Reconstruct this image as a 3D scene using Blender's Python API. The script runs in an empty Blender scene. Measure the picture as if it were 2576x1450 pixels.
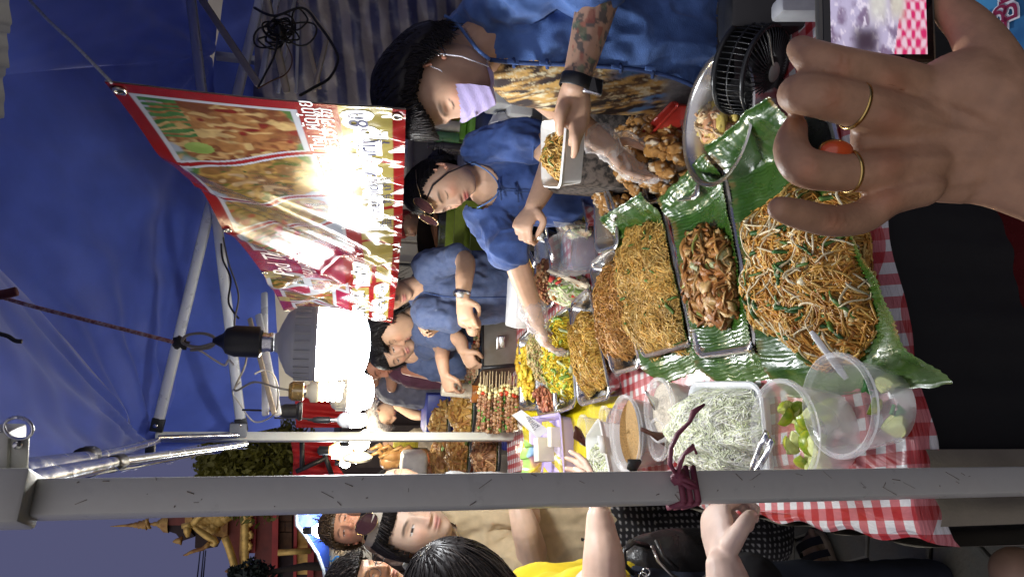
import bpy, bmesh, math, random
import numpy as np
from mathutils import Vector, Matrix

# ------------------------------------------------------------------ camera, world, light
SC = bpy.context.scene
COL = SC.collection
F, PITCH, ROLL, CAMZ = 1786.0, math.radians(14), math.radians(3), 1.6
FWD = Vector((0, math.cos(PITCH), -math.sin(PITCH)))
UP0 = Vector((0, math.sin(PITCH), math.cos(PITCH)))
RT0 = Vector((1, 0, 0))
RT = RT0 * math.cos(ROLL) + UP0 * math.sin(ROLL)
UPV = UP0 * math.cos(ROLL) - RT0 * math.sin(ROLL)
CAM = Vector((0, 0, CAMZ))
cam_data = bpy.data.cameras.new('camera')
cam = bpy.data.objects.new('camera', cam_data)
COL.objects.link(cam)
# the phone was held upright but the picture lies on its side: world up points to the picture's left
cam.matrix_world = Matrix(((-UPV.x, RT.x, -FWD.x, 0), (-UPV.y, RT.y, -FWD.y, 0), (-UPV.z, RT.z, -FWD.z, CAMZ), (0, 0, 0, 1)))
cam_data.sensor_width = 36
cam_data.lens = 36 * F / 2576
cam_data.clip_start = 0.02
cam_data.clip_end = 400
SC.camera = cam

world = bpy.data.worlds.new('World')
SC.world = world
world.use_nodes = True
nt = world.node_tree
bg = nt.nodes['Background']
sky = nt.nodes.new('ShaderNodeTexSky')
sky.sky_type = 'NISHITA'
sky.sun_disc = False
sky.sun_elevation = math.radians(-2.5)
sky.sun_rotation = math.radians(200)
sky.ozone_density = 4.0
hsv = nt.nodes.new('ShaderNodeMixRGB')
hsv.blend_type = 'MIX'
hsv.inputs[0].default_value = 0.75
hsv.inputs[2].default_value = (0.52, 0.54, 1.05, 1)
nt.links.new(sky.outputs[0], hsv.inputs[1])
nt.links.new(hsv.outputs[0], bg.inputs[0])
bg.inputs[1].default_value = 0.085
SC.view_settings.view_transform = 'Standard'
SC.view_settings.look = 'None'
SC.view_settings.exposure = 1.35
SC.view_settings.gamma = 1.0
# soft fill added behind the camera as afterglow, standing in for unseen stall lamps
fill_sun_data = bpy.data.lights.new('fill_sun', 'SUN')
fill_sun_data.energy = 0.42
fill_sun_data.angle = math.radians(110)
fill_sun_data.color = (1.0, .93, .88)
fill_sun = bpy.data.objects.new('fill_sun', fill_sun_data)
COL.objects.link(fill_sun)
fill_sun.rotation_euler = (math.radians(72), 0, math.radians(-20))
SC.cycles.use_denoising = True
SC.cycles.max_bounces = 8
SC.cycles.transparent_max_bounces = 12
SC.cycles.caustics_reflective = False
SC.cycles.caustics_refractive = False
SC.cycles.sample_clamp_indirect = 6.0
SC.cycles.blur_glossy = 0.5

# ------------------------------------------------------------------ placing helpers
def ray(x, y):
    return FWD + RT * ((725 - y) / F) - UPV * ((x - 1288) / F)
def at(x, y, Y):
    """point seen at (x, y) of the 2576x1450 photograph at Y metres in front of the camera"""
    d = ray(x, y)
    return CAM + d * (Y / d.y)
def onz(x, y, z):
    d = ray(x, y)
    return CAM + d * ((z - CAMZ) / d.z)
def pxm(px, Y):
    """metres that px photograph pixels cover at distance Y"""
    return px * Y * 1.03 / F
V = Vector
RNG = random.Random(7)

# ------------------------------------------------------------------ materials
MATS = {}
def mat(name, color=(.5, .5, .5), rough=.6, metal=0.0, var=.12, scale=30.0, bump=0.0, bscale=120.0, trans=0.0, emit=None, estr=0.0,
        attr=None, alpha=1.0, spec=.5, sheen=0.0, sss=0.0, color2=None, coat=0.0, ior=1.45, stretch=None, translucent=0.0):
    if name in MATS:
        return MATS[name]
    m = bpy.data.materials.new(name)
    m.use_nodes = True
    t = m.node_tree
    b = t.nodes['Principled BSDF']
    N, L = t.nodes.new, t.links.new
    b.inputs['Roughness'].default_value = rough
    b.inputs['Metallic'].default_value = metal
    b.inputs['Specular IOR Level'].default_value = spec
    b.inputs['IOR'].default_value = ior
    b.inputs['Transmission Weight'].default_value = trans
    b.inputs['Coat Weight'].default_value = coat
    b.inputs['Coat Roughness'].default_value = .15
    b.inputs['Sheen Weight'].default_value = sheen
    if sss:
        b.inputs['Subsurface Weight'].default_value = sss
        b.inputs['Subsurface Radius'].default_value = (.012, .005, .003)
        b.inputs['Subsurface Scale'].default_value = .6
    b.inputs['Alpha'].default_value = alpha
    co = N('ShaderNodeTexCoord')
    vec = co.outputs['Object']
    if stretch:
        mp = N('ShaderNodeMapping')
        mp.inputs['Scale'].default_value = stretch
        L(vec, mp.inputs[0])
        vec = mp.outputs[0]
    if attr:
        a = N('ShaderNodeAttribute')
        a.attribute_name = attr
        csrc = a.outputs['Color']
    else:
        rgb = N('ShaderNodeRGB')
        rgb.outputs[0].default_value = (*color, 1)
        csrc = rgb.outputs[0]
    if var:
        no = N('ShaderNodeTexNoise')
        no.inputs['Scale'].default_value = scale
        no.inputs['Detail'].default_value = 5
        L(vec, no.inputs['Vector'])
        if color2:
            mx = N('ShaderNodeMixRGB')
            cr = N('ShaderNodeValToRGB')
            cr.color_ramp.elements[0].position = .42
            cr.color_ramp.elements[1].position = .62
            L(no.outputs[0], cr.inputs[0])
            L(cr.outputs[0], mx.inputs[0])
            L(csrc, mx.inputs[1])
            mx.inputs[2].default_value = (*color2, 1)
            csrc = mx.outputs[0]
        mr = N('ShaderNodeMapRange')
        mr.inputs[1].default_value = .3
        mr.inputs[2].default_value = .7
        mr.inputs[3].default_value = 1 - var
        mr.inputs[4].default_value = 1 + var
        L(no.outputs[0], mr.inputs[0])
        vm = N('ShaderNodeVectorMath')
        vm.operation = 'SCALE'
        L(csrc, vm.inputs[0])
        L(mr.outputs[0], vm.inputs['Scale'])
        csrc = vm.outputs[0]
        mr2 = N('ShaderNodeMapRange')
        mr2.inputs[1].default_value = .3
        mr2.inputs[2].default_value = .7
        mr2.inputs[3].default_value = max(.02, rough - .08)
        mr2.inputs[4].default_value = min(1, rough + .1)
        L(no.outputs[0], mr2.inputs[0])
        L(mr2.outputs[0], b.inputs['Roughness'])
    L(csrc, b.inputs['Base Color'])
    if bump:
        n2 = N('ShaderNodeTexNoise')
        n2.inputs['Scale'].default_value = bscale
        n2.inputs['Detail'].default_value = 3
        L(vec, n2.inputs['Vector'])
        bp = N('ShaderNodeBump')
        bp.inputs['Strength'].default_value = bump
        bp.inputs['Distance'].default_value = .003
        L(n2.outputs[0], bp.inputs['Height'])
        L(bp.outputs[0], b.inputs['Normal'])
    if emit:
        b.inputs['Emission Color'].default_value = (*emit, 1)
        b.inputs['Emission Strength'].default_value = estr
    elif estr:
        L(csrc, b.inputs['Emission Color'])
        b.inputs['Emission Strength'].default_value = estr
    if translucent:
        tr = N('ShaderNodeBsdfTranslucent')
        L(csrc, tr.inputs[0])
        ms = N('ShaderNodeMixShader')
        ms.inputs[0].default_value = translucent
        L(b.outputs[0], ms.inputs[1])
        L(tr.outputs[0], ms.inputs[2])
        L(ms.outputs[0], t.nodes['Material Output'].inputs[0])
    MATS[name] = m
    return m

def clear_plastic(name, tint=(.95, .95, .95), opacity=.15, rough=.12):
    """thin clear plastic: mostly see-through with a milky, glossy share"""
    if name in MATS:
        return MATS[name]
    m = bpy.data.materials.new(name)
    m.use_nodes = True
    t = m.node_tree
    b = t.nodes['Principled BSDF']
    b.inputs['Base Color'].default_value = (*tint, 1)
    b.inputs['Roughness'].default_value = rough
    tr = t.nodes.new('ShaderNodeBsdfTransparent')
    tr.inputs[0].default_value = (.97, .97, .97, 1)
    fr = t.nodes.new('ShaderNodeLayerWeight')
    fr.inputs[0].default_value = .35
    mr = t.nodes.new('ShaderNodeMapRange')
    mr.inputs[3].default_value = opacity
    mr.inputs[4].default_value = min(1, opacity + .45)
    no = t.nodes.new('ShaderNodeTexNoise')
    no.inputs['Scale'].default_value = 25
    co = t.nodes.new('ShaderNodeTexCoord')
    t.links.new(co.outputs['Object'], no.inputs['Vector'])
    bp = t.nodes.new('ShaderNodeBump')
    bp.inputs['Strength'].default_value = .15
    bp.inputs['Distance'].default_value = .01
    t.links.new(no.outputs[0], bp.inputs['Height'])
    t.links.new(bp.outputs[0], b.inputs['Normal'])
    t.links.new(fr.outputs['Facing'], mr.inputs[0])
    ms = t.nodes.new('ShaderNodeMixShader')
    t.links.new(mr.outputs[0], ms.inputs[0])
    t.links.new(tr.outputs[0], ms.inputs[1])
    t.links.new(b.outputs[0], ms.inputs[2])
    t.links.new(ms.outputs[0], t.nodes['Material Output'].inputs[0])
    MATS[name] = m
    return m

# ------------------------------------------------------------------ objects
def tag(o, label=None, cat=None, group=None, kind=None):
    if label: o['label'] = label
    if cat: o['category'] = cat
    if group: o['group'] = group
    if kind: o['kind'] = kind
    return o
def empty(name, loc, label=None, cat=None, group=None, kind=None):
    o = bpy.data.objects.new(name, None)
    o.empty_display_size = .05
    COL.objects.link(o)
    o.location = loc
    return tag(o, label, cat, group, kind)
def link(name, me, material=None, parent=None, smooth=True):
    o = bpy.data.objects.new(name, me)
    COL.objects.link(o)
    if material is not None and not me.materials:
        for m in (material if isinstance(material, (list, tuple)) else [material]):
            me.materials.append(m)
    if parent is not None:
        o.parent = parent
        o.matrix_parent_inverse = Matrix.Translation(-parent.location) if parent.parent is None else Matrix.Identity(4)
        if parent.parent is not None:
            o.matrix_parent_inverse = Matrix.Identity(4)
    if smooth and len(me.polygons):
        me.polygons.foreach_set('use_smooth', [True] * len(me.polygons))
    return o

class MB:
    """collects faces; vertices in world metres"""
    def __init__(s):
        s.v, s.f, s.c, s.mi = [], [], [], []
        s.cur, s.m = None, 0
    def add(s, vs, fs):
        b = len(s.v)
        s.v.extend([tuple(p) for p in vs])
        s.f.extend([tuple(b + i for i in f) for f in fs])
        s.mi.extend([s.m] * len(fs))
        if s.cur is not None:
            s.c.extend([(*s.cur, 1)] * len(vs))
        return b
    def box(s, c, sx, sy, sz, ax=None, bev=0.0):
        c = V(c)
        X, Yv, Z = ax if ax else (V((1, 0, 0)), V((0, 1, 0)), V((0, 0, 1)))
        if bev <= 0:
            vs = [c + X * (i * sx / 2) + Yv * (j * sy / 2) + Z * (k * sz / 2) for i in (-1, 1) for j in (-1, 1) for k in (-1, 1)]
            s.add(vs, [(0, 1, 3, 2), (4, 6, 7, 5), (0, 4, 5, 1), (2, 3, 7, 6), (0, 2, 6, 4), (1, 5, 7, 3)])
        else:
            bm = bmesh.new()
            bmesh.ops.create_cube(bm, size=1)
            for v in bm.verts:
                v.co = V((v.co.x * sx, v.co.y * sy, v.co.z * sz))
            bmesh.ops.bevel(bm, geom=bm.edges[:], offset=bev, segments=2, affect='EDGES', profile=.5)
            bm.verts.index_update()
            s.add([c + X * v.co.x + Yv * v.co.y + Z * v.co.z for v in bm.verts], [[v.index for v in f.verts] for f in bm.faces])
            bm.free()
        return s
    def tube(s, pts, r, n=8, cap=True, ell=None):
        """tube through pts; r a number or a list; ell = (side_vector, ratio) flattens it"""
        pts = [V(p) for p in pts]
        rs = r if isinstance(r, (list, tuple)) else [r] * len(pts)
        rings = []
        prev = None
        for i, p in enumerate(pts):
            d = (pts[min(i + 1, len(pts) - 1)] - pts[max(i - 1, 0)])
            if d.length < 1e-9: d = V((0, 0, 1))
            d.normalize()
            if ell is not None:
                a = V(ell[0]); a = (a - d * a.dot(d))
                if a.length < 1e-6: a = d.orthogonal()
                a.normalize()
            elif prev is None:
                a = d.orthogonal().normalized()
            else:
                a = prev - d * prev.dot(d)
                if a.length < 1e-6: a = d.orthogonal()
                a.normalize()
            prev = a
            b = d.cross(a)
            q = ell[1] if ell is not None else 1
            rings.append([p + a * (rs[i] * math.cos(2 * math.pi * k / n)) + b * (rs[i] * q * math.sin(2 * math.pi * k / n)) for k in range(n)])
        vs = [v for rg in rings for v in rg]
        fs = [(i * n + k, i * n + (k + 1) % n, (i + 1) * n + (k + 1) % n, (i + 1) * n + k) for i in range(len(pts) - 1) for k in range(n)]
        if cap:
            fs += [tuple(range(n))[::-1], tuple((len(pts) - 1) * n + k for k in range(n))]
        s.add(vs, fs)
        return s
    def lathe(s, c, prof, n=28, ax=None, a0=0.0, a1=2 * math.pi, sx=1.0, sy=1.0):
        """profile [(radius, height)] turned about the Z of ax"""
        c = V(c)
        X, Yv, Z = ax if ax else (V((1, 0, 0)), V((0, 1, 0)), V((0, 0, 1)))
        full = abs(a1 - a0 - 2 * math.pi) < 1e-6
        m = n if full else n + 1
        vs = [c + X * (r * sx * math.cos(a0 + (a1 - a0) * k / n)) + Yv * (r * sy * math.sin(a0 + (a1 - a0) * k / n)) + Z * h for r, h in prof for k in range(m)]
        fs = []
        for i in range(len(prof) - 1):
            for k in range(n):
                k2 = (k + 1) % m if full else k + 1
                fs.append((i * m + k, i * m + k2, (i + 1) * m + k2, (i + 1) * m + k))
        s.add(vs, fs)
        return s
    def grid(s, fn, nu, nv):
        vs = [fn(i / (nu - 1), j / (nv - 1)) for i in range(nu) for j in range(nv)]
        fs = [(i * nv + j, (i + 1) * nv + j, (i + 1) * nv + j + 1, i * nv + j + 1) for i in range(nu - 1) for j in range(nv - 1)]
        s.add(vs, fs)
        return s
    def ball(s, c, r, n=10, sc=(1, 1, 1), ax=None, jit=0.0, rng=None):
        prof = [(math.sin(math.pi * i / n) * 1.0, -math.cos(math.pi * i / n)) for i in range(n + 1)]
        c = V(c)
        X, Yv, Z = ax if ax else (V((1, 0, 0)), V((0, 1, 0)), V((0, 0, 1)))
        m = n + 4
        vs, fs = [], []
        for i, (a, h) in enumerate(prof):
            for k in range(m):
                q = 1 + (rng.uniform(-jit, jit) if rng and 0 < i < n else 0)
                t = 2 * math.pi * k / m
                vs.append(c + (X * (a * math.cos(t) * sc[0]) + Yv * (a * math.sin(t) * sc[1]) + Z * (h * sc[2])) * (r * q))
        for i in range(n):
            for k in range(m):
                fs.append((i * m + k, i * m + (k + 1) % m, (i + 1) * m + (k + 1) % m, (i + 1) * m + k))
        s.add(vs, fs)
        return s
    def prism(s, poly, ext):
        """flat polygon (3-D points) pushed along ext"""
        n = len(poly)
        vs = [V(p) for p in poly] + [V(p) + V(ext) for p in poly]
        s.add(vs, [tuple(range(n)), tuple(range(2 * n - 1, n - 1, -1))] + [(i, (i + 1) % n, n + (i + 1) % n, n + i) for i in range(n)])
        return s
    def mesh(s, name='mesh'):
        me = bpy.data.meshes.new(name)
        me.from_pydata(s.v, [], s.f)
        if s.c and len(s.c) == len(s.v):
            a = me.color_attributes.new('Col', 'FLOAT_COLOR', 'POINT')
            a.data.foreach_set('color', np.array(s.c, dtype=np.float32).ravel())
        if any(s.mi):
            me.polygons.foreach_set('material_index', s.mi)
        me.update()
        return me
    def build(s, name, material, parent=None, smooth=True, fix=True):
        me = s.mesh(name)
        if fix:
            bm = bmesh.new(); bm.from_mesh(me)
            bmesh.ops.remove_doubles(bm, verts=bm.verts, dist=1e-6)
            bmesh.ops.recalc_face_normals(bm, faces=bm.faces)
            bm.to_mesh(me); bm.free()
        o = link(name, me, material, parent, smooth)
        return o

def sharp(o, ang=35):
    """smooth shading with hard edges above ang degrees"""
    me = o.data
    me.set_sharp_from_angle(angle=math.radians(ang))
    return o

def np_mesh(name, verts, faces, colors=None):
    """verts (n,3), faces (m,k) arrays"""
    me = bpy.data.meshes.new(name)
    verts = np.ascontiguousarray(verts, dtype=np.float32)
    faces = np.ascontiguousarray(faces, dtype=np.int32)
    m, k = faces.shape
    me.vertices.add(len(verts)); me.vertices.foreach_set('co', verts.ravel())
    me.loops.add(m * k); me.loops.foreach_set('vertex_index', faces.ravel())
    me.polygons.add(m)
    me.polygons.foreach_set('loop_start', np.arange(0, m * k, k, dtype=np.int32))
    me.polygons.foreach_set('loop_total', np.full(m, k, dtype=np.int32))
    if colors is not None:
        a = me.color_attributes.new('Col', 'FLOAT_COLOR', 'POINT')
        c = np.ones((len(verts), 4), dtype=np.float32); c[:, :3] = colors
        a.data.foreach_set('color', c.ravel())
    me.update(calc_edges=True)
    me.validate()
    return me

# smooth value noise on arrays
_perm = np.random.RandomState(3).rand(64, 64, 64).astype(np.float32)
def vnoise(p, scale=1.0, seed=0):
    q = np.asarray(p, dtype=np.float64) * scale + seed * 17.31
    i = np.floor(q).astype(int); f = q - i; f = f * f * (3 - 2 * f)
    r = 0
    for dx in (0, 1):
        for dy in (0, 1):
            for dz in (0, 1):
                w = (f[..., 0] if dx else 1 - f[..., 0]) * (f[..., 1] if dy else 1 - f[..., 1]) * (f[..., 2] if dz else 1 - f[..., 2])
                r = r + w * _perm[(i[..., 0] + dx) % 64, (i[..., 1] + dy) % 64, (i[..., 2] + dz) % 64]
    return r
def fbm(p, scale=1.0, seed=0, octv=4):
    r, a, t = 0, 1.0, 0
    for o in range(octv):
        r = r + a * vnoise(p, scale * 2 ** o, seed + o); t += a; a *= .5
    return r / t
def mixc(c1, c2, t):
    t = np.clip(t, 0, 1)[..., None]
    return np.asarray(c1) * (1 - t) + np.asarray(c2) * t
def sstep(a, b, x):
    t = np.clip((x - a) / (b - a), 0, 1)
    return t * t * (3 - 2 * t)
def text_mesh(body, size=1.0, shear=0.0, bold=0.0, align='CENTER'):
    """flat lettering as a mesh in its own XY plane"""
    cu = bpy.data.curves.new('lettering', 'FONT')
    cu.body = body; cu.size = size; cu.shear = shear; cu.offset = bold
    cu.align_x = align; cu.align_y = 'CENTER'; cu.resolution_u = 3
    o = bpy.data.objects.new('lettering', cu)
    COL.objects.link(o)
    dg = bpy.context.evaluated_depsgraph_get()
    me = bpy.data.meshes.new_from_object(o.evaluated_get(dg))
    bpy.data.objects.remove(o); bpy.data.curves.remove(cu)
    return me
def copy_tree(o, parent=None):
    c = o.copy(); COL.objects.link(c); c.parent = parent
    for ch in list(o.children): copy_tree(ch, c)
    return c
# ------------------------------------------------------------------ ground
TZ = 0.75          # table top
M_ground = mat('ground_paving', (.045, .042, .036), .75, var=.35, scale=6, bump=.4, bscale=60)
g = MB(); g.grid(lambda u, v: V((-150 + 300 * u, -120 + 300 * v, -.014)), 2, 2)
ground = tag(g.build('ground', M_ground, smooth=False), kind='structure', label='dark paved ground of the market street')
M_paver = mat('paver_concrete', (.20, .19, .145), .7, var=.3, scale=14, bump=.5, bscale=90, color2=(.13, .135, .11))
hexm = MB()
R_ = .132
ring = lambda r, z: [V((r * math.cos(math.pi / 3 * k), r * math.sin(math.pi / 3 * k) * 1.0, z)) for k in range(6)]
a, b, c = ring(R_ - .006, -.012), ring(R_ - .006, -.004), ring(R_ - .012, 0)
hexm.add(a + b + c, [(i, (i + 1) % 6, 6 + (i + 1) % 6, 6 + i) for i in range(6)] + [(6 + i, 6 + (i + 1) % 6, 12 + (i + 1) % 6, 12 + i) for i in range(6)] + [tuple(range(12, 18))])
hex_me = hexm.mesh('paver'); hex_me.materials.append(M_paver)
k = 0
for i in range(-12, 6):
    for j in range(0, 18):
        x = i * R_ * 1.5 - .1; y = .9 + (j + (.5 if i % 2 else 0)) * R_ * math.sqrt(3)
        if not (-1.9 < x < .1): continue
        o = bpy.data.objects.new('paver', hex_me); COL.objects.link(o); o.parent = ground
        o.location = (x, y, RNG.uniform(-.002, .002)); o.rotation_euler = (RNG.uniform(-.012, .012), RNG.uniform(-.012, .012), 0)
        k += 1

# ------------------------------------------------------------------ market canopy over the stall
M_fabric = mat('canopy_blue_cloth', (.085, .14, .54), .5, var=.10, scale=9, bump=.25, bscale=300, spec=.6, sheen=.6, translucent=.3)
M_white_metal = mat('painted_white_metal', (.60, .60, .53), .34, var=.10, scale=25, bump=.06, bscale=200, color2=(.53, .525, .46), spec=.5)
M_tube = mat('grey_enamelled_tube', (.66, .67, .67), .32, metal=.2, var=.03, scale=18)
M_chrome = mat('chrome_tube', (.62, .62, .62), .2, metal=.9, var=.05, scale=18)
M_black = mat('black_plastic', (.012, .012, .013), .4, var=.1)
M_steel = mat('steel_fitting', (.6, .6, .6), .25, metal=1, var=.05)
M_cream = mat('cream_valance', (.42, .41, .34), .8, var=.1, scale=20, bump=.3, bscale=250)

NLb = at(1288, 1234, .8); NLx = V((NLb.x, NLb.y, 0))
FLt = at(392, 1098, 3.25)
LEGTOP = FLt.z
FLb = V((FLt.x, FLt.y, 0))
mid = at(540, 560, 3.72)
SPAN = V((mid.x - FLt.x, mid.y - FLt.y, 0)) * 2
BRb = FLb + SPAN
NRb = V((NLx.x, NLx.y, 0)) + SPAN
canopy = empty('market_canopy', NLx, 'blue cloth pop-up canopy with white metal legs over the noodle stall', 'canopy')
UZ = V((0, 0, 1))
sd = (SPAN.normalized()); fd = (FLb - NLx).normalized()
def pole(p0, p1, w, name='leg', m=M_white_metal):
    d = (V(p1) - V(p0)); L = d.length; d.normalize()
    x = sd - d * sd.dot(d); x.normalize(); y = d.cross(x)
    mb = MB(); mb.box((V(p0) + V(p1)) / 2, w, w, L, ax=(x, y, d), bev=w * .12)
    return sharp(mb.build(name, m, canopy), 30)
pole(NLx, NLx + UZ * (LEGTOP + .06), .0365)
for k_ in range(46):
    zz = at(RNG.uniform(100, 2500), 1240, .78).z; ln_ = RNG.uniform(.003, .022); oo = RNG.uniform(-.015, .015)
    p_ = V((NLx.x, NLx.y, zz)) + sd * oo + UZ.cross(sd) * (-.0185 if UZ.cross(sd).y > 0 else .0185); mb = MB(); mb.tube([p_, p_ + UZ * ln_ * RNG.uniform(-1, 1) + sd * ln_ * RNG.uniform(-.6, .6)], RNG.uniform(.0002, .0006), 5); mb.build('scuff_mark', mat('scuff_grey', (.22, .19, .15), .8), canopy)
# far legs are the same make; the white one shows between the bulbs and the red tent
pole(FLb, V((FLt.x, FLt.y, LEGTOP)), .038)
pole(BRb, BRb + UZ * LEGTOP, .038)
def rod(p0, p1, r, name='truss_tube', m=M_tube, par=canopy, n=12):
    mb = MB(); mb.tube([p0, p1], r, n)
    return sharp(mb.build(name, m, par), 50)
# side scissors: near slider -> far top, and its partner
sl = at(30, 1193, .85)
j1 = at(225, 1152, 1.7); j2 = at(398, 1108, 3.1)
rod(sl, j1, .0165, m=M_chrome); rod(j1 - (j2 - j1) * .03, j2, .0125, m=M_chrome)
k1 = at(60, 1212, .85); k2 = at(284, 1163, 1.75); k3 = at(618, 1115, 3.2)
rod(k1, k2, .0135, m=M_chrome); rod(k2, k3, .0125, m=M_chrome)
mb = MB(); mb.tube([at(275, 1168, 1.74), at(305, 1160, 1.80)], .0185, 12); mb.build('collar', M_black, canopy)
mb = MB(); mb.tube([at(205, 1149, 1.62), at(232, 1143, 1.76)], .0195, 12); mb.build('collar', M_black, canopy)
mb = MB(); mb.box(at(220, 1131, 1.7), .012, .03, .02, bev=.002); mb.build('clamp', M_black, canopy)
rod(at(398, 1100, 3.1), at(600, 1094, 3.22), .0115, m=M_chrome)
mb = MB(); mb.box(at(378, 1128, 3.1), .05, .03, .035, bev=.004); mb.build('collar', M_black, canopy)
# cross scissors between the far legs (A falls to the right, B climbs to the right)
def flat_tube(p0, p1, w, t, name='truss_tube', m=M_tube):
    d = (V(p1) - V(p0)); L = d.length; d.normalize()
    x = FWD - d * FWD.dot(d); x.normalize(); y = d.cross(x)
    mb = MB(); mb.box((V(p0) + V(p1)) / 2, t, w, L, ax=(x, y, d), bev=w * .3)
    return sharp(mb.build(name, m, canopy), 40)
fa0, fa1 = at(398, 1062, 3.22), at(664, -40, 3.45)
flat_tube(fa0, fa1, .046, .022)
fb0, fb1 = at(606, 1062, 3.24), at(476, -40, 3.35)
flat_tube(fb0, fb1, .044, .022)
for q, dq in ((fa0, 1), (fb0, 1)):
    dd = ((fa1 - fa0) if q is fa0 else (fb1 - fb0)).normalized()
    mb = MB(); x = V((0, 0, 1)); x = (x - dd * x.dot(dd)).normalized()
    mb.box(q - dd * .01, .026, .05, .055, ax=(dd.cross(x), x, dd), bev=.003); sharp(mb.build('end_cap', M_black, canopy))
    mb = MB(); mb.tube([q - dd * .01 - FWD * .016, q - dd * .01 - FWD * .024], .009, 10); mb.build('bolt', M_steel, canopy)
mb = MB(); mb.box(at(600, 1080, 3.24), .06, .05, .07, bev=.006); sharp(mb.build('slider', mat('slider_grey', (.2, .21, .23), .5), canopy))
# bracket of the near leg with its pull ring
mb = MB(); mb.box(at(8, 1150, .83), .062, .045, .025, bev=.003); sharp(mb.build('slider', M_white_metal, canopy))
mb = MB(); mb.box(at(43, 1150, .815), .041, .004, .02, bev=.001); sharp(mb.build('bracket_plate', M_white_metal, canopy))
mb = MB(); mb.tube([at(44, 1118, .81), at(44, 1118, .805)], .0045, 10); mb.build('bolt', M_steel, canopy)
mb = MB(); mb.box(at(18, 1255, .785), .051, .051, .045, ax=(sd, UZ.cross(sd), UZ), bev=.004); sharp(mb.build('slider', M_white_metal, canopy))
mb = MB(); mb.box(at(31, 1255, .79), .043, .046, .008, ax=(sd, UZ.cross(sd), UZ)); mb.build('slider_edge', M_black, canopy)
rc = at(46, 1076, .8)
mb = MB(); mb.tube([rc + RT * (.0175 * math.cos(t)) * .62 + UPV * (.0175 * math.sin(t)) * 1.05 + FWD * (.006 * math.sin(t)) for t in np.linspace(0, 2 * math.pi, 29)], .0017, 6); mb.build('pull_ring', M_steel, canopy)
# more scissors of the right-hand side and of the stall behind
for (a_, ya, b_, yb, w_, m_) in [((495, -20), 4.3, (652, 215), 4.0, .03, 0), ((655, 215), 4.25, (700, -20), 4.5, .03, 1), ((668, -15), 4.3, (722, 235), 4.4, .035, 0),
                           ((700, 235), 4.5, (745, -20), 4.6, .018, 1), ((745, 235), 4.6, (752, -20), 4.7, .016, 1), ((753, 0), 4.4, (828, 95), 4.3, .022, 0),
                           ((822, 100), 4.3, (790, 230), 4.25, .022, 0), ((775, 110), 4.5, (805, 225), 4.6, .02, 0),
                           ((650, 790), 3.9, (700, 1045), 3.5, .03, 1), ((665, 735), 4.0, (668, 1045), 3.6, .028, 1), ((628, 800), 3.8, (690, 1040), 3.4, .02, 0)]:
    m = M_tube if m_ else mat('warm_painted_tube', (.45, .38, .28), .35, metal=.2, var=.08)
    flat_tube(at(*a_, ya * .76), at(*b_, yb * .76), w_, w_ * .6, 'strut', m)

# roof cloth: four sagging slopes with creases running from the corners
OUT = .10
cx = (NLx + FLb + BRb + NRb) / 4
PEAK = V((cx.x, cx.y, LEGTOP + .75))
def eave(p):
    o = (V((p.x, p.y, 0)) - V((cx.x, cx.y, 0))).normalized()
    return V((p.x, p.y, LEGTOP + .02)) + o * OUT
EC = [eave(NLx), eave(FLb), eave(BRb), eave(NRb)]
def slope(p, q, nm='roof_cloth'):
    def fn(u, v):
        e = p.lerp(q, u); w = e.lerp(PEAK, v)
        sag = .06 * math.sin(math.pi * v) * (1 - .4 * abs(2 * u - 1)) + .05 * math.sin(math.pi * u) * (1 - v)
        cr = .010 * math.sin(26 * (u - .5) * (1 - .3 * v) + 3 * v) * (1 - v) + .006 * math.sin(61 * u + 9 * v) * (1 - v) ** 2 + .006 * math.sin(19 * v + 5 * u)
        tw = .022 * math.sin(15 * (math.atan2(v + .02, u + .05))) * math.exp(-3 * (u * u + v * v)) + .022 * math.sin(15 * (math.atan2(v + .02, 1.05 - u))) * math.exp(-3 * ((1 - u) ** 2 + v * v))
        return w - UZ * (sag + cr + tw)
    mb = MB(); mb.grid(fn, 70, 46)
    return mb.build(nm, M_fabric, canopy)
for i in range(4):
    slope(EC[i], EC[(i + 1) % 4])
# valances: left side (seen from inside), back wall and front strip
def strip(top, bot, name, m, amp=.01, freq=30, n=60, rows=8):
    top = [V(p) for p in top]; bot = [V(p) for p in bot]
    def lerp_list(L, u):
        f = u * (len(L) - 1); i = min(int(f), len(L) - 2)
        return L[i].lerp(L[i + 1], f - i)
    nrm = ((top[-1] - top[0]).cross(UZ)).normalized()
    def fn(u, v):
        return lerp_list(top, u).lerp(lerp_list(bot, u), v) + nrm * (amp * v * math.sin(freq * u + 2 * v) + amp * .5 * math.sin(freq * 2.7 * u))
    mb = MB(); mb.grid(fn, n, rows)
    return mb.build(name, m, canopy)
low = [at(x, y, Y) for x, y, Y in [(-60, 1235, .86), (60, 1216, 1.02), (150, 1206, 1.2), (220, 1194, 1.45), (300, 1180, 1.75), (380, 1166, 2.1), (470, 1148, 2.5), (560, 1131, 2.95), (625, 1124, 3.28)]]
strip([EC[0].lerp(EC[1], t) for t in np.linspace(0, 1, 9)], low, 'valance', M_fabric, .008, 40)
hem = MB(); hem.tube([p + UZ * (.004 * math.sin(i * 2.1)) - FWD * .004 for i, p in enumerate([low[0].lerp(low[1], .5)] + [low[i].lerp(low[i + 1], t) for i in range(1, 8) for t in (0, .5)])], .0022, 5); hem.build('hem', M_cream, canopy)
bk0 = [EC[1].lerp(EC[2], t) for t in np.linspace(0, 1.25, 8)]
strip(bk0, [at(706, 1075, 3.36), at(700, 900, 3.6), at(690, 700, 3.85), at(690, 500, 4.0), at(690, 250, 4.3), at(700, 0, 4.7), at(700, -120, 4.9)], 'back_panel', M_fabric, .02, 18)
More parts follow.
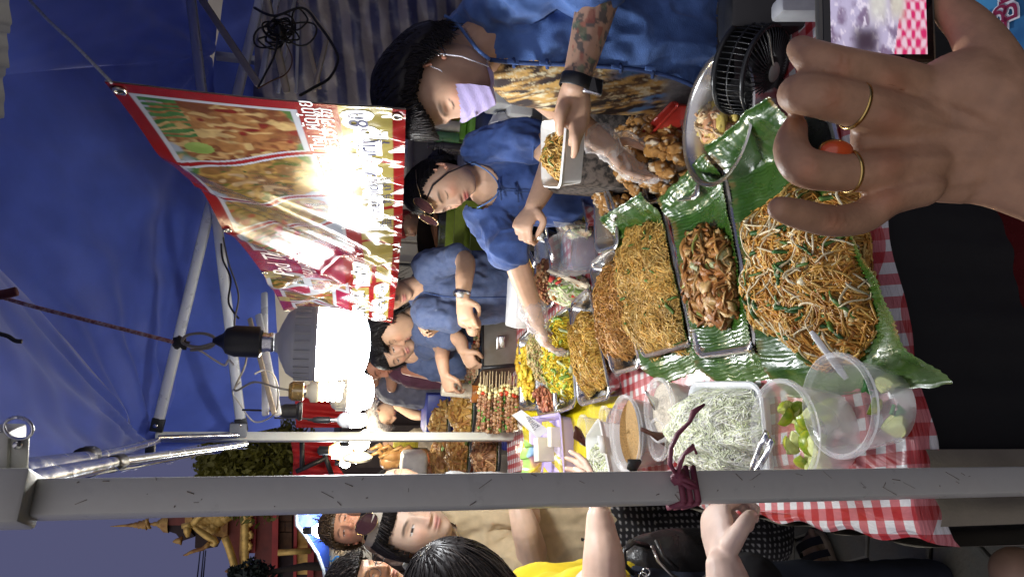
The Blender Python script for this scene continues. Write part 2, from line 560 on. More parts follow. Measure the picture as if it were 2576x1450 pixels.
fr = [at(26, -60, 1.1), at(26, 40, 1.08), at(22, 120, 1.05), at(14, 200, 1.0), at(4, 300, .95), at(-20, 420, .9), at(-60, 560, .85)]
strip([p + UZ * .25 for p in fr], fr, 'front_valance', M_cream, .006, 30, 60, 8)

# ------------------------------------------------------------------ striped tarpaulin wall on the far right
def stripe_mat():
    m = bpy.data.materials.new('striped_tarp'); m.use_nodes = True; t = m.node_tree; b = t.nodes['Principled BSDF']
    uv = t.nodes.new('ShaderNodeUVMap')
    sp = t.nodes.new('ShaderNodeSeparateXYZ'); t.links.new(uv.outputs[0], sp.inputs[0])
    wv = t.nodes.new('ShaderNodeMath'); wv.operation = 'MULTIPLY'; wv.inputs[1].default_value = 2 * math.pi * 11; t.links.new(sp.outputs[1], wv.inputs[0])
    sn = t.nodes.new('ShaderNodeMath'); sn.operation = 'SINE'; t.links.new(wv.outputs[0], sn.inputs[0])
    no = t.nodes.new('ShaderNodeTexNoise'); no.inputs['Scale'].default_value = 14; no.inputs['Detail'].default_value = 6
    ad = t.nodes.new('ShaderNodeMath'); ad.operation = 'MULTIPLY_ADD'; ad.inputs[1].default_value = .9; ad.inputs[2].default_value = -.45; t.links.new(no.outputs[0], ad.inputs[0])
    sm = t.nodes.new('ShaderNodeMath'); sm.operation = 'ADD'; t.links.new(sn.outputs[0], sm.inputs[0]); t.links.new(ad.outputs[0], sm.inputs[1])
    cr = t.nodes.new('ShaderNodeValToRGB'); e = cr.color_ramp.elements
    e[0].position = .35; e[0].color = (.055, .06, .16, 1); e[1].position = .62; e[1].color = (.30, .27, .30, 1)
    mr = t.nodes.new('ShaderNodeMapRange'); mr.inputs[1].default_value = -1.2; mr.inputs[2].default_value = 1.2; t.links.new(sm.outputs[0], mr.inputs[0]); t.links.new(mr.outputs[0], cr.inputs[0])
    t.links.new(cr.outputs[0], b.inputs['Base Color']); b.inputs['Roughness'].default_value = .45
    bp = t.nodes.new('ShaderNodeBump'); bp.inputs['Strength'].default_value = .7; bp.inputs['Distance'].default_value = .02; t.links.new(no.outputs[0], bp.inputs['Height']); t.links.new(bp.outputs[0], b.inputs['Normal'])
    return m
t0, t1, t2, t3 = at(640, 420, 5.0), at(640, -90, 3.3), at(1190, 420, 5.0), at(1190, -90, 3.3)
mb = MB()
NU, NV = 60, 50
def tf(u, v):
    p = t0.lerp(t1, u).lerp(t2.lerp(t3, u), v)
    return p + V((.6, .4, 0)) * (.05 * math.sin(9 * u + 4 * v) + .03 * math.sin(23 * u - 11 * v) + .018 * math.sin(47 * v + 12 * u))
mb.grid(tf, NU, NV)
me = mb.mesh('tarp')
uvl = me.uv_layers.new(name='UVMap')
for lp in me.loops:
    i, j = divmod(lp.vertex_index, NV)
    uvl.data[lp.index].uv = (i / (NU - 1), j / (NV - 1) + .10 * i / (NU - 1))
tarp = link('striped_tarpaulin', me, stripe_mat())
tag(tarp, 'crumpled blue and grey striped tarpaulin hung behind the masked vendor', 'tarpaulin')

# ------------------------------------------------------------------ pale wall behind the vendors
M_plaster = mat('pale_plaster', (.55, .50, .40), .8, var=.12, scale=4, bump=.3, bscale=40)
WY = 5.6
wall = empty('back_wall', at(1288, 600, WY), 'pale plastered wall with a tiled dado behind the vendors', 'wall')
mb = MB(); p0 = at(1000, 1000, WY); p1 = at(1000, -200, WY)
mb.box(V(((p0.x + p1.x) / 2, WY + .06, 1.5)), p1.x - p0.x, .1, 3.0); mb.build('wall_face', M_plaster, wall, smooth=False)
M_tile = mat('wall_tile', (.50, .47, .40), .5, var=.1, scale=6)
tm = MB(); tm.box((0, 0, 0), .29, .02, .14, bev=.004); tme = tm.mesh('tile'); tme.materials.append(M_tile)
for r in range(7):
    for c_ in range(9):
        o = bpy.data.objects.new('tile', tme); COL.objects.link(o); o.parent = wall
        o.matrix_parent_inverse = Matrix.Translation(-wall.location)
        o.location = (at(1100, 760, WY).x + c_ * .305 + (r % 2) * .15, WY + .003, .75 + r * .152)
mb = MB(); mb.box(at(1060, 668, WY - .05), .025, .02, 1.9); mb.build('dark_post', M_black, wall)

# ------------------------------------------------------------------ temple across the street
TY = 24.0
def T(cx_, cy_, dy=0.0):
    return at(257.6 + cx_ * .25, 1223.6 + cy_ * .25, TY + dy)
temple = empty('temple', V((T(1300, 500).x, TY, 0)), 'ornate red and gold temple with a tall spire across the street', 'temple')
M_gold = mat('temple_gold', (.78, .47, .13), .45, metal=.15, var=.45, scale=3.2, bump=1.0, bscale=14, color2=(.26, .12, .035))
M_gold2 = mat('temple_gold_trim', (.85, .56, .15), .35, metal=.3, var=.3, scale=4)
M_tred = mat('temple_red', (.45, .06, .05), .6, var=.2, scale=2)
M_troof = mat('temple_roof_maroon', (.24, .07, .05), .7, var=.25, scale=3, bump=.6, bscale=9)
M_tdark = mat('temple_dark_timber', (.035, .018, .015), .6, var=.3, scale=3)
DEP = V((0, 3.0, 0))
def slab(pts, m, name, dy=0.0, dep=1.5):
    mb = MB(); mb.prism([T(x, y, dy) for x, y in pts], V((0, dep, 0)))
    return mb.build(name, m, temple, smooth=False)
slab([(1260, 150), (1395, 150), (1400, 830), (1340, 835), (1232, 505), (1262, 500)], M_troof, 'lower_roof', .2, 6)
slab([(1108, 150), (1262, 150), (1258, 515), (1108, 490)], M_gold, 'pediment_panel', .0, 4)
slab([(905, 380), (1108, 150), (1108, 490)], M_gold, 'pediment', .05, 4)
slab([(830, 150), (905, 150), (905, 385), (830, 390)], M_gold, 'tier', .3, 3)
slab([(640, 385), (645, 330), (690, 240), (830, 240), (830, 385)], M_troof, 'bell_roof', .4, 3)
slab([(640, 385), (830, 385), (930, 500), (800, 545), (740, 470), (660, 445)], M_tdark, 'upper_eave', .5, 3)
slab([(905, 390), (1200, 520), (1160, 600), (990, 630), (930, 610), (935, 500)], M_tdark, 'gable_eave', .6, 4)
slab([(1392, 150), (1432, 150), (1415, 805), (1375, 805)], M_gold, 'cornice', -.2, 3)
slab([(1432, 150), (1552, 150), (1536, 665), (1425, 665)], M_tred, 'name_board', -.1, 3)
slab([(1552, 150), (1712, 150), (1700, 960), (1480, 960), (1536, 665)], M_troof, 'frieze', .1, 3)
slab([(1712, 150), (1772, 150), (1760, 960), (1700, 960)], M_tred, 'beam', -.2, 3)
slab([(1772, 150), (1930, 150), (1925, 960), (1760, 960)], M_tdark, 'upper_window_row', .3, 3)
slab([(1928, 150), (1962, 150), (1950, 960), (1920, 960)], M_tred, 'beam', -.2, 3)
slab([(1962, 150), (2075, 150), (2075, 960), (1950, 960)], M_tdark, 'door_row', .3, 3)
slab([(2072, 150), (2145, 150), (2120, 960), (2060, 960)], M_tred, 'beam', -.2, 3)
slab([(2145, 150), (2900, 150), (2900, 1100), (2120, 1100)], M_troof, 'base_wall', .1, 3)
for (x0, y0, x1, y1) in [(1955, 430, 2070, 620), (1955, 675, 2070, 880), (1955, 200, 2070, 400)]:
    slab([(x0, y0), (x1, y0), (x1, y1), (x0, y1)], M_gold2, 'door_panel', .1, .3)
for (x0, y0, x1, y1) in [(1775, 250, 1905, 345), (1775, 352, 1835, 450), (1842, 352, 1905, 450), (1775, 458, 1905, 645)]:
    slab([(x0, y0), (x1, y0), (x1, y1), (x0, y1)], mat('carved_lattice', (.14, .075, .03), .6, var=.5, scale=5, bump=1, bscale=12), 'carved_panel', .15, .3)
mb = MB(); mb.tube([T(1765, 660, -.3), T(2100, 640, -.3)], .10, 10); mb.build('column', M_gold2, temple)
# gilded barge board that ends in a curl and the horn finials
def trod(pts, rs, name, m=M_gold2):
    mb = MB(); mb.tube([T(x, y, -.4) for x, y in pts], rs, 10); return mb.build(name, m, temple)
trod([(905, 385), (960, 430), (1040, 485), (1090, 515), (1125, 530), (1140, 555), (1120, 580), (1095, 570), (1095, 550)], [.06, .09, .11, .11, .10, .10, .09, .07, .04], 'barge_board')
trod([(1080, 560), (1040, 600), (1000, 625), (970, 630), (930, 640), (880, 660), (845, 680), (812, 687)], [.07, .07, .06, .06, .06, .05, .04, .015], 'finial', M_gold)
trod([(905, 380), (960, 315), (1020, 270), (1085, 225)], [.10, .10, .10, .10], 'barge_board')
trod([(800, 540), (770, 540), (735, 545), (708, 550)], [.14, .1, .07, .02], 'finial', M_gold)
trod([(1232, 505), (1270, 600), (1305, 710), (1340, 835)], [.12, .12, .12, .12], 'roof_edge')
trod([(1345, 815), (1300, 835), (1270, 845), (1232, 848)], [.14, .1, .08, .02], 'finial', M_gold)
trod([(850, 390), (855, 440), (860, 500)], [.1, .12, .06], 'bracket')
trod([(905, 380), (800, 395)], [.1, .08], 'bracket')
# spire: turned rings tapering to a needle
sp0, sp1 = T(640, 365, .6), T(78, 396, .6)
axz = (sp1 - sp0).normalized(); axx = axz.orthogonal().normalized()
mb = MB(); L = (sp1 - sp0).length
mb.lathe(sp0, [(0.303, -.1), (0.275, .05), (0.121, .12 * L), (0.132, .13 * L), (0.066, .17 * L), (0.072, .22 * L), (0.039, .25 * L), (0.044, .30 * L), (0.165, .335 * L), (0.187, .35 * L), (0.132, .37 * L), (0.149, .42 * L), (0.110, .44 * L), (0.127, .49 * L), (0.083, .52 * L), (0.094, .55 * L), (0.061, .60 * L), (0.066, .63 * L), (0.044, .69 * L), (0.028, .85 * L), (0.006, L)], 16, ax=(axx, axz.cross(axx), axz))
mb.build('spire', M_gold, temple)
for dx_, dy_ in ((445, 325), (470, 410), (455, 365)):
    trod([(455, 370), (dx_, dy_), (dx_ + 22, dy_ + (4 if dy_ > 360 else -6))], [.06, .05, .02], 'spire_bell', M_gold)
# gilded figures on the name board and carved rows
rr = random.Random(4)
for (x, y) in [(1480, 265), (1478, 355), (1480, 480), (1470, 590), (1478, 175)]:
    mb = MB()
    for q in range(7):
        t = q * .95; mb.tube([T(x + 24 * math.cos(t), y + 30 * math.sin(t), -.25), T(x + 26 * math.cos(t + 1.4), y + 32 * math.sin(t + 1.4), -.3), T(x + 8 * math.cos(t + 2.4), y + 10 * math.sin(t + 2.4), -.25)], .07, 6)
    mb.build('gilded_figure', M_gold2, temple)
for i in range(16):
    mb = MB(); mb.ball(T(1436, 190 + i * 40, -.3), .16, 6, sc=(1, .6, .8)); mb.build('cornice_boss', M_gold2, temple)
for i in range(20):
    x = 940 + rr.random() * 300; yl = 250 + rr.random() * 230
    if x < 1108 and yl < 380 - (x - 905) * .9 or yl > 380 + (x - 905) * .55: continue
    mb = MB(); mb.ball(T(x, yl, -.05), .22, 6, sc=(1, .4, 1), jit=.2, rng=rr); mb.build('carved_boss', M_gold2, temple)

# overhead wires beside the temple
for i, (a_, b_) in enumerate([((985, 640), (950, 960)), ((1040, 640), (1010, 960)), ((1020, 640), (990, 960))]):
    mb = MB(); mb.tube([at(257.6 + a_[0] * .25, 1223.6 + a_[1] * .25, 30), at(257.6 + b_[0] * .25, 1223.6 + b_[1] * .25, 26)], .025, 5)
    tag(mb.build('overhead_wire', M_black), 'thin dark wire strung across the dusk sky beside the temple roof', 'wire', 'wires in the dusk sky')

# ------------------------------------------------------------------ trees
def leafy(name, pts_rad, m, n, lab, seed, size=.09, trunk=None, cat='tree'):
    rs = np.random.RandomState(seed)
    e = empty(name, V((pts_rad[0][0].x, pts_rad[0][0].y, 0)), lab, cat)
    P = []
    for c_, r in pts_rad:
        d = rs.normal(size=(n, 3)); d /= np.linalg.norm(d, axis=1)[:, None]
        P.append(np.array(c_) + d * (r * rs.rand(n, 1) ** .45))
    P = np.concatenate(P); N_ = len(P)
    a_ = rs.normal(size=(N_, 3)); a_ /= np.linalg.norm(a_, axis=1)[:, None]
    b_ = np.cross(a_, rs.normal(size=(N_, 3))); b_ /= np.linalg.norm(b_, axis=1)[:, None]
    s_ = size * (.6 + .8 * rs.rand(N_, 1))
    v = np.stack([P - a_ * s_, P + b_ * s_ * .45, P + a_ * s_, P - b_ * s_ * .45], 1).reshape(-1, 3)
    f = np.arange(4 * N_).reshape(-1, 4)
    link('crown', np_mesh('crown', v, f), m, e, smooth=False)
    mb = MB(); c0 = pts_rad[0][0]
    mb.tube([V((c0.x, c0.y + .2, 0)), V((c0.x + .1, c0.y + .2, c0.z * .6)), c0], [.16, .11, .05], 8)
    for c_, r in pts_rad[1:]:
        mb.tube([c0 - UZ * .3, (c0 + c_) / 2 - UZ * .1, c_], [.05, .035, .015], 6)
    mb.build('trunk', mat('bark', (.06, .045, .03), .9, var=.3), e)
    return e
M_leafy = mat('lamplit_leaf', (.20, .19, .03), .5, var=.4, scale=2, translucent=.3)
M_leafd = mat('dark_leaf', (.02, .03, .02), .6, var=.4, scale=2)
leafy('street_tree', [(at(640, 1150, 9), .55), (at(570, 1158, 9), .40), (at(690, 1170, 9), .5), (at(600, 1190, 9.3), .5), (at(720, 1130, 9.2), .4), (at(650, 1215, 9), .5), (at(560, 1175, 9), .3)], M_leafy, 900, 'lamplit leafy tree seen under the left eave of the blue canopy', 5, .045)
leafy('temple_tree', [(at(635, 1445, 20), .45), (at(615, 1462, 20), .4), (at(655, 1470, 20), .6), (at(590, 1440, 20), .15)], M_leafd, 420, 'dark tree silhouette in front of the temple roof', 6, .09)
# ------------------------------------------------------------------ lamps
M_lampgrey = mat('lamp_body_grey', (.42, .42, .42), .45, var=.06, scale=30)
M_glow = mat('led_glow', (1, 1, 1), .4, var=0, emit=(.96, .98, 1.0), estr=54)
M_glow2 = mat('cfl_glow', (1, 1, 1), .4, var=0, emit=(1.0, .82, .5), estr=40)
M_warm = mat('warm_bulb_glow', (1, 1, 1), .4, var=0, emit=(1.0, .5, .08), estr=2.0)
M_cable = mat('dark_cable', (.02, .018, .016), .5, var=.1)
M_cablegrey = mat('grey_cable', (.22, .20, .16), .5, var=.1)
def led_bulb(x0, x1, yc, wpx, Y, label, glow, body=.42, group=None, name='led_bulb', sock=True):
    """hanging T-shaped LED lamp: x0 socket end (up), x1 glowing end, centre line yc"""
    top, bot = at(x0, yc, Y), at(x1, yc, Y)
    R = pxm(wpx / 2, Y); H = top.z - bot.z
    e = empty(name, V((bot.x, bot.y, bot.z)), label, 'lamp', group)
    c_ = V((bot.x, bot.y, bot.z))
    g0 = H * .56
    mb = MB(); mb.lathe(c_, [(.001, 0), (R * .45, .004), (R * .75, .012 * H / .2), (R * .9, .035 * H / .2), (R * .98, .07 * H / .2), (R * 1.0, g0)], 40)
    mb.build('diffuser', glow, e)
    prof = [(R * 1.02, g0), (R * 1.02, g0 + .012), (R * .99, g0 + .013), (R * .97, H * .78), (R * .82, H * .87), (R * .5, H * .93), (R * .28, H * .965), (R * .24, H)]
    mb = MB(); mb.lathe(c_, prof, 40); mb.build('housing', M_lampgrey, e)
    for k in range(26):
        t = 2 * math.pi * k / 26
        d = V((math.cos(t), math.sin(t), 0)); s_ = V((-d.y, d.x, 0))
        mb = MB(); mb.box(c_ + d * (R * .985) + UZ * (H * .685), R * .06, R * .05, H * .2, ax=(d, s_, UZ)); mb.build('cooling_fin', M_lampgrey, e, smooth=False)
    if sock:
        mb = MB(); mb.lathe(c_ + UZ * H, [(R * .24, 0), (R * .27, .006), (R * .24, .012), (R * .27, .018), (R * .24, .026)], 20); mb.build('screw_cap', M_steel, e)
        mb = MB(); mb.lathe(c_ + UZ * (H + .022), [(R * .3, 0), (R * .42, .004), (R * .42, .05), (R * .34, .066), (R * .2, .072), (.004, .09)], 20); sharp(mb.build('lamp_holder', M_black, e))
    return e
big = led_bulb(690, 932, 868, 172, 1.45, 'large glowing cylindrical LED bulb with a grey finned body hanging beside the banner', M_glow)
led_bulb(820, 941, 985, 92, 2.6, 'bright LED bulb half hidden behind the large one', mat('led_glow_b', (1, 1, 1), .4, var=0, emit=(.96, .98, 1.0), estr=64), sock=False)
# spiral lamp
p0, p1 = at(745, 985, 2.25), at(872, 985, 2.25)
e = empty('spiral_bulb', p1, 'compact spiral bulb with yellow glow hanging behind the large LED bulb', 'lamp')
cc = V((p1.x, p1.y, p1.z)); Hh = p0.z - p1.z
mb = MB(); mb.lathe(cc + UZ * (Hh * .55), [(.03, 0), (.034, .004), (.034, Hh * .16), (.022, Hh * .2), (.02, Hh * .24)], 20); mb.build('ballast', mat('aged_cream_plastic', (.45, .40, .3), .5), e)
mb = MB(); mb.lathe(cc + UZ * (Hh * .8), [(.019, 0), (.021, .01), (.019, .02)], 16); mb.build('screw_cap', M_steel, e)
mb = MB(); mb.lathe(cc + UZ * (Hh * .84), [(.021, 0), (.03, .003), (.03, .035), (.022, .045), (.004, .047)], 16); sharp(mb.build('lamp_holder', mat('brown_amber_plastic', (.16, .10, .03), .25, trans=.2), e))
mb = MB(); mb.tube([cc + V((.024 * math.cos(t), .024 * math.sin(t), Hh * .54 - .0026 * t)) for t in np.linspace(0, 26, 110)], .0066, 7); mb.build('spiral_tube', M_glow2, e)
led_bulb(845, 924, 1056, 36, 3.0, 'small LED bulb hanging between the two bright bulbs and the white leg', mat('led_glow_c', (1, 1, 1), .4, var=0, emit=(1, .95, .8), estr=40), sock=True)
def bare_bulb(x, y, Y, r, m, label, group=None):
    c_ = at(x, y, Y)
    e = empty('bare_bulb', c_, label, 'lamp', group)
    mb = MB(); mb.lathe(c_, [(.001, -r), (r * .6, -r * .8), (r, -.1 * r), (r * .85, r * .6), (r * .5, r * 1.1), (r * .4, r * 1.3)], 16); mb.build('glass', m, e)
    mb = MB(); mb.lathe(c_ + UZ * r * 1.3, [(r * .42, 0), (r * .45, r * .9), (r * .2, r * 1.1)], 12); mb.build('lamp_holder', M_black, e)
    return e
bare_bulb(862, 1132, 5.0, .07, M_warm, 'amber bulb glowing under the red tent between the two white legs')
bare_bulb(908, 1112, 4.6, .055, mat('led_glow_d', (1, 1, 1), .4, var=0, emit=(1, .92, .7), estr=50), 'white bulb glowing just beyond the thin white leg under the red tent')
bare_bulb(814, 1332, 5.2, .06, mat('led_glow_e', (1, 1, 1), .4, var=0, emit=(.9, .97, 1), estr=40), 'white bulb under the blue canopy corner behind the customers')
# a small tube lamp beside the amber bulb
mb = MB(); mb.tube([at(835, 1148, 5.0), at(905, 1150, 5.0)], .014, 8)
tag(mb.build('tube_lamp', mat('led_glow_f', (1, 1, 1), .4, var=0, emit=(.75, .97, 1), estr=8)), 'slim upright tube lamp beside the amber bulb under the red tent', 'lamp')
# ------------------------------------------------------------------ menu banner
bTR, bBR, bTL, bBL = at(262, 205, 1.32), at(1021, 266, 1.32), at(715, 788, 3.0), at(986, 797, 3.0)
bN = ((bTL - bTR).cross(bBR - bTR)).normalized()
if bN.dot(FWD) > 0: bN = -bN
BLEN, BHGT = (bTL - bTR).length, (bBR - bTR).length
def S_np(s, t):
    """banner surface as arrays: s near->far, t top->bottom"""
    s = np.asarray(s)[..., None]; t = np.asarray(t)[..., None]
    A = lambda v: np.array(v)
    p = (A(bTR) * (1 - s) + A(bTL) * s) * (1 - t) + (A(bBR) * (1 - s) + A(bBL) * s) * t
    s_, t_ = s[..., 0], t[..., 0]
    d = .006 * np.sin(95 * s_ + 3 * np.sin(9 * t_)) * sstep(.72, 1, t_)
    d += .0035 * np.sin(230 * s_ + 5 * t_) * sstep(.82, 1, t_)
    fold = lambda a, b, w, h: .6 * h * np.exp(-(((s_ - a) + b * (t_ - .5)) / w) ** 2)
    d += fold(.36, -.45, .035, .022) + fold(.52, -.5, .05, -.028) + fold(.66, -.55, .04, .03) + fold(.80, .5, .035, -.02) + fold(.88, -.3, .03, .02) + fold(.22, -.25, .05, .010) + fold(.45, -.4, .014, .010) + fold(.60, .35, .02, .012)
    d += .010 * np.sin(5.5 * s_ + 2.5 * t_)
    q = np.stack([s_ * 40, t_ * 9, s_ * 0], -1)
    d += .0022 * (fbm(q, 1.0, 4, 3) - .5) * sstep(.2, .5, s_)
    p = p + np.array(bN) * d[..., None]
    p[..., 2] -= (.02 * np.sin(math.pi * s_) * (1 - t_) + .012 * np.sin(math.pi * s_))
    return p
ns, ntt = 520, 170
ss = np.linspace(0, 1, ns) ** 1.5
S_, T_ = np.meshgrid(ss, np.linspace(0, 1, ntt), indexing='ij')
P = S_np(S_, T_)
RED, WHT, GLD = (.36, .018, .02), (.62, .64, .70), (.47, .38, .11)
C = np.zeros((ns, ntt, 3)); C[:] = RED
XM, YM = S_ * BLEN, T_ * BHGT                    # metres on the sheet
q3 = np.stack([XM, YM, XM * 0], -1)
def food(cols, seed, sc=15.0, warp=.03):
    w = np.stack([fbm(q3, 30, seed, 2), fbm(q3 + 5, 30, seed + 3, 2), XM * 0], -1)
    n1 = vnoise(q3 + warp * (w - .5) * 4, sc * 2.4, seed + 1); n2 = vnoise(q3[..., [1, 0, 2]] * (1, 2.6, 1) + warp * w * 3, sc * 2.2, seed + 2); n3 = fbm(q3, sc * 4, seed + 6, 3)
    c = mixc(cols[0], cols[1], sstep(.3, .7, n1))
    c = mixc(c, np.broadcast_to(cols[2], c.shape), sstep(.55, .75, n2))
    c = mixc(c, np.broadcast_to(cols[3], c.shape), sstep(.66, .8, vnoise(q3, sc * 3.1, seed + 9)))
    return c * (.55 + .9 * n3)[..., None]
wave = lambda s0, k=1: s0 + .019 * np.sin(2 * math.pi * (T_ * 1.0 + .1)) * k
bounds = [.012, .137, .266, .381, .505]
pal = [((.22, .07, .025), (.42, .19, .06), (.62, .42, .17), (.24, .025, .012)), ((.25, .12, .04), (.46, .27, .07), (.10, .12, .02), (.5, .34, .18)),
       ((.3, .17, .05), (.50, .34, .10), (.2, .16, .03), (.42, .1, .04)), ((.42, .12, .05), (.55, .36, .14), (.09, .18, .03), (.5, .03, .02))]
for i in range(4):
    a_, b_ = wave(bounds[i], 0 if i == 0 else 1), wave(bounds[i + 1])
    top, bot = .07, .585 + .02 * i
    fr = (S_ > a_ + .004) & (S_ < b_ - .004) & (T_ > top - .018) & (T_ < bot + .022)
    inn = (S_ > a_ + .008) & (S_ < b_ - .008) & (T_ > top) & (T_ < bot)
    C[fr] = WHT
    f = food(pal[i], 11 * i + 2)
    u = (S_ - a_) / (b_ - a_)
    plate = np.clip(1.15 - ((u - .5) / .62) ** 2 - ((T_ - .33) / .27) ** 2 + .5 * (fbm(q3, 40, 7 + i, 3) - .5), 0, 1)
    bgc = mixc((.42, .46, .55), (.10, .20, .05), sstep(.5, .62, fbm(q3, 14, 31 + i, 3)))
    cc_ = mixc(bgc, f, sstep(.05, .18, plate))
    if i == 0:
        # lime half and spring onions of the nearest dish
        lime = ((S_ - .118) / .013) ** 2 + ((T_ - .17) / .055) ** 2 < 1
        cc_[lime] = mixc((.20, .34, .05), (.42, .52, .14), fbm(q3, 50, 79, 2))[lime]
        on = (T_ < .19) & (np.abs(np.sin(S_ * 300 + T_ * 16 + 5 * fbm(q3, 25, 77, 2))) > .6) & (S_ < .095) & (S_ > .02) & (T_ < .20 + .2 * (.05 - S_))
        cc_[on] = mixc((.03, .13, .03), (.12, .30, .08), fbm(q3, 70, 78, 2))[on]
        scorch = sstep(.62, .75, fbm(q3, 26, 3, 3)) * (T_ < .36)
        cc_ = mixc(cc_, np.broadcast_to((.72, .42, .16), cc_.shape), scorch * .8)
    C[inn] = cc_[inn]
gold = (T_ > .752) & (T_ < .948) & (S_ < .60)
C[gold] = GLD
C[(T_ > .752) & (T_ < .948) & (np.abs(S_ - .143) < .0035)] = RED
C[(T_ > .752) & (T_ < .948) & (np.abs(S_ - .30) < .0035)] = RED
C[(T_ > .752) & (T_ < .948) & (np.abs(S_ - .45) < .0035)] = RED
# far half: second menu board, magenta field, dishes and gold boxes
f2 = S_ > .52
C[f2 & (T_ < .6)] = (.40, .02, .07)
for k, (a_, b_, t0_, t1_, pl) in enumerate([(.665, .76, .0, .30, 1), (.70, .80, .30, .62, 3), (.80, .90, .05, .5, 2), (.905, .985, .1, .55, 0)]):
    z = (S_ > a_) & (S_ < b_) & (T_ > t0_) & (T_ < t1_); C[z] = WHT
    z = (S_ > a_ + .012) & (S_ < b_ - .012) & (T_ > t0_ + .03) & (T_ < t1_ - .03); C[z] = food(pal[pl], 60 + k)[z]
for (a_, b_, t0_, t1_) in [(.655, .70, 0, .12), (.62, .72, .66, .80), (.74, .86, .64, .78), (.74, .86, .82, .95), (.88, .98, .64, .78), (.88, .98, .82, .95), (.62, .72, .84, .95), (.86, .90, 0, .1)]:
    C[(S_ > a_) & (S_ < b_) & (T_ > t0_) & (T_ < t1_)] = GLD
C[T_ > .955] = RED
C *= .34 * (.93 + .14 * fbm(q3, 60, 5, 2))[..., None]
idx = np.arange(ns * ntt).reshape(ns, ntt)
fq = np.stack([idx[:-1, :-1], idx[1:, :-1], idx[1:, 1:], idx[:-1, 1:]], -1).reshape(-1, 4)
banner = empty('menu_banner', bBR, 'shiny vinyl menu banner with noodle dish photographs, red and gold price bands', 'banner')
M_vinyl = mat('printed_vinyl', attr='Col', rough=.19, var=0, bump=.10, bscale=420, spec=.2, coat=.0)
link('printed_sheet', np_mesh('printed_sheet', P.reshape(-1, 3), fq, C.reshape(-1, 3)), M_vinyl, banner)
back = MB(); back.grid(lambda u, v: V(S_np(np.array([u]), np.array([v]))[0]) - bN * .003, 60, 24); back.build('backing', mat('vinyl_back', (.6, .58, .55), .5), banner)
M_ink_w = mat('white_lettering', (.72, .72, .70), .25, var=0, coat=.3); M_ink_k = mat('dark_lettering', (.03, .03, .07), .25, var=0, coat=.3); M_ink_o = mat('red_lettering', (.5, .06, .05), .25, var=0)
def on_banner(body, s, t, h, m, name='lettering', shear=0.0, bold=0.0, lift=.0016, sx=1.0):
    me = text_mesh(body, h * 1.35, shear, bold)
    n = len(me.vertices); co = np.empty(n * 3, dtype=np.float32); me.vertices.foreach_get('co', co); co = co.reshape(-1, 3)
    if n == 0: return
    p = S_np(s - co[:, 0] * sx / BLEN, t - co[:, 1] / BHGT) + np.array(bN) * lift
    me.vertices.foreach_set('co', p.astype(np.float32).ravel()); me.update()
    me.materials.clear()
    return link(name, me, m, banner, smooth=False)
def outlined(body, s, t, h, shear=0.0, sx=1.0):
    on_banner(body, s, t, h, M_ink_w, shear=shear, bold=.012 * h / .04, lift=.0014, sx=sx)
    on_banner(body, s, t, h, M_ink_k, shear=shear, bold=.0 , lift=.0024, sx=sx)
on_banner('Pad Thai  ผัดไทย', .072, .645, .030, M_ink_w)
on_banner('泰式炒河粉', .060, .705, .028, M_ink_w)
outlined('80', .0285, .825, .040); outlined('Shrimp', .094, .842, .044); on_banner('กุ้ง', .080, .915, .026, M_ink_k)
outlined('60.-', .178, .835, .046); outlined('Fried chicken', .253, .848, .034, sx=.95); on_banner('炸鸡  ไก่ทอด', .232, .915, .026, M_ink_k)
outlined('55.-', .33, .84, .040); outlined('Egg', .385, .845, .034); on_banner('鸡蛋  ไข่', .36, .915, .024, M_ink_k)
on_banner('Stir-fried in Soy Sauce', .198, .645, .020, M_ink_w, shear=.25, sx=.9); on_banner('面  ผัดซีอิ๊ว', .20, .70, .026, M_ink_w)
on_banner('Stir-Fried Instant Noodle', .325, .665, .020, M_ink_w, shear=.25, sx=.9); on_banner('炒面  ผัดมาม่า', .31, .718, .022, M_ink_w)
on_banner('Pad Thai', .585, .16, .075, M_ink_w, shear=.4); on_banner('เมนูแนะนำ', .585, .33, .05, M_ink_w)
for (b_, s, t) in [('ผัดหมี่ 50', .67, .73), ('豆浆炒', .80, .71), ('ผัดไทย 50', .80, .885), ('蛋炒饭', .93, .71), ('ไข่เจียว 60', .93, .885), ('50.-', .67, .895)]:
    outlined(b_, s, t, .040)
# eyelets and the hems
M_brass = mat('eyelet_metal', (.6, .55, .45), .25, metal=1, var=.05)
for (s, t) in [(.012, .03), (.012, .97), (.38, .02), (.66, .02), (.985, .03), (.985, .97), (.5, .975)]:
    p = V(S_np(np.array([s]), np.array([t]))[0]); mb = MB()
    x = (bTL - bTR).normalized(); y = bN.cross(x)
    mb.tube([p + bN * .002 + x * (.009 * math.cos(a)) + y * (.009 * math.sin(a)) for a in np.linspace(0, 2 * math.pi, 17)], .003, 6, cap=False); mb.build('eyelet', M_brass, banner)
    mb = MB(); mb.lathe(p + bN * .0016, [(.0001, 0), (.008, 0)], 12, ax=(x, y, bN)); mb.build('eyelet_hole', M_black, banner)

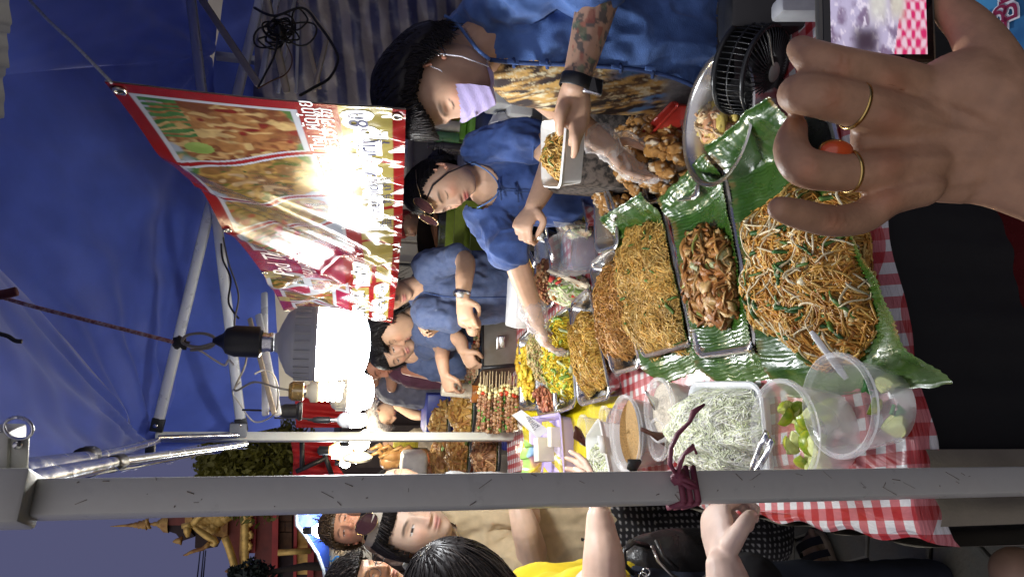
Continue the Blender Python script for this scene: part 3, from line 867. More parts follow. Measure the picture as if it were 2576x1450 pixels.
# cords and cables
def cable(pts, r, label, m, name='cable', cat='cable', group=None, sub=6, n=6):
    """smooth cable through points"""
    P_ = [V(p) for p in pts]; out = []
    for i in range(len(P_) - 1):
        p0, p1, p2, p3 = P_[max(i - 1, 0)], P_[i], P_[i + 1], P_[min(i + 2, len(P_) - 1)]
        for k in range(sub):
            t = k / sub
            out.append(.5 * ((2 * p1) + (p2 - p0) * t + (2 * p0 - 5 * p1 + 4 * p2 - p3) * t * t + (3 * p1 - p0 - 3 * p2 + p3) * t ** 3))
    out.append(P_[-1])
    mb = MB(); mb.tube(out, r, n)
    return tag(mb.build(name, m), label, cat, group)
M_rope = mat('grey_rope', (.42, .42, .38), .8, var=.3, scale=150)
M_redrope = mat('faded_red_rope', (.38, .14, .11), .85, var=.35, scale=140, color2=(.45, .33, .28))
cable([at(65, -10, 1.6), at(120, 50, 1.55), at(190, 115, 1.42), at(280, 207, 1.32)], .0033, 'taut grey cord tying the banner corner to the canopy', M_rope, 'cord', 'cord')
cable([at(-10, 743, 1.62), at(90, 772, 1.59), at(200, 800, 1.56), at(320, 830, 1.53), at(445, 862, 1.50)], .0042, 'faded red rope running to the strut above the large LED bulb', M_redrope, 'rope', 'rope')
cable([at(445, 862, 1.50), at(500, 880, 1.50), at(540, 905, 1.50), at(565, 918, 1.50), at(575, 905, 1.50), at(588, 918, 1.50)], .0022, 'thin white string tail knotted beside the cable of the large bulb', mat('white_string', (.6, .58, .55), .8), 'string', 'string')
cable([at(585, 868, 1.45), at(545, 862, 1.46), at(500, 872, 1.47), at(460, 862, 1.49), at(470, 843, 1.49), at(510, 838, 1.48), at(540, 850, 1.47), at(530, 872, 1.47), at(480, 880, 1.49)], .003, 'looped grey flex holding the large LED bulb to the strut', M_cablegrey, 'flex')
for (x, y, r) in [(452, 858, .012), (462, 866, .010), (448, 866, .008)]:
    mb = MB(); mb.ball(at(x, y, 1.50), r, 6, jit=.4, rng=RNG); tag(mb.build('rope_knot', M_cable), {452: 'big dark knot tying the red rope to the strut', 462: 'dark tape knot on the flex just below the red rope', 448: 'small dark knot left of the red rope end'}[x], 'knot')
cable([at(560, 590, 3.3), at(575, 660, 3.1), at(600, 740, 2.9), at(590, 820, 2.7), at(620, 900, 2.5), at(590, 980, 2.5), at(640, 960, 2.4), at(700, 975, 2.3), at(752, 985, 2.26)], .0035, 'grey cable strung from the banner top to the spiral bulb', M_cablegrey)
cable([at(556, 600, 3.3), at(560, 650, 3.2), at(580, 700, 3.1), at(575, 760, 3.0), at(600, 800, 2.9)], .004, 'dark cable drooping beside the strut at the banner top', M_cable)
cable([at(640, 940, 2.4), at(665, 930, 2.4), at(690, 945, 2.4), at(700, 990, 2.5), at(690, 1040, 2.7), at(640, 1060, 2.8), at(600, 1010, 2.8), at(585, 985, 2.8), at(605, 960, 2.7)], .003, 'pale looping cable tangled around the struts above the spiral bulb', mat('pale_cable', (.5, .48, .42), .5))
cable([at(690, 1050, 3.0), at(760, 1052, 3.0), at(842, 1056, 3.0)], .0035, 'dark cable dropping to the small LED bulb by the white leg', M_cable)
cable([at(610, 1030, 2.8), at(680, 1032, 2.75), at(708, 1033, 2.7)], .004, 'dark cable dropping to the empty black lamp holder', M_cable)
mb = MB(); c_ = at(735, 1033, 2.7); mb.lathe(c_ - UZ * .035, [(.001, 0), (.032, 0), (.036, .01), (.026, .02), (.026, .06), (.018, .08), (.004, .085)], 18)
tag(sharp(mb.build('lamp_holder', M_black)), 'empty black lamp holder hanging between the spiral bulb and the white leg', 'lamp holder')
# tangle of black cable high on the right
e = empty('cable_coil', at(715, 80, 3.2), 'black coiled cable tied in loops to the strut above the tarpaulin', 'cable')
rr = random.Random(12)
for i in range(15):
    cx_, cy_ = 712 + rr.uniform(-35, 50), 80 + rr.uniform(-35, 35)
    a0 = rr.uniform(0, 6.28); rx, ry = rr.uniform(18, 42), rr.uniform(14, 30)
    pts = []
    for k in range(22):
        t = a0 + 2 * math.pi * k / 21
        pts.append(at(710 + (cx_ - 710) * 1 + rx * math.cos(t), cy_ + ry * math.sin(t) + 6 * math.sin(2 * t + i), 3.2 + .02 * math.sin(t * 2 + i) + .004 * i))
    mb = MB(); mb.tube(pts, .0042, 5); mb.build('loop', M_cable, e)
mb = MB(); mb.ball(at(705, 78, 3.19), .022, 7, jit=.3, rng=rr); mb.build('tie', M_cable, e)
cable([at(640, 20, 3.3), at(690, 40, 3.2), at(760, 20, 3.2), at(800, 60, 3.2), at(835, 110, 3.15), at(850, 150, 3.1), at(830, 195, 3.0), at(790, 220, 2.9), at(755, 240, 2.8)], .006, 'thick black cable curving over the striped tarpaulin', M_cable)
cable([at(700, 90, 3.2), at(690, 140, 3.1), at(665, 190, 3.0), at(648, 222, 2.9)], .0045, 'thin dark cable dropping behind the top of the banner', M_cable)
cable([at(720, 110, 3.2), at(735, 150, 3.1), at(720, 185, 3.0), at(680, 205, 2.9), at(650, 222, 2.85)], .003, 'thin brown cable looping below the coil', mat('brown_cable', (.2, .1, .05), .5))
# ------------------------------------------------------------------ table and cloth
qA, qB, qC, qD = V((-.375, .845, 0)), V((.60, 1.16, 0)), V((.02, 3.55, 0)), V((-.90, 3.30, 0))
tA = onz(2328, 1346, TZ); qA = V((tA.x, tA.y, 0))
def tq(u, v, z=TZ):
    p = qA.lerp(qB, u).lerp(qD.lerp(qC, u), v); return V((p.x, p.y, z))
table = empty('table', V((0, 2, 0)), 'long folding table carrying the trays of fried noodles', 'table')
mb = MB(); mb.prism([tq(.015, .01, TZ - .006), tq(.985, .01, TZ - .006), tq(.985, .99, TZ - .006), tq(.015, .99, TZ - .006)], V((0, 0, -.03))); mb.build('table_top', mat('table_board', (.3, .28, .25), .6), table, smooth=False)
for (u, v) in [(.06, .04), (.94, .04), (.06, .5), (.94, .5), (.06, .96), (.94, .96)]:
    mb = MB(); mb.tube([tq(u, v, 0), tq(u, v, TZ - .03)], .016, 10); mb.build('leg', M_tube, table)
def gingham():
    m = bpy.data.materials.new('gingham_vinyl'); m.use_nodes = True; t = m.node_tree; b = t.nodes['Principled BSDF']
    uv = t.nodes.new('ShaderNodeUVMap'); sp = t.nodes.new('ShaderNodeSeparateXYZ'); t.links.new(uv.outputs[0], sp.inputs[0])
    outs = []
    for k in (0, 1):
        f = t.nodes.new('ShaderNodeMath'); f.operation = 'FRACT'; t.links.new(sp.outputs[k], f.inputs[0])
        g_ = t.nodes.new('ShaderNodeMath'); g_.operation = 'GREATER_THAN'; g_.inputs[1].default_value = .5; t.links.new(f.outputs[0], g_.inputs[0]); outs.append(g_)
    ad = t.nodes.new('ShaderNodeMath'); ad.operation = 'ADD'; t.links.new(outs[0].outputs[0], ad.inputs[0]); t.links.new(outs[1].outputs[0], ad.inputs[1])
    hf = t.nodes.new('ShaderNodeMath'); hf.operation = 'MULTIPLY'; hf.inputs[1].default_value = .5; t.links.new(ad.outputs[0], hf.inputs[0])
    cr = t.nodes.new('ShaderNodeValToRGB'); cr.color_ramp.interpolation = 'CONSTANT'; e = cr.color_ramp.elements
    e[0].color = (.68, .67, .66, 1); e[1].position = .26; e[1].color = (.52, .15, .16, 1); e2 = e.new(.76); e2.color = (.40, .025, .028, 1)
    t.links.new(hf.outputs[0], cr.inputs[0])
    no = t.nodes.new('ShaderNodeTexNoise'); no.inputs['Scale'].default_value = 260; no.inputs['Detail'].default_value = 2
    mx = t.nodes.new('ShaderNodeMixRGB'); mx.blend_type = 'MULTIPLY'; mx.inputs[0].default_value = .35; t.links.new(cr.outputs[0], mx.inputs[1]); t.links.new(no.outputs[0], mx.inputs[2])
    t.links.new(mx.outputs[0], b.inputs['Base Color']); b.inputs['Roughness'].default_value = .28
    n2 = t.nodes.new('ShaderNodeTexNoise'); n2.inputs['Scale'].default_value = 9; n2.inputs['Detail'].default_value = 4
    bp = t.nodes.new('ShaderNodeBump'); bp.inputs['Strength'].default_value = .5; bp.inputs['Distance'].default_value = .02; t.links.new(n2.outputs[0], bp.inputs['Height']); t.links.new(bp.outputs[0], b.inputs['Normal'])
    return m
NU, NV = 110, 220
UU, VV = np.meshgrid(np.linspace(-.012, 1.02, NU), np.linspace(-.006, 1.0, NV), indexing='ij')
A_, B_, C_, D_ = (np.array(q) for q in (qA, qB, qC, qD))
w = lambda a: a[..., None]
PP = (A_ * w(1 - UU) + B_ * w(UU)) * w(1 - VV) + (D_ * w(1 - UU) + C_ * w(UU)) * w(VV)
nz = fbm(PP * (1, 1, 0) + .3, 5, 2, 4) - .5
PP[..., 2] = TZ + .006 * nz + .003 * np.sin(PP[..., 0] * 40 + 6 * nz) * .5
droop = np.clip(-UU, 0, 1) / .03 + np.clip(UU - 1, 0, 1) / .03
PP[..., 2] -= .03 * droop ** 1.6 + .035 * np.clip(-VV, 0, 1) / .006
PP[..., 1] += (.006 * np.sin(UU * 31) + .01 * nz) * (VV < .05)
PP[..., 0] += (.006 * np.sin(VV * 120) + .012 * nz) * (UU < .04)
# the front left corner is lifted into a small fold
cf = np.exp(-(((PP[..., 0] - qA.x - .05) / .05) ** 2 + ((PP[..., 1] - qA.y - .22) / .16) ** 2)); PP[..., 2] += .012 * cf
idx = np.arange(NU * NV).reshape(NU, NV); fq = np.stack([idx[:-1, :-1], idx[1:, :-1], idx[1:, 1:], idx[:-1, 1:]], -1).reshape(-1, 4)
me = np_mesh('tablecloth', PP.reshape(-1, 3), fq)
uvl = me.uv_layers.new(name='UVMap')
e1 = np.array((qB - qA).normalized()); e2 = np.array((qD - qA).normalized())
uvv = np.stack([PP.reshape(-1, 3) @ e1 / .040, PP.reshape(-1, 3) @ e2 / .040], -1)
lv = np.empty(len(me.loops), dtype=np.int32); me.loops.foreach_get('vertex_index', lv); uvl.data.foreach_set('uv', uvv[lv].astype(np.float32).ravel())
cloth = tag(link('tablecloth', me, gingham()), 'red and white gingham plastic cloth spread over the stall table', 'tablecloth')
# dark void under the table painted as a black sheet; grey brown corner cloth
M_skirt = mat('skirt_cloth', (.26, .23, .17), .85, var=.15, scale=12, bump=.3, bscale=200)
mb = MB()
def skf(u, v):
    p = qA.lerp(qB, u * .93 + .01); d = V((.33, -.94, 0))
    sw = .009 * math.sin(38 * u + 2 * v) + .005 * math.sin(91 * u)
    return V((p.x, p.y, TZ - .012 - v * .62)) + d * (sw * (.1 + v) - .012)
mb.grid(skf, 90, 14)
tag(mb.build('dark_front_sheet', mat('front_void_black', (.012, .012, .012), .9, var=.2)), 'black sheet put in for the dark void below the front edge of the table', 'dark sheet')
mb = MB()
mb.grid(lambda u, v: V(skf(.002 + .12 * u, v)) + V((.33, -.94, 0)) * (.03 + .006 * math.sin(9 * u)), 24, 14)
mb.grid(lambda u, v: V(tq(0, u * .30, TZ - .012 - v * .62)) - V((.018 + .012 * math.sin(30 * u + v) * (.3 + v), 0, 0)) + V((0, .0, 0)), 30, 14)
tag(mb.build('corner_cloth', M_skirt), 'grey brown cloth hanging at the front left corner of the table', 'cloth')
# yellow plastic sheet under the far left of the trays
mb = MB(); ye = [onz(x, y, TZ + .006) for x, y in [(1318, 1195), (1318, 1010), (1560, 995), (1450, 1205)]]
mb.grid(lambda u, v: ye[0].lerp(ye[1], u).lerp(ye[3].lerp(ye[2], u), v) + UZ * (.004 * math.sin(22 * u + 15 * v) + .004), 20, 20)
tag(mb.build('yellow_sheet', mat('yellow_plastic_sheet', (.62, .50, .01), .22, var=.06)), 'shiny yellow plastic sheet laid under the far trays beside the purple basket', 'plastic sheet')
# ------------------------------------------------------------------ trays, leaves and heaps of food
M_tray = mat('stainless_tray', (.62, .62, .60), .22, metal=.95, var=.10, scale=10, bump=.15, bscale=30)
M_food = mat('glossy_food', attr='Col', rough=.4, var=.18, scale=160, spec=.38, sss=.0)
M_fooddry = mat('crisp_food', attr='Col', rough=.55, var=.25, scale=180, bump=.5, bscale=300)
def quad(px, z):
    """far-left, far-right, near-right, near-left picture corners -> bilinear map"""
    zs = z if isinstance(z, (list, tuple)) else [z] * 4
    p = [onz(x, y, zz) for (x, y), zz in zip(px, zs)]
    def Q(u, v, dz=0.0):
        return p[0].lerp(p[1], u).lerp(p[3].lerp(p[2], u), v) + UZ * dz
    Q.W = ((p[1] - p[0]).length + (p[2] - p[3]).length) / 2
    Q.D = ((p[3] - p[0]).length + (p[2] - p[1]).length) / 2
    return Q
def rloop(Q, ins, dz, rad, n=8):
    """rounded rectangle on the map, inset metres"""
    W, D = Q.W, Q.D; r = max(.004, rad); out = []
    for cx_, cy_, a0 in ((W - ins - r, D - ins - r, 0), (ins + r, D - ins - r, math.pi / 2), (ins + r, ins + r, math.pi), (W - ins - r, ins + r, 1.5 * math.pi)):
        for k in range(n):
            t = a0 + math.pi / 2 * k / (n - 1)
            out.append(Q((cx_ + r * math.cos(t)) / W, (cy_ + r * math.sin(t)) / D, dz))
    return out
def tray(name, Q, depth, label, m=None, cat='tray', rim=.012, rad=.03, slope=.018, group=None, th=.002):
    loops = [rloop(Q, slope + rim, -depth, rad * .8), rloop(Q, rim + .004, -.004, rad), rloop(Q, rim, .0, rad), rloop(Q, .003, .001, rad + .008), rloop(Q, 0, -.003, rad + .009), rloop(Q, .002, -.007, rad + .008), rloop(Q, rim + .002, -.008, rad), rloop(Q, slope + rim - .002, -depth - th, rad * .8)]
    n = len(loops[0]); mb = MB()
    vs = [p for l in loops for p in l]
    fs = [(i * n + k, i * n + (k + 1) % n, (i + 1) * n + (k + 1) % n, (i + 1) * n + k) for i in range(len(loops) - 1) for k in range(n)]
    c0 = sum(loops[0], V((0, 0, 0))) / n; c1 = sum(loops[-1], V((0, 0, 0))) / n
    vs += [c0, c1]; a, b = len(vs) - 2, len(vs) - 1; k0 = (len(loops) - 1) * n
    fs += [(k, (k + 1) % n, a) for k in range(n)] + [(k0 + (k + 1) % n, k0 + k, b) for k in range(n)]
    mb.add(vs, fs)
    return tag(sharp(mb.build(name, m or M_tray), 50), label, cat, group)
def edge_of(u, v, seed):
    """uneven, roughly rectangular outline of a heap"""
    t = np.arctan2(v, u); c_, s_ = np.cos(t), np.sin(t)
    return (c_ ** 4 + s_ ** 4) ** -.25 * (.62 + .56 * fbm(np.stack([c_ * 1.6 + 9, s_ * 1.6 + 9, t * 0 + seed], -1), 1.5, seed, 3))
def height(u, v, h, seed):
    r2 = (u * u + v * v) / edge_of(u, v, seed) ** 2
    p = np.stack([u * 2.2, v * 2.2, u * 0 + seed], -1)
    return h * np.clip(1 - r2, 0, 1) ** .55 * (.55 + .9 * fbm(p, 1.6, seed, 3))
def strands(rs, fr, n, length, rad, cols, curl, h, seed, flat=1.0, K=9, lift=.004, spread=1.0, jz=.012, sides=4):
    c, e1, a, e2, b = fr
    r = np.sqrt(rs.rand(n)) * spread; th = rs.rand(n) * 2 * np.pi
    r = r * edge_of(np.cos(th), np.sin(th), seed); x = r * np.cos(th) * a; y = r * np.sin(th) * b
    L = length * (.6 + .8 * rs.rand(n)); cl = np.stack([x, y, x * 0 + seed], -1); hd = vnoise(cl, 28, seed) * 14 + rs.normal(size=n) * .8; kv = rs.normal(size=n) * curl
    X = np.zeros((n, K)); Y_ = np.zeros((n, K)); st = L / (K - 1)
    X[:, 0], Y_[:, 0] = x, y
    for k in range(1, K):
        kv = kv * .8 + rs.normal(size=n) * curl * .6
        hd = hd + kv * st
        X[:, k] = X[:, k - 1] + np.cos(hd) * st; Y_[:, k] = Y_[:, k - 1] + np.sin(hd) * st
    X -= (X.mean(1) - x)[:, None]; Y_ -= (Y_.mean(1) - y)[:, None]
    u, v = X / a, Y_ / b
    q = np.sqrt(u * u + v * v); lim = 1.06 * edge_of(u, v, seed); sc = np.where(q > lim, lim / np.maximum(q, 1e-6), 1); u, v = u * sc, v * sc
    Z = height(u, v, h, seed) + lift + (rs.rand(n) * jz)[:, None] - jz * .45 + jz * .35 * np.sin(np.linspace(0, 5, K)[None] + rs.rand(n)[:, None] * 6.28)
    e1, e2, c = np.array(e1), np.array(e2), np.array(c)
    Pt = c + (u * a)[..., None] * e1 + (v * b)[..., None] * e2 + Z[..., None] * np.array((0, 0, 1.0))
    Tn = np.gradient(Pt, axis=1); Tn /= np.linalg.norm(Tn, axis=2, keepdims=True) + 1e-9
    sd_ = np.cross(Tn, np.array((0, 0, 1.0))); sd_ /= np.linalg.norm(sd_, axis=2, keepdims=True) + 1e-9
    up = np.cross(sd_, Tn)
    rr_ = rad * (.75 + .5 * rs.rand(n))[:, None] * (np.minimum(1, .35 + 1.8 * np.sin(np.linspace(0.1, math.pi - .1, K))))[None]
    tw = (rs.normal(size=n) * (.5 if flat > 1 else 0))[:, None, None]
    rings = []
    for s in range(sides):
        t = 2 * math.pi * s / sides
        A = math.cos(t) * rr_[..., None] * flat; B = math.sin(t) * rr_[..., None]
        rings.append(Pt + sd_ * (A * np.cos(tw) - B * np.sin(tw)) + up * (A * np.sin(tw) + B * np.cos(tw)))
    R = np.stack(rings, 2)                                  # n,K,sides,3
    base = np.arange(n * K * sides).reshape(n, K, sides)
    f = np.stack([base[:, :-1], np.roll(base, -1, 2)[:, :-1], np.roll(base, -1, 2)[:, 1:], base[:, 1:]], -1).reshape(-1, 4)
    cols = np.array(cols); ci = rs.randint(0, len(cols), n)
    cc = cols[ci] * (.75 + .5 * rs.rand(n, 1)) * (.62 + .76 * fbm(cl, 22, seed + 3, 2))[:, None]
    return R.reshape(-1, 3), f, np.repeat(cc, K * sides, axis=0)
def blobs(rs, fr, n, size, cols, h, seed, lift=.004, spread=.95, sq=.6):
    """small uneven lumps scattered over a heap"""
    c, e1, a, e2, b = fr
    ico = []; 
    bm = bmesh.new(); bmesh.ops.create_icosphere(bm, subdivisions=1, radius=1); vv = np.array([v.co[:] for v in bm.verts]); ff = np.array([[v.index for v in f.verts] for f in bm.faces]); bm.free()
    r = np.sqrt(rs.rand(n)) * spread; th = rs.rand(n) * 2 * np.pi
    r = r * edge_of(np.cos(th), np.sin(th), seed); u, v = r * np.cos(th), r * np.sin(th)
    Z = height(u, v, h, seed) + lift
    P = np.array(c) + (u * a)[:, None] * np.array(e1) + (v * b)[:, None] * np.array(e2) + Z[:, None] * np.array((0, 0, 1.0))
    s = size * (.55 + .9 * rs.rand(n, 1, 1)) * (1 + (rs.rand(n, 1, 3) - .5) * 1.1) * np.array((1, 1, sq))
    jit = 1 + (rs.rand(n, len(vv), 1) - .5) * .55
    rot = rs.normal(size=(n, 3, 3)); rot, _ = np.linalg.qr(rot)
    VV_ = P[:, None] + np.einsum('nij,nkj->nki', rot, vv[None] * jit) * s
    F_ = (ff[None] + (np.arange(n) * len(vv))[:, None, None]).reshape(-1, 3)
    cols = np.array(cols); cc = cols[rs.randint(0, len(cols), n)] * (.75 + .5 * rs.rand(n, 1))
    return VV_.reshape(-1, 3), F_, np.repeat(cc, len(vv), axis=0)
def mound(fr, h, seed, col, nr=14, na=48):
    c, e1, a, e2, b = fr
    rr_, tt = np.meshgrid(np.linspace(0, 1, nr), np.linspace(0, 2 * np.pi, na, endpoint=False), indexing='ij')
    ed = edge_of(np.cos(tt), np.sin(tt), seed); u, v = rr_ * np.cos(tt) * ed, rr_ * np.sin(tt) * ed
    P = np.array(c) + (u * a)[..., None] * np.array(e1) + (v * b)[..., None] * np.array(e2) + (height(u, v, h, seed) * .93)[..., None] * np.array((0, 0, 1.0))
    idx = np.arange(nr * na).reshape(nr, na)
    f = np.stack([idx[:-1], np.roll(idx, -1, 1)[:-1], np.roll(idx, -1, 1)[1:], idx[1:]], -1).reshape(-1, 4)
    return P.reshape(-1, 3), f, np.tile(np.array(col), (nr * na, 1)) * (.7 + .6 * fbm(P.reshape(-1, 3), 60, 3, 3))[:, None]
def heap(name, fr, h, seed, base, layers, label, cat, m=None):
    rs = np.random.RandomState(seed)
    vs, fs, cs, o = [], [], [], 0
    for part in [mound(fr, h, seed, base)] + [(strands if L[0] == 's' else blobs)(rs, fr, h=h, seed=seed, **L[1]) for L in layers]:
        v, f, c = part
        if f.shape[1] == 3: f = np.concatenate([f, f[:, 2:3]], 1)
        vs.append(v); fs.append(f + o); cs.append(c); o += len(v)
    v, f, c = np.concatenate(vs), np.concatenate(fs), np.concatenate(cs)
    tri = f[:, 2] == f[:, 3]
    me = bpy.data.meshes.new(name)
    me.vertices.add(len(v)); me.vertices.foreach_set('co', v.astype(np.float32).ravel())
    lt = np.where(tri, 3, 4); lp = np.concatenate([f[i][:n_] for i, n_ in ()]) if False else None
    mask = np.ones_like(f, dtype=bool); mask[tri, 3] = False
    li = f[mask]
    me.loops.add(len(li)); me.loops.foreach_set('vertex_index', li.astype(np.int32))
    me.polygons.add(len(f)); me.polygons.foreach_set('loop_start', np.concatenate([[0], np.cumsum(lt)[:-1]]).astype(np.int32)); me.polygons.foreach_set('loop_total', lt.astype(np.int32))
    a = me.color_attributes.new('Col', 'FLOAT_COLOR', 'POINT'); c4 = np.ones((len(v), 4), dtype=np.float32); c4[:, :3] = c; a.data.foreach_set('color', c4.ravel())
    me.update(calc_edges=True)
    return tag(link(name, me, m or M_food), label, cat, kind='stuff')
def frame(px, z):
    """frame of a heap from its left, right, far, near picture points"""
    l, r, f_, n_ = (onz(x, y, z) for x, y in px)
    c = (l + r) / 2 * .5 + (f_ + n_) / 2 * .5
    return (c, (r - l).normalized(), (r - l).length / 2, (n_ - f_).normalized(), (n_ - f_).length / 2)
def leaf(name, Q, label, seed, n1=150, n2=44, rise=(.0, .05), over=.05, droop=.05, side=.035):
    """banana leaf lining a tray: ribbed sheet, its ends reaching over the rim"""
    rs = np.random.RandomState(seed)
    U, W = np.meshgrid(np.linspace(-over / Q.W, 1.0 + .02, n1), np.linspace(0, 1, n2), indexing='ij')
    P = np.zeros((n1, n2, 3)); 
    for i in range(n1):
        wob = .02 * math.sin(i * .11 + seed) + .012 * math.sin(i * .31 + seed * 2)
        for j in range(n2):
            vv = W[i, j]; v2 = .5 + (vv - .5) * (1.0 + wob)
            P[i, j] = Q(U[i, j], v2)
    edge = np.abs(W - .5) * 2
    bowl = -side * (1 - edge ** 3)
    lft = sstep(.03, -over / Q.W, U); rgt = sstep(.86, 1.02, U)
    z = bowl * (1 - lft) * (1 - rgt) - droop * lft + rise[1] * rgt + rise[0] * lft
    z += .0024 * np.sin(U * Q.W / .0085 * 2 * np.pi + .6 * np.sin(W * 6)) * (.4 + .6 * edge)
    q = np.stack([U * 5, W * 4, U * 0 + seed], -1); z += .016 * (fbm(q, 1, seed, 3) - .5) * (.3 + lft + rgt)
    P[..., 2] += z
    P[..., :2] += (.014 * (fbm(q * 2.5, 1.3, seed + 5, 3) - .5))[..., None]
    idx = np.arange(n1 * n2).reshape(n1, n2); f = np.stack([idx[:-1, :-1], idx[1:, :-1], idx[1:, 1:], idx[:-1, 1:]], -1).reshape(-1, 4)
    vein = .5 + .5 * np.sin(U * Q.W / .0085 * 2 * np.pi + .6 * np.sin(W * 6))
    c = mixc((.015, .055, .006), (.042, .11, .012), .35 * vein + .75 * fbm(q, 2, seed + 2, 3) - .1)
    c = mixc(c, np.broadcast_to((.13, .20, .065), c.shape), lft * .55 + .2 * (edge > .93))
    c = mixc(c, np.broadcast_to((.16, .11, .03), c.shape), (edge > .95) * sstep(.45, .7, fbm(q, 5, seed + 7, 2)))
    return tag(link(name, np_mesh(name, P.reshape(-1, 3), f, c.reshape(-1, 3)), M_leaf), label, 'leaf')
M_leaf = mat('oiled_banana_leaf', attr='Col', rough=.27, var=.12, scale=30, spec=.6, coat=.4, bump=.15, bscale=150)
RZ = TZ + .055
# -- three leaf-lined trays in front
Q1 = quad([(1915, 935), (1822, 385), (1990, 262), (2285, 885)], RZ); Q1b = quad([(1905, 915), (1812, 392), (2085, 262), (2232, 860)], RZ - .032)
tray('lined_tray', Q1b, .018, 'steel tray under the front banana leaf with the biggest noodle heap')
leaf('banana_leaf', Q1, 'broad glossy banana leaf under the big front heap of noodles', 3, rise=(0, .045))
Q2 = quad([(1752, 930), (1680, 510), (1806, 395), (1893, 888)], RZ); Q2b = quad([(1748, 905), (1680, 520), (1816, 388), (1904, 884)], RZ - .004)
tray('lined_tray', Q2b, .045, 'steel tray under the middle banana leaf of wide rice noodles')
leaf('banana_leaf', Q2, 'oily banana leaf under the wide brown rice noodles, middle of the three leaves', 5, rise=(0, .03), over=.045)
Q3 = quad([(1612, 928), (1540, 560), (1652, 492), (1733, 868)], RZ); Q3b = quad([(1612, 905), (1540, 570), (1662, 486), (1745, 868)], RZ - .004)
tray('lined_tray', Q3b, .045, 'steel tray under the banana leaf of fine fried vermicelli')
leaf('banana_leaf', Q3, 'banana leaf under the fine fried vermicelli, farthest of the three leaves', 8, rise=(0, .04), over=.045)
BR_, YB, OR_ = (.36, .17, .035), (.46, .27, .055), (.42, .19, .03)
heap('noodle_heap', frame([(2050, 905), (2030, 440), (1885, 660), (2212, 690)], TZ + .022), .055, 21, (.30, .15, .03), [
    ('s', dict(n=3600, length=.07, rad=.0022, cols=[(.44, .21, .035), (.50, .27, .05), (.34, .14, .02), (.54, .35, .10)], curl=26)),
    ('b', dict(n=1100, size=.0065, cols=[(.40, .22, .05), (.5, .36, .12), (.28, .11, .02)])),
    ('s', dict(n=120, length=.055, rad=.0022, cols=[(.66, .58, .38), (.6, .5, .3)], curl=22, lift=.012)),
    ('s', dict(n=70, length=.03, rad=.0022, cols=[(.03, .09, .02), (.08, .16, .03)], curl=8, lift=.012, flat=2.0)),
    ('b', dict(n=40, size=.009, cols=[(.60, .54, .36), (.55, .40, .16)], lift=.008))], 'big heap of brown fried noodles with bean sprouts on the front banana leaf', 'noodles')
heap('noodle_heap', frame([(1812, 825), (1785, 570), (1738, 690), (1858, 690)], TZ + .02), .028, 22, (.24, .12, .03), [
    ('s', dict(n=520, length=.08, rad=.0018, flat=5.5, cols=[(.30, .13, .035), (.38, .19, .055), (.26, .10, .025), (.44, .28, .11)], curl=13, jz=.02)),
    ('b', dict(n=260, size=.008, cols=[(.34, .2, .07), (.5, .38, .2), (.2, .09, .03)])),
    ('s', dict(n=30, length=.045, rad=.003, flat=3, cols=[(.26, .30, .07), (.45, .48, .25)], curl=10, lift=.01))], 'heap of wide glossy rice noodles on the middle banana leaf', 'noodles')
heap('noodle_heap', frame([(1672, 898), (1620, 552), (1572, 745), (1728, 720)], TZ + .022), .048, 23, (.34, .19, .04), [
    ('s', dict(n=4200, length=.05, rad=.0013, cols=[(.50, .31, .08), (.56, .38, .12), (.44, .25, .06), (.46, .25, .05)], curl=34, K=8, sides=3)),
    ('b', dict(n=520, size=.005, cols=[(.5, .36, .12), (.46, .28, .06), (.44, .25, .05)])),
    ('s', dict(n=26, length=.022, rad=.0018, flat=2.0, cols=[(.10, .18, .03), (.05, .10, .02)], curl=8, lift=.012))], 'heap of fine golden vermicelli on the farthest banana leaf', 'noodles', )
heap('shrimp_salad', frame([(1842, 372), (1830, 262), (1795, 320), (1875, 320)], TZ + .03), .05, 24, (.5, .30, .12), [
    ('b', dict(n=170, size=.013, cols=[(.62, .40, .14), (.68, .52, .3), (.66, .34, .18), (.62, .48, .12)])), ('s', dict(n=60, length=.03, rad=.003, cols=[(.66, .50, .3), (.6, .36, .2)], curl=50, lift=.012))], 'pile of pink shrimp and egg in the steel basin under the fan', 'food')
# -- steel trays, front to back
Q4 = quad([(1538, 946), (1478, 662), (1545, 612), (1612, 926)], RZ)
tray('steel_tray', Q4, .05, 'steel tray of orange brown noodles next behind the vermicelli leaf')
heap('noodle_heap', frame([(1578, 918), (1540, 660), (1515, 800), (1606, 775)], TZ + .015), .048, 31, (.26, .12, .025), [('s', dict(n=2600, length=.045, rad=.0018, cols=[(.38, .18, .045), (.44, .24, .06), (.32, .14, .03)], curl=36, K=8, sides=3)), ('b', dict(n=420, size=.0045, cols=[(.45, .26, .07), (.40, .2, .05), (.38, .16, .04)]))], 'heap of orange brown noodles in the tray behind the vermicelli', 'noodles')
Q5 = quad([(1452, 1024), (1434, 758), (1480, 718), (1538, 1002)], RZ)
tray('steel_tray', Q5, .05, 'steel tray of golden noodles with onion, second from the banana leaves')
heap('noodle_heap', frame([(1505, 985), (1468, 785), (1455, 890), (1522, 868)], TZ + .015), .045, 32, (.32, .18, .03), [('s', dict(n=1500, length=.05, rad=.002, cols=[(.50, .29, .05), (.56, .36, .08), (.43, .22, .04)], curl=32, K=8, sides=3)), ('b', dict(n=90, size=.008, cols=[(.6, .5, .28), (.5, .3, .07)]))], 'heap of golden noodles with onion in the second steel tray', 'noodles')
Q6 = quad([(1392, 1046), (1384, 800), (1432, 762), (1448, 1022)], RZ)
tray('steel_tray', Q6, .045, 'steel tray of bright yellow noodles with greens')
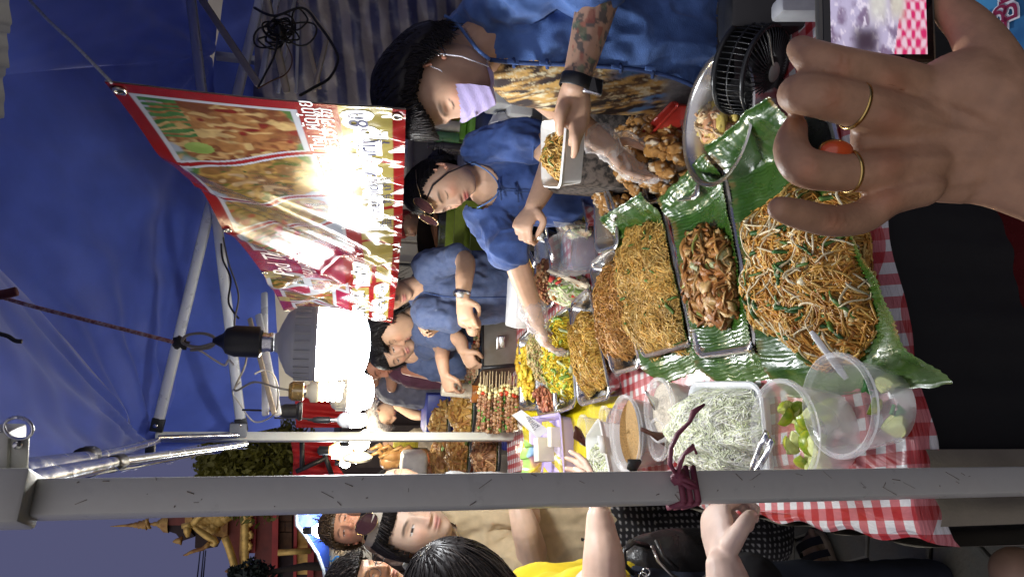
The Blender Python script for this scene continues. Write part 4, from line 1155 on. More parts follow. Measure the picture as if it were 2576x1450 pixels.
heap('noodle_heap', frame([(1428, 1010), (1405, 790), (1392, 900), (1452, 880)], TZ + .015), .06, 33, (.45, .32, .02), [('s', dict(n=1200, length=.055, rad=.0024, cols=[(.66, .48, .02), (.70, .55, .05), (.58, .38, .02)], curl=26, K=8, sides=3)), ('b', dict(n=80, size=.010, cols=[(.25, .38, .05), (.6, .62, .35), (.40, .50, .10)])), ('s', dict(n=50, length=.03, rad=.003, flat=2, cols=[(.2, .35, .05), (.5, .58, .3)], curl=10, lift=.01))], 'heap of bright yellow noodles with greens', 'noodles')
Q7 = quad([(1350, 1048), (1342, 850), (1384, 800), (1402, 1042)], RZ)
tray('steel_tray', Q7, .045, 'steel tray of fried rice with brown sausage slices at its left end')
heap('fried_rice', frame([(1378, 975), (1360, 830), (1352, 905), (1386, 890)], TZ + .015), .055, 34, (.35, .25, .10), [('b', dict(n=900, size=.0045, cols=[(.48, .36, .17), (.55, .44, .24), (.42, .28, .1), (.3, .34, .1)]))], 'pale fried rice in the far steel tray', 'rice', M_fooddry)
heap('sausage_slices', frame([(1395, 1040), (1378, 972), (1368, 1005), (1404, 1008)], TZ + .018), .045, 35, (.26, .09, .04), [('b', dict(n=150, size=.011, cols=[(.34, .12, .06), (.42, .18, .09), (.28, .08, .04)], sq=.45))], 'brown sausage slices at the left end of the fried rice tray', 'food')
Q8 = quad([(1306, 1034), (1304, 850), (1338, 815), (1352, 1030)], RZ)
tray('steel_tray', Q8, .04, 'farthest steel tray with yellow curried chunks beside the skewers')
heap('yellow_curry', frame([(1335, 1020), (1322, 860), (1312, 940), (1346, 930)], TZ + .02), .03, 36, (.5, .34, .02), [('b', dict(n=160, size=.013, cols=[(.60, .42, .03), (.55, .33, .03), (.66, .52, .07)]))], 'yellow curried chunks in the farthest steel tray', 'food')
# -- trays on the vendors' side
Q9 = quad([(1495, 640), (1492, 462), (1535, 425), (1556, 625)], RZ + .01)
tray('steel_tray', Q9, .05, 'long steel tray of sliced chicken with black tongs')
Q10 = quad([(1592, 520), (1598, 330), (1700, 240), (1765, 500)], RZ + .005)
tray('steel_tray', Q10, .05, 'wide steel tray heaped with fried chicken pieces')
Q11 = quad([(1340, 790), (1345, 585), (1375, 560), (1392, 770)], RZ + .005)
tray('steel_tray', Q11, .05, 'steel tray of dark red minced meat under the bent arm of the bun-haired vendor')
heap('minced_meat', frame([(1385, 778), (1372, 650), (1372, 715), (1394, 710)], TZ + .02), .045, 37, (.18, .06, .025), [('b', dict(n=420, size=.007, cols=[(.30, .12, .05), (.36, .17, .07), (.22, .06, .03), (.40, .25, .12)]))], 'dark red minced meat in its steel tray', 'food', M_fooddry)
Q12 = quad([(1412, 590), (1418, 515), (1460, 482), (1482, 585)], RZ + .005)
tray('steel_tray', Q12, .045, 'steel tray with pale yellow dressing and salad bits')
mb = MB(); mb.grid(lambda u, v: Q12(.12 + .76 * u, .12 + .76 * v, -.025), 2, 2); tag(mb.build('dressing', mat('yellow_dressing', (.42, .34, .06), .12, var=.1)), 'pool of pale yellow dressing in the small steel tray', 'dressing')
heap('salad', frame([(1452, 765), (1440, 690), (1405, 735), (1482, 722)], TZ + .01), .06, 38, (.45, .45, .25), [('s', dict(n=420, length=.05, rad=.0035, flat=2.0, cols=[(.62, .62, .45), (.55, .60, .32), (.66, .60, .42), (.3, .42, .12)], curl=18, sides=4)), ('b', dict(n=26, size=.012, cols=[(.5, .05, .04), (.55, .2, .05)], lift=.012))], 'pile of shredded cabbage salad with red chilli bits', 'salad')
heap('salad', frame([(1470, 600), (1455, 560), (1435, 580), (1482, 575)], TZ + .04), .035, 39, (.45, .42, .25), [('s', dict(n=120, length=.04, rad=.004, flat=2.0, cols=[(.62, .55, .4), (.55, .60, .32), (.6, .45, .3)], curl=22))], 'small salad bits at the edge of the yellow dressing', 'salad')
heap('omelette', frame([(1352, 735), (1340, 650), (1338, 690), (1356, 690)], TZ + .03), .03, 40, (.5, .28, .04), [('b', dict(n=120, size=.011, cols=[(.58, .34, .05), (.62, .46, .10), (.5, .2, .03)]))], 'orange and yellow chopped omelette beyond the minced meat', 'food')
# fried chicken: crusty pieces as parts of one pile
def lump(seed, sc=(1, .8, .65), rough=.35):
    bm = bmesh.new(); bmesh.ops.create_icosphere(bm, subdivisions=3, radius=1)
    v = np.array([q.co[:] for q in bm.verts]); f = np.array([[q.index for q in p.verts] for p in bm.faces]); bm.free()
    r = 1 + rough * (fbm(v, 1.8, seed, 4) - .5) * 2.6 + .30 * (vnoise(v, 5, seed) - .5) + .16 * (vnoise(v, 11, seed) - .5)
    P_ = v * r[:, None] * np.array(sc)
    cut = fbm(v + seed, .9, seed + 3, 2) > .64
    c = mixc((.26, .105, .02), (.46, .24, .06), fbm(v, 3, seed + 1, 3))
    c[cut] = mixc((.58, .46, .30), (.66, .56, .42), fbm(v, 4, seed + 2, 2))[cut]
    return np_mesh('chicken_piece', P_, f, c)
LUMPS = [lump(s) for s in range(1, 8)]
for l in LUMPS: l.materials.append(M_fooddry)
def chicken(label, fr, h, n, size, seed):
    e = empty('fried_chicken', fr[0], label, 'fried chicken'); rs = np.random.RandomState(seed)
    for i in range(n):
        r = math.sqrt(rs.rand()) * .96; t = rs.rand() * 6.283; u, v = r * math.cos(t), r * math.sin(t)
        z = float(height(np.array([u]), np.array([v]), h, seed)[0]) * (1 if i > n * .3 else rs.rand())
        p = fr[0] + fr[1] * (u * fr[2]) + fr[3] * (v * fr[4]) + UZ * (z + size * .3)
        o = bpy.data.objects.new('chicken_piece', LUMPS[rs.randint(len(LUMPS))]); COL.objects.link(o); o.parent = e; o.matrix_parent_inverse = Matrix.Translation(-e.location)
        o.location = p; o.rotation_euler = tuple(rs.rand(3) * 6.28); s = size * (.6 + .8 * rs.rand()); o.scale = (s, s, s)
        o.data.polygons.foreach_set('use_smooth', [True] * len(o.data.polygons))
    return e
chicken('big pile of golden fried chicken pieces in front of the masked vendor', frame([(1690, 500), (1665, 270), (1598, 410), (1752, 370)], TZ + .02), .10, 230, .0165, 51)
chicken('sliced fried chicken under the gloved hand in the long tray', frame([(1565, 545), (1555, 440), (1530, 495), (1602, 488)], TZ + .02), .06, 90, .014, 52)
# red basket rim and the steel basin on the right
Qr = quad([(1600, 345), (1692, 250), (1708, 262), (1615, 362)], RZ + .05)
tray('red_basket', Qr, .09, 'red plastic basket end behind the fried chicken pile', mat('red_plastic', (.38, .03, .02), .35), 'basket', .006, .008, .004)
cb = onz(1805, 300, RZ + .03)
mb = MB(); Rb = .135; mb.lathe(V((cb.x, cb.y, TZ)), [(.001, .006), (Rb * .75, .006), (Rb * .88, .03), (Rb * .96, .085), (Rb, .09), (Rb * 1.05, .092), (Rb * 1.06, .088), (Rb * 1.0, .084), (Rb * .92, .03), (Rb * .78, .0), (.001, 0)], 48)
tag(sharp(mb.build('steel_basin', M_tray), 50), 'round steel basin with shrimp half under the black fan', 'basin')
# -- left side: condiments
M_clear = clear_plastic('clear_tub_plastic'); M_clear2 = clear_plastic('clear_cup_plastic', opacity=.10, rough=.05)
def tub(name, x, y, zr, R, H, label, m, cat='tub', taper=.84, lip=.006, ax=None, z0=None):
    c = onz(x, y, zr); base = V((c.x, c.y, zr - H))
    mb = MB(); r0 = R * taper
    mb.lathe(base, [(.001, 0), (r0 * .9, 0), (r0, .006), (R * .985, H - .012), (R + lip, H - .010), (R + lip, H - .002), (R + lip * .4, H), (R - .002, H - .003), (R * .965, H - .016), (r0 - .003, .009), (r0 * .85, .004), (.001, .004)], 44, ax=ax)
    return tag(sharp(mb.build(name, m), 50), label, cat), base
def fill(name, base, R, H, taper, lvl, label, col, cat, m, seed, tilt=0.0):
    n = 40; rs = np.random.RandomState(seed); mb = MB(); mb.cur = col
    r = lambda z: R * (taper + (1 - taper) * z / H) - .004
    prof = [(.001, .007), (r(.007) - .002, .007), (r(lvl), lvl)]
    mb.lathe(base, prof, n)
    def top(u, v):
        rr_ = r(lvl) * u; t = 2 * math.pi * v
        return base + V((rr_ * math.cos(t), rr_ * math.sin(t), lvl + tilt * rr_ * math.cos(t + 1) * (1) + .012 * (1 - u) + .006 * math.sin(5 * rr_ / R * 3 + 3 * t) * (1 - u)))
    mb.grid(top, 10, n + 1)
    return tag(mb.build(name, m), label, cat)
M_grain = mat('grainy_food', attr='Col', rough=.8, var=.35, scale=300, bump=1, bscale=500)
t, b_ = tub('plastic_tub', 1568, 1090, TZ + .10, .095, .10, 'clear plastic tub of ground peanuts', M_clear)
fill('ground_peanuts', b_, .095, .10, .84, .074, 'brown ground peanuts in the clear tub', (.42, .26, .10), 'peanuts', M_grain, 1, .25)
t, b_ = tub('plastic_tub', 1652, 1030, TZ + .085, .072, .085, 'clear plastic tub of white sugar beside the peanuts', M_clear)
fill('white_sugar', b_, .072, .085, .84, .065, 'white sugar in the clear tub beside the peanuts', (.62, .56, .46), 'sugar', M_grain, 2)
t, b_ = tub('plastic_cup', 1650, 1104, TZ + .075, .046, .075, 'clear plastic cup of chilli flakes in front of the peanut tub', M_clear2, 'cup')
fill('chilli_flakes', b_, .046, .075, .84, .018, 'red chilli flakes in the clear cup in front of the peanuts', (.30, .09, .03), 'chilli', M_grain, 3)
t, b_ = tub('plastic_cup', 1462, 1080, TZ + .075, .042, .075, 'clear plastic cup with a brown handled spoon behind the foam box', M_clear2, 'cup')
t, b_ = tub('plastic_cup', 1515, 1048, TZ + .07, .028, .07, 'narrow clear cup of red chilli sauce by the golden noodle tray', M_clear2, 'cup')
fill('chilli_sauce', b_, .028, .07, .84, .03, 'red chilli sauce in the narrow clear cup', (.35, .07, .02), 'sauce', M_food, 4)
t, b_ = tub('plastic_tub', 1962, 1088, TZ + .105, .086, .105, 'large clear tub full of cut limes', M_clear)
lb = b_
t, b_ = tub('plastic_tub', 2100, 1018, TZ + .10, .075, .10, 'clear plastic tub with a few lime halves at the front of the table', M_clear2, taper=.78)
cbse = b_
def lime_wedge(label, p, rot, s, group=None):
    e = empty('lime_wedge', p, label, 'lime', group)
    mb = MB(); n = 14
    def sk(u, v):
        t = math.pi * .62 * (u - .5); f = math.pi * v
        return V((math.cos(t) * math.sin(f) * s, math.sin(t) * math.sin(f) * s, -math.cos(f) * s * 1.12))
    mb.grid(sk, 8, n); Rm = Matrix.Rotation(rot[2], 4, 'Z') @ Matrix.Rotation(rot[1], 4, 'Y') @ Matrix.Rotation(rot[0], 4, 'X')
    mb.v = [tuple(Rm @ V(q) + p) for q in mb.v]; mb.build('peel', M_peel, e)
    mb = MB()
    for t in (-math.pi * .31, math.pi * .31):
        mb.grid(lambda u, v: Rm @ V((math.cos(t) * math.sin(math.pi * v) * s * .97 * u + .0003, math.sin(t) * math.sin(math.pi * v) * s * .97 * u, -math.cos(math.pi * v) * s * 1.1 * (.3 + .7 * u))) + p, 5, n)
    mb.build('flesh', M_flesh, e)
    return e
M_peel = mat('lime_peel', (.22, .34, .02), .3, var=.25, scale=60, bump=.2, bscale=200, color2=(.38, .38, .03)); M_flesh = mat('lime_flesh', (.66, .70, .28), .25, var=.2, scale=90, sss=.1)
rs = random.Random(9)
for i in range(26):
    r = .065 * math.sqrt(rs.random()); t = rs.random() * 6.28
    z = .014 + .058 * (i / 25)
    lime_wedge('cut lime wedge heaped in the large clear tub', lb + V((r * math.cos(t), r * math.sin(t), z)), (rs.random() * 6, rs.random() * 6, rs.random() * 6), rs.uniform(.017, .024), 'lime wedges in the large tub')
lime_wedge('green lime half lying on its side near the front rim of the front tub', cbse + V((.028, -.018, .022)), (1.2, .4, .3), .023)
lime_wedge('pale lime half showing its cut face in the front tub', cbse + V((-.026, -.026, .02)), (.3, 1.7, 2.2), .023)
lime_wedge('small lime wedge at the back of the front tub', cbse + V((.0, .022, .017)), (2, .3, 4), .018)
for i, (dx, dy) in enumerate([(.02, .035), (-.004, -.035)]):
    mb = MB(); rr_ = random.Random(i)
    for k in range(4):
        c_ = cbse + V((dx + rr_.uniform(-.01, .01), dy + rr_.uniform(-.01, .01), .012 + .003 * k)); mb.box(c_, .016, .007, .0012, ax=(V((math.cos(k), math.sin(k), .2)).normalized(), V((-math.sin(k), math.cos(k), 0)), UZ))
    tag(mb.build('herb_scrap', mat('herb_green', (.05, .2, .05), .5)), ['torn green herb scrap beside the white plastic knife in the front tub', 'torn green herb scrap under the pale lime half in the front tub'][i], 'herb')
# white plastic knife standing in the front tub
ka, kb = onz(2130, 952, TZ + .05), at(2040, 832, onz(2130, 952, TZ + .05).y + .03)
mb = MB(); d = (kb - ka); mb.tube([ka, ka + d * .15, ka + d * .45, ka + d * .55, ka + d * .9, kb], [.004, .006, .006, .0048, .0052, .003], 8, ell=(RT, .28)); tag(mb.build('plastic_knife', clear_plastic('frosted_plastic', (.85, .87, .88), .75)), 'white plastic knife standing in the front tub and resting on the noodles', 'knife')
# shredded cabbage on a white tray
Qc = quad([(1732, 1215), (1728, 958), (1912, 958), (1938, 1215)], TZ + .03)
tray('white_tray', Qc, .026, 'white enamel tray under the heap of shredded cabbage', mat('white_enamel', (.72, .74, .76), .25, var=.04), 'tray', .01, .035, .01)
heap('shredded_cabbage', frame([(1828, 1212), (1810, 975), (1712, 1090), (1925, 1085)], TZ + .008), .085, 61, (.80, .82, .62), [('s', dict(n=4200, length=.04, rad=.0010, flat=1.8, cols=[(.95, .96, .80), (.90, .95, .70), (.98, .98, .90), (.85, .90, .62)], curl=26, K=6, sides=3, jz=.005))], 'tall heap of pale green shredded cabbage on a white tray', 'cabbage', mat('cabbage_shreds', attr='Col', rough=.55, var=.05, scale=100, translucent=.15))
# sprouts in a foam box held by a customer
M_foam = mat('white_foam', (.75, .75, .72), .55, var=.03, scale=100)
Qf = quad([(1484, 1262), (1472, 1096), (1505, 1046), (1542, 1240)], TZ + .115)
tray('foam_box', Qf, .072, 'white foam box of bean sprouts held over the table edge', M_foam, 'box', .005, .012, .012)
mb = MB(); mb.box(Qf(.62, 1.01, .004), .05, .006, .02, ax=((Qf(1, 1) - Qf(0, 1)).normalized(), V((0, 1, 0)), UZ)); tag(mb.build('foam_tab', M_foam), 'white foam closing tab at the edge of the sprout box', 'tab')
heap('bean_sprouts', (Qf(.45, .5, -.05), (Qf(1, .5) - Qf(0, .5)).normalized(), Qf.W * .40, (Qf(.5, 1) - Qf(.5, 0)).normalized(), Qf.D * .36), .055, 62, (.5, .5, .35), [('s', dict(n=420, length=.045, rad=.0017, cols=[(.66, .68, .56), (.72, .72, .62), (.5, .55, .3)], curl=24))], 'white bean sprouts filling the foam box', 'sprouts')
# lilac basket with boxes
M_lilac = mat('lilac_plastic', (.46, .38, .68), .4, var=.05)
Qp = quad([(1335, 1215), (1330, 1048), (1408, 1036), (1420, 1212)], TZ + .06)
tray('lilac_basket', Qp, .05, 'lilac plastic basket of small boxes and tissues at the table edge', M_lilac, 'basket', .008, .02, .012)
M_card = mat('cream_card', (.66, .62, .50), .6, var=.05)
c_ = onz(1368, 1130, TZ + .08); mb = MB(); mb.box(c_, .085, .06, .06, ax=(V((.95, .3, 0)).normalized(), V((-.3, .95, 0)).normalized(), UZ), bev=.002); tag(sharp(mb.build('small_box', M_card)), 'cream cardboard box on top in the lilac basket', 'box')
c_ = onz(1398, 1098, TZ + .05); mb = MB(); mb.box(c_, .07, .05, .05, ax=(V((.98, .2, 0)).normalized(), V((-.2, .98, 0)).normalized(), UZ), bev=.002); tag(sharp(mb.build('small_box', M_card)), 'cream cardboard box low at the right end of the lilac basket', 'box')
pk = MB(); rs_ = random.Random(3)
c_ = onz(1345, 1140, TZ + .085)
def pkf(u, v):
    return c_ + V((-.10 + .15 * u, -.01 + .03 * math.sin(3 * u), -.03 + .075 * v)) + V((0, -.035, 0)) * math.sin(math.pi * v) + V((.008 * math.sin(20 * u + 6 * v), 0, .006 * math.sin(13 * u)))
pk.grid(pkf, 24, 12); me = pk.mesh('tissue_pack'); co = np.array([v.co[:] for v in me.vertices]); uu = (np.arange(len(co)) // 12) / 23; vv_ = (np.arange(len(co)) % 12) / 11
cc = mixc((.75, .55, .05), (.60, .30, .50), sstep(.3, .6, uu)); cc[(vv_ > .7)] = (.35, .6, .15); cc[(np.abs(uu - .75) < .12) & (vv_ > .3) & (vv_ < .75)] = (.3, .5, .75)
a_ = me.color_attributes.new('Col', 'FLOAT_COLOR', 'POINT'); c4 = np.ones((len(co), 4), dtype=np.float32); c4[:, :3] = cc; a_.data.foreach_set('color', c4.ravel())
tag(link('tissue_pack', me, mat('printed_wrap', attr='Col', rough=.25, var=.1)), 'crumpled yellow and pink tissue pack in the lilac basket', 'tissue pack')
# hand written price card
pc = [at(x, y, Y) for x, y, Y in [(1288, 1044, 2.62), (1312, 1030, 2.62), (1382, 1082, 2.52), (1352, 1102, 2.5)]]
mb = MB(); mb.prism(pc, FWD * .003); card = tag(mb.build('price_card', mat('white_card', (.72, .73, .74), .5, var=.03), smooth=False), 'white handwritten price card leaning on the lilac basket', 'card')
ex = (pc[0] - pc[3]).normalized(); ey = (pc[1] - pc[0]).normalized(); cen = sum(pc, V((0, 0, 0))) / 4
for i, (s_, off) in enumerate([('หมูปิ้ง', .012), ('10 - 20', -.012)]):
    me = text_mesh(s_, .03)
    for v in me.vertices: v.co = cen - FWD * .002 - ex * v.co.x * -1 + ey * (v.co.y + off)
    me.materials.clear(); link('lettering', me, mat('pencil_grey', (.1, .1, .13), .6, var=0), card, smooth=False)
# spoons, tongs
def spoon(pts, label, m, r=.004, flat=.35, cat='spoon', name='spoon'):
    mb = MB(); P_ = [V(p) for p in pts]; n = len(P_); mb.tube(P_, [r * (.8 + .2 * i) if i < n - 2 else (r * 3.4 if i == n - 2 else r * 1.2) for i in range(n)], 10, ell=(RT, flat)); return tag(mb.build(name, m), label, cat)
M_brownpl = mat('brown_melamine', (.07, .025, .015), .35)
a_ = onz(1455, 1078, TZ + .10); spoon([at(1447, 1072, a_.y - .01), at(1452, 1090, a_.y), at(1475, 1118, a_.y + .01)], 'brown handled spoon in the clear cup behind the foam box', M_brownpl, .006, .5)
a_ = onz(1640, 1085, TZ + .10); spoon([at(1612, 1078, a_.y), at(1640, 1090, a_.y), at(1690, 1110, a_.y), at(1702, 1115, a_.y)], 'steel spoon with a brown handle standing in the chilli cup', M_brownpl, .006, .5)
a_ = onz(1640, 1000, TZ + .09); spoon([at(1623, 983, a_.y), at(1632, 995, a_.y), at(1648, 1010, a_.y), at(1650, 1030, a_.y)], 'bent steel spoon standing in the white sugar', M_steel, .004, .5)
a_ = onz(1610, 1160, TZ + .09); spoon([at(1612, 1158, a_.y), at(1590, 1170, a_.y), at(1582, 1182, a_.y)], 'dark spoon handle leaning on the rim of the peanut tub', M_black, .006, .5)
def tongs(p0, p1, w, label, m=None, m2=None):
    e = empty('tongs', p0, label, 'tongs'); d = p1 - p0; s = d.cross(UZ).normalized()
    for k in (-1, 1):
        mb = MB(); mb.tube([p0, p0 + d * .3 + s * (w * .6 * k), p0 + d * .75 + s * (w * k), p1 + s * (w * .5 * k)], [.006, .008, .007, .012], 8, ell=(s, .4)); mb.build('arm', m or M_steel, e)
        if m2:
            mb = MB(); mb.tube([p0 + s * (w * .2 * k) + UZ * .003, p0 + d * .4 + s * (w * .66 * k) + UZ * .003], .009, 8, ell=(s, .6)); mb.build('grip', m2, e)
    for k in range(5):
        for q in (-1, 1):
            mb = MB(); mb.ball(p1 - d * (.03 * k) + s * (w * .75 * q), .0045, 6); mb.build('tooth', m or M_steel, e)
    return e
tongs(onz(1885, 1205, TZ + .10), onz(1935, 1098, TZ + .095), .012, 'steel tongs lying on the shredded cabbage against the lime tub')
tongs(onz(1506, 428, TZ + .10), onz(1548, 548, TZ + .085), .012, 'black handled steel tongs in the tray of sliced chicken', M_steel, M_black)
tongs(onz(1358, 560, TZ + .11), onz(1392, 655, TZ + .07), .010, 'black handled ladle tongs in the minced meat tray', M_steel, M_black)
tongs(onz(1322, 612, TZ + .12), onz(1345, 668, TZ + .10), .010, 'steel serving tongs with a black grip beyond the minced meat', M_steel, M_black)
spoon([onz(1395, 520, TZ + .09), onz(1412, 560, TZ + .08), onz(1424, 590, TZ + .06)], 'dark wooden spoon handle crossing the tray of yellow dressing', M_brownpl, .008, .7)
# plastic bag wrapped sauce jar
c_ = onz(1488, 632, TZ + .004)
mb = MB(); mb.lathe(V((c_.x, c_.y, TZ + .004)), [(.001, 0), (.062, 0), (.068, .01), (.07, .085), (.066, .09)], 36); tag(mb.build('sauce_jar', clear_plastic('sauce_jar_plastic', (.35, .5, .8), .25)), 'clear jar of brown sauce wrapped in a plastic bag', 'jar')
mb = MB(); mb.lathe(V((c_.x, c_.y, TZ + .008)), [(.001, 0), (.058, 0), (.064, .01), (.066, .048), (.001, .050)], 30); tag(mb.build('brown_sauce', mat('brown_sauce', (.16, .055, .02), .15)), 'brown dipping sauce inside the bag wrapped jar', 'sauce')
rs2 = np.random.RandomState(8)
v, f = [], []
na, nh = 40, 16
tt, hh = np.meshgrid(np.linspace(0, 2 * np.pi, na, endpoint=False), np.linspace(0, 1, nh), indexing='xy')
rad = .074 + .018 * np.sin(math.pi * hh) * fbm(np.stack([np.cos(tt) * 2, np.sin(tt) * 2, hh * 3], -1), 2, 5, 3) + .022 * hh ** 3 * np.sin(tt * 7) * .5 + .012 * hh
P_ = np.stack([c_.x + rad * np.cos(tt), c_.y + rad * np.sin(tt), TZ + .003 + .125 * hh + .014 * np.sin(tt * 5 + 1) * hh ** 4], -1)
idx = np.arange(nh * na).reshape(nh, na); f = np.stack([idx[:-1], np.roll(idx, -1, 1)[:-1], np.roll(idx, -1, 1)[1:], idx[1:]], -1).reshape(-1, 4)
tag(link('plastic_bag', np_mesh('plastic_bag', P_.reshape(-1, 3), f), clear_plastic('crinkled_bag', opacity=.10, rough=.06)), 'crinkled clear plastic bag around the jar of brown sauce', 'bag')
mb = MB(); mb.prism([onz(x, y, TZ + .06) for x, y in [(1378, 682), (1384, 676), (1482, 716), (1478, 726)]], V((0, 0, .006))); tag(mb.build('wooden_skewer_stick', mat('pale_wood', (.6, .5, .36), .6)), 'flat pale wooden stick leaning between the salad and the orange noodle tray', 'stick')
# pink ribbon tied round the near leg
M_rib = mat('maroon_ribbon', (.20, .045, .07), .6, var=.2, scale=60)
e = empty('ribbon', at(1712, 1235, .77), 'faded maroon ribbon knotted around the near white leg', 'ribbon')
def rib(pts, r, nm='tail'):
    mb = MB(); mb.tube(pts, r, 8, ell=(FWD, .5)); mb.build(nm, M_rib, e)
zc = at(1715, 1234, .8).z; hw = .0205
loop = [V((NLx.x, NLx.y, zc)) + sd * (a * hw) + UZ.cross(sd) * (b * hw) for a, b in ((-1, -1), (1, -1), (1, 1), (-1, 1), (-1, -1))]
mb = MB()
for dz in (0, .010, .019):
    mb.tube([p + UZ * (dz - .008) for p in loop], .0042, 6)
mb.build('wrap', M_rib, e)
rib([at(1700, 1192, .768), at(1685, 1165, .765), at(1688, 1125, .760), at(1705, 1090, .760), at(1735, 1060, .760), at(1745, 1035, .760), at(1772, 1016, .760)], [.004, .006, .005, .0055, .004, .007, .003])
rib([at(1704, 1195, .768), at(1712, 1160, .760), at(1722, 1140, .755), at(1745, 1122, .750), at(1752, 1140, .750)], [.005, .006, .004, .008, .003])
rib([at(1700, 1200, .765), at(1725, 1205, .760), at(1745, 1215, .760), at(1750, 1225, .760), at(1732, 1222, .760), at(1712, 1210, .762)], [.005, .007, .006, .005, .007, .005], 'knot')
mb = MB(); mb.ball(at(1706, 1200, .768), .010, 7, jit=.25, rng=RNG); mb.build('knot', M_rib, e)
# ------------------------------------------------------------------ figures
def proj(co):
    """picture position of points (n,3)"""
    d = np.asarray(co) - np.array(CAM); z = d @ np.array(FWD)
    return 1288 - F * (d @ np.array(UPV)) / z, 725 - F * (d @ np.array(RT)) / z
def spline(pts, rad, n=5):
    P_ = [V(p) for p in pts]; o, r = [], []
    for i in range(len(P_) - 1):
        p0, p1, p2, p3 = P_[max(i - 1, 0)], P_[i], P_[i + 1], P_[min(i + 2, len(P_) - 1)]
        for k in range(n):
            t = k / n
            o.append(.5 * ((2 * p1) + (p2 - p0) * t + (2 * p0 - 5 * p1 + 4 * p2 - p3) * t * t + (3 * p1 - p0 - 3 * p2 + p3) * t ** 3)); r.append(rad[i] * (1 - t) + rad[i + 1] * t)
    return o + [P_[-1]], r + [rad[-1]]
def chain(mb, pts, rad, side=None, q=1.0, n=14, smooth=True):
    """tapered rounded limb; side/q flatten it"""
    if smooth and len(pts) > 2: pts, rad = spline(pts, rad)
    P_ = [V(p) for p in pts]; rad = list(rad)
    def cap(p, nxt, r):
        d = (p - nxt).normalized(); return [(p + d * r * k, r * math.sqrt(max(0, 1 - k * k))) for k in (.35, .65, .87, .97)]
    h = cap(P_[0], P_[1], min(rad[0], rad[0] * q if q < 1 else rad[0]) if True else 0)
    t = cap(P_[-1], P_[-2], min(rad[-1], rad[-1] * q if q < 1 else rad[-1]))
    f0, f1 = rad[0] / max(1e-6, min(rad[0], rad[0] * q if q < 1 else rad[0])), rad[-1] / max(1e-6, min(rad[-1], rad[-1] * q if q < 1 else rad[-1]))
    pp = [a for a, _ in h[::-1]] + P_ + [a for a, _ in t]; rr_ = [b * f0 for _, b in h[::-1]] + rad + [b * f1 for _, b in t]
    mb.tube(pp, rr_, n, ell=(side, q) if side is not None else None)
    return mb
def remesh(mb, voxel, smooth=3, fac=.5):
    me = mb.mesh('body'); o = bpy.data.objects.new('body', me); COL.objects.link(o)
    m = o.modifiers.new('r', 'REMESH'); m.mode = 'VOXEL'; m.voxel_size = voxel
    if smooth:
        s = o.modifiers.new('s', 'SMOOTH'); s.iterations = smooth; s.factor = fac
    dg = bpy.context.evaluated_depsgraph_get(); out = bpy.data.meshes.new_from_object(o.evaluated_get(dg))
    bpy.data.objects.remove(o); bpy.data.meshes.remove(me)
    n = len(out.vertices); co = np.empty(n * 3, dtype=np.float32); out.vertices.foreach_get('co', co); co = co.reshape(-1, 3).astype(np.float64)
    nr = np.empty(n * 3, dtype=np.float32); out.vertices.foreach_get('normal', nr); nr = nr.reshape(-1, 3)
    fs = np.empty(len(out.loops), dtype=np.int32); out.loops.foreach_get('vertex_index', fs); fs = fs.reshape(-1, 4)
    bpy.data.meshes.remove(out)
    return co, nr, fs
def join(parts):
    vs, fs, cs, o = [], [], [], 0
    for v, f, c in parts:
        vs.append(v); fs.append(f + o); cs.append(c); o += len(v)
    return np.concatenate(vs), np.concatenate(fs), np.concatenate(cs)
M_skin = mat('skin', attr='Col', rough=.48, var=.05, scale=60, bump=.08, bscale=350, spec=.4, sss=.08)
M_hair = mat('black_hair', attr='Col', rough=.42, var=.25, scale=90, spec=.3)
def skin_cols(co, tone, seed=0):
    c = np.tile(np.array(tone), (len(co), 1)); n = fbm(co, 26, seed, 3)[:, None]
    return c * (.88 + .24 * n) * np.array((1, .985, .97)) ** (n * 2)
def hand(mb, w, d, n, h=1, s=1.0, curl=(.35, .4, .45, .5), curl2=.6, thumb=.5, spread=.06, bones=True):
    """palm, four fingers and thumb; w wrist, d towards the fingers, n the way the palm faces, h which side the thumb is on"""
    d = V(d).normalized(); n = (V(n) - d * V(n).dot(d)).normalized(); l = d.cross(n) * h; w = V(w)
    chain(mb, [w - d * .01 * s, w + d * .03 * s, w + d * .06 * s, w + d * .085 * s], [.027 * s, .036 * s, .040 * s, .036 * s], side=l, q=.42, n=18)
    L = [(.030, .044, .026, .020), (.010, .048, .030, .021), (-.011, .045, .027, .020), (-.029, .035, .021, .018)]
    for i, (o, a, b, c) in enumerate(L):
        p = w + d * (.082 - (.006 if i == 3 else 0)) * s + l * o * s
        dd = (d + l * (o * spread / .03)).normalized(); P_ = [p - dd * .02 * s, p]; ang = 0
        for k, ln in enumerate((a, b, c)):
            ang += curl[i] * (1 if k == 0 else curl2 * 2)
            p = p + (dd * math.cos(ang) + n * math.sin(ang)) * ln * s; P_.append(p)
        r = (.0088 if i < 3 else .0075) * s
        chain(mb, P_, [r * 1.05, r * 1.08, r, r * .9, r * .72], n=10, smooth=False)
    p = w + d * .022 * s + l * .026 * s; q = p + (d * .55 + l * .75 + n * .25).normalized() * .04 * s
    q2 = q + (d * (.9 - thumb * .3) + l * (.35 - thumb * .8) + n * (.2 + thumb * .5)).normalized() * .032 * s
    q3 = q2 + (d * (.9 - thumb * .3) + l * (.15 - thumb) + n * (.25 + thumb * .6)).normalized() * .026 * s
    chain(mb, [p, q, q2, q3], [.016 * s, .012 * s, .0105 * s, .0075 * s], n=10)
    return mb
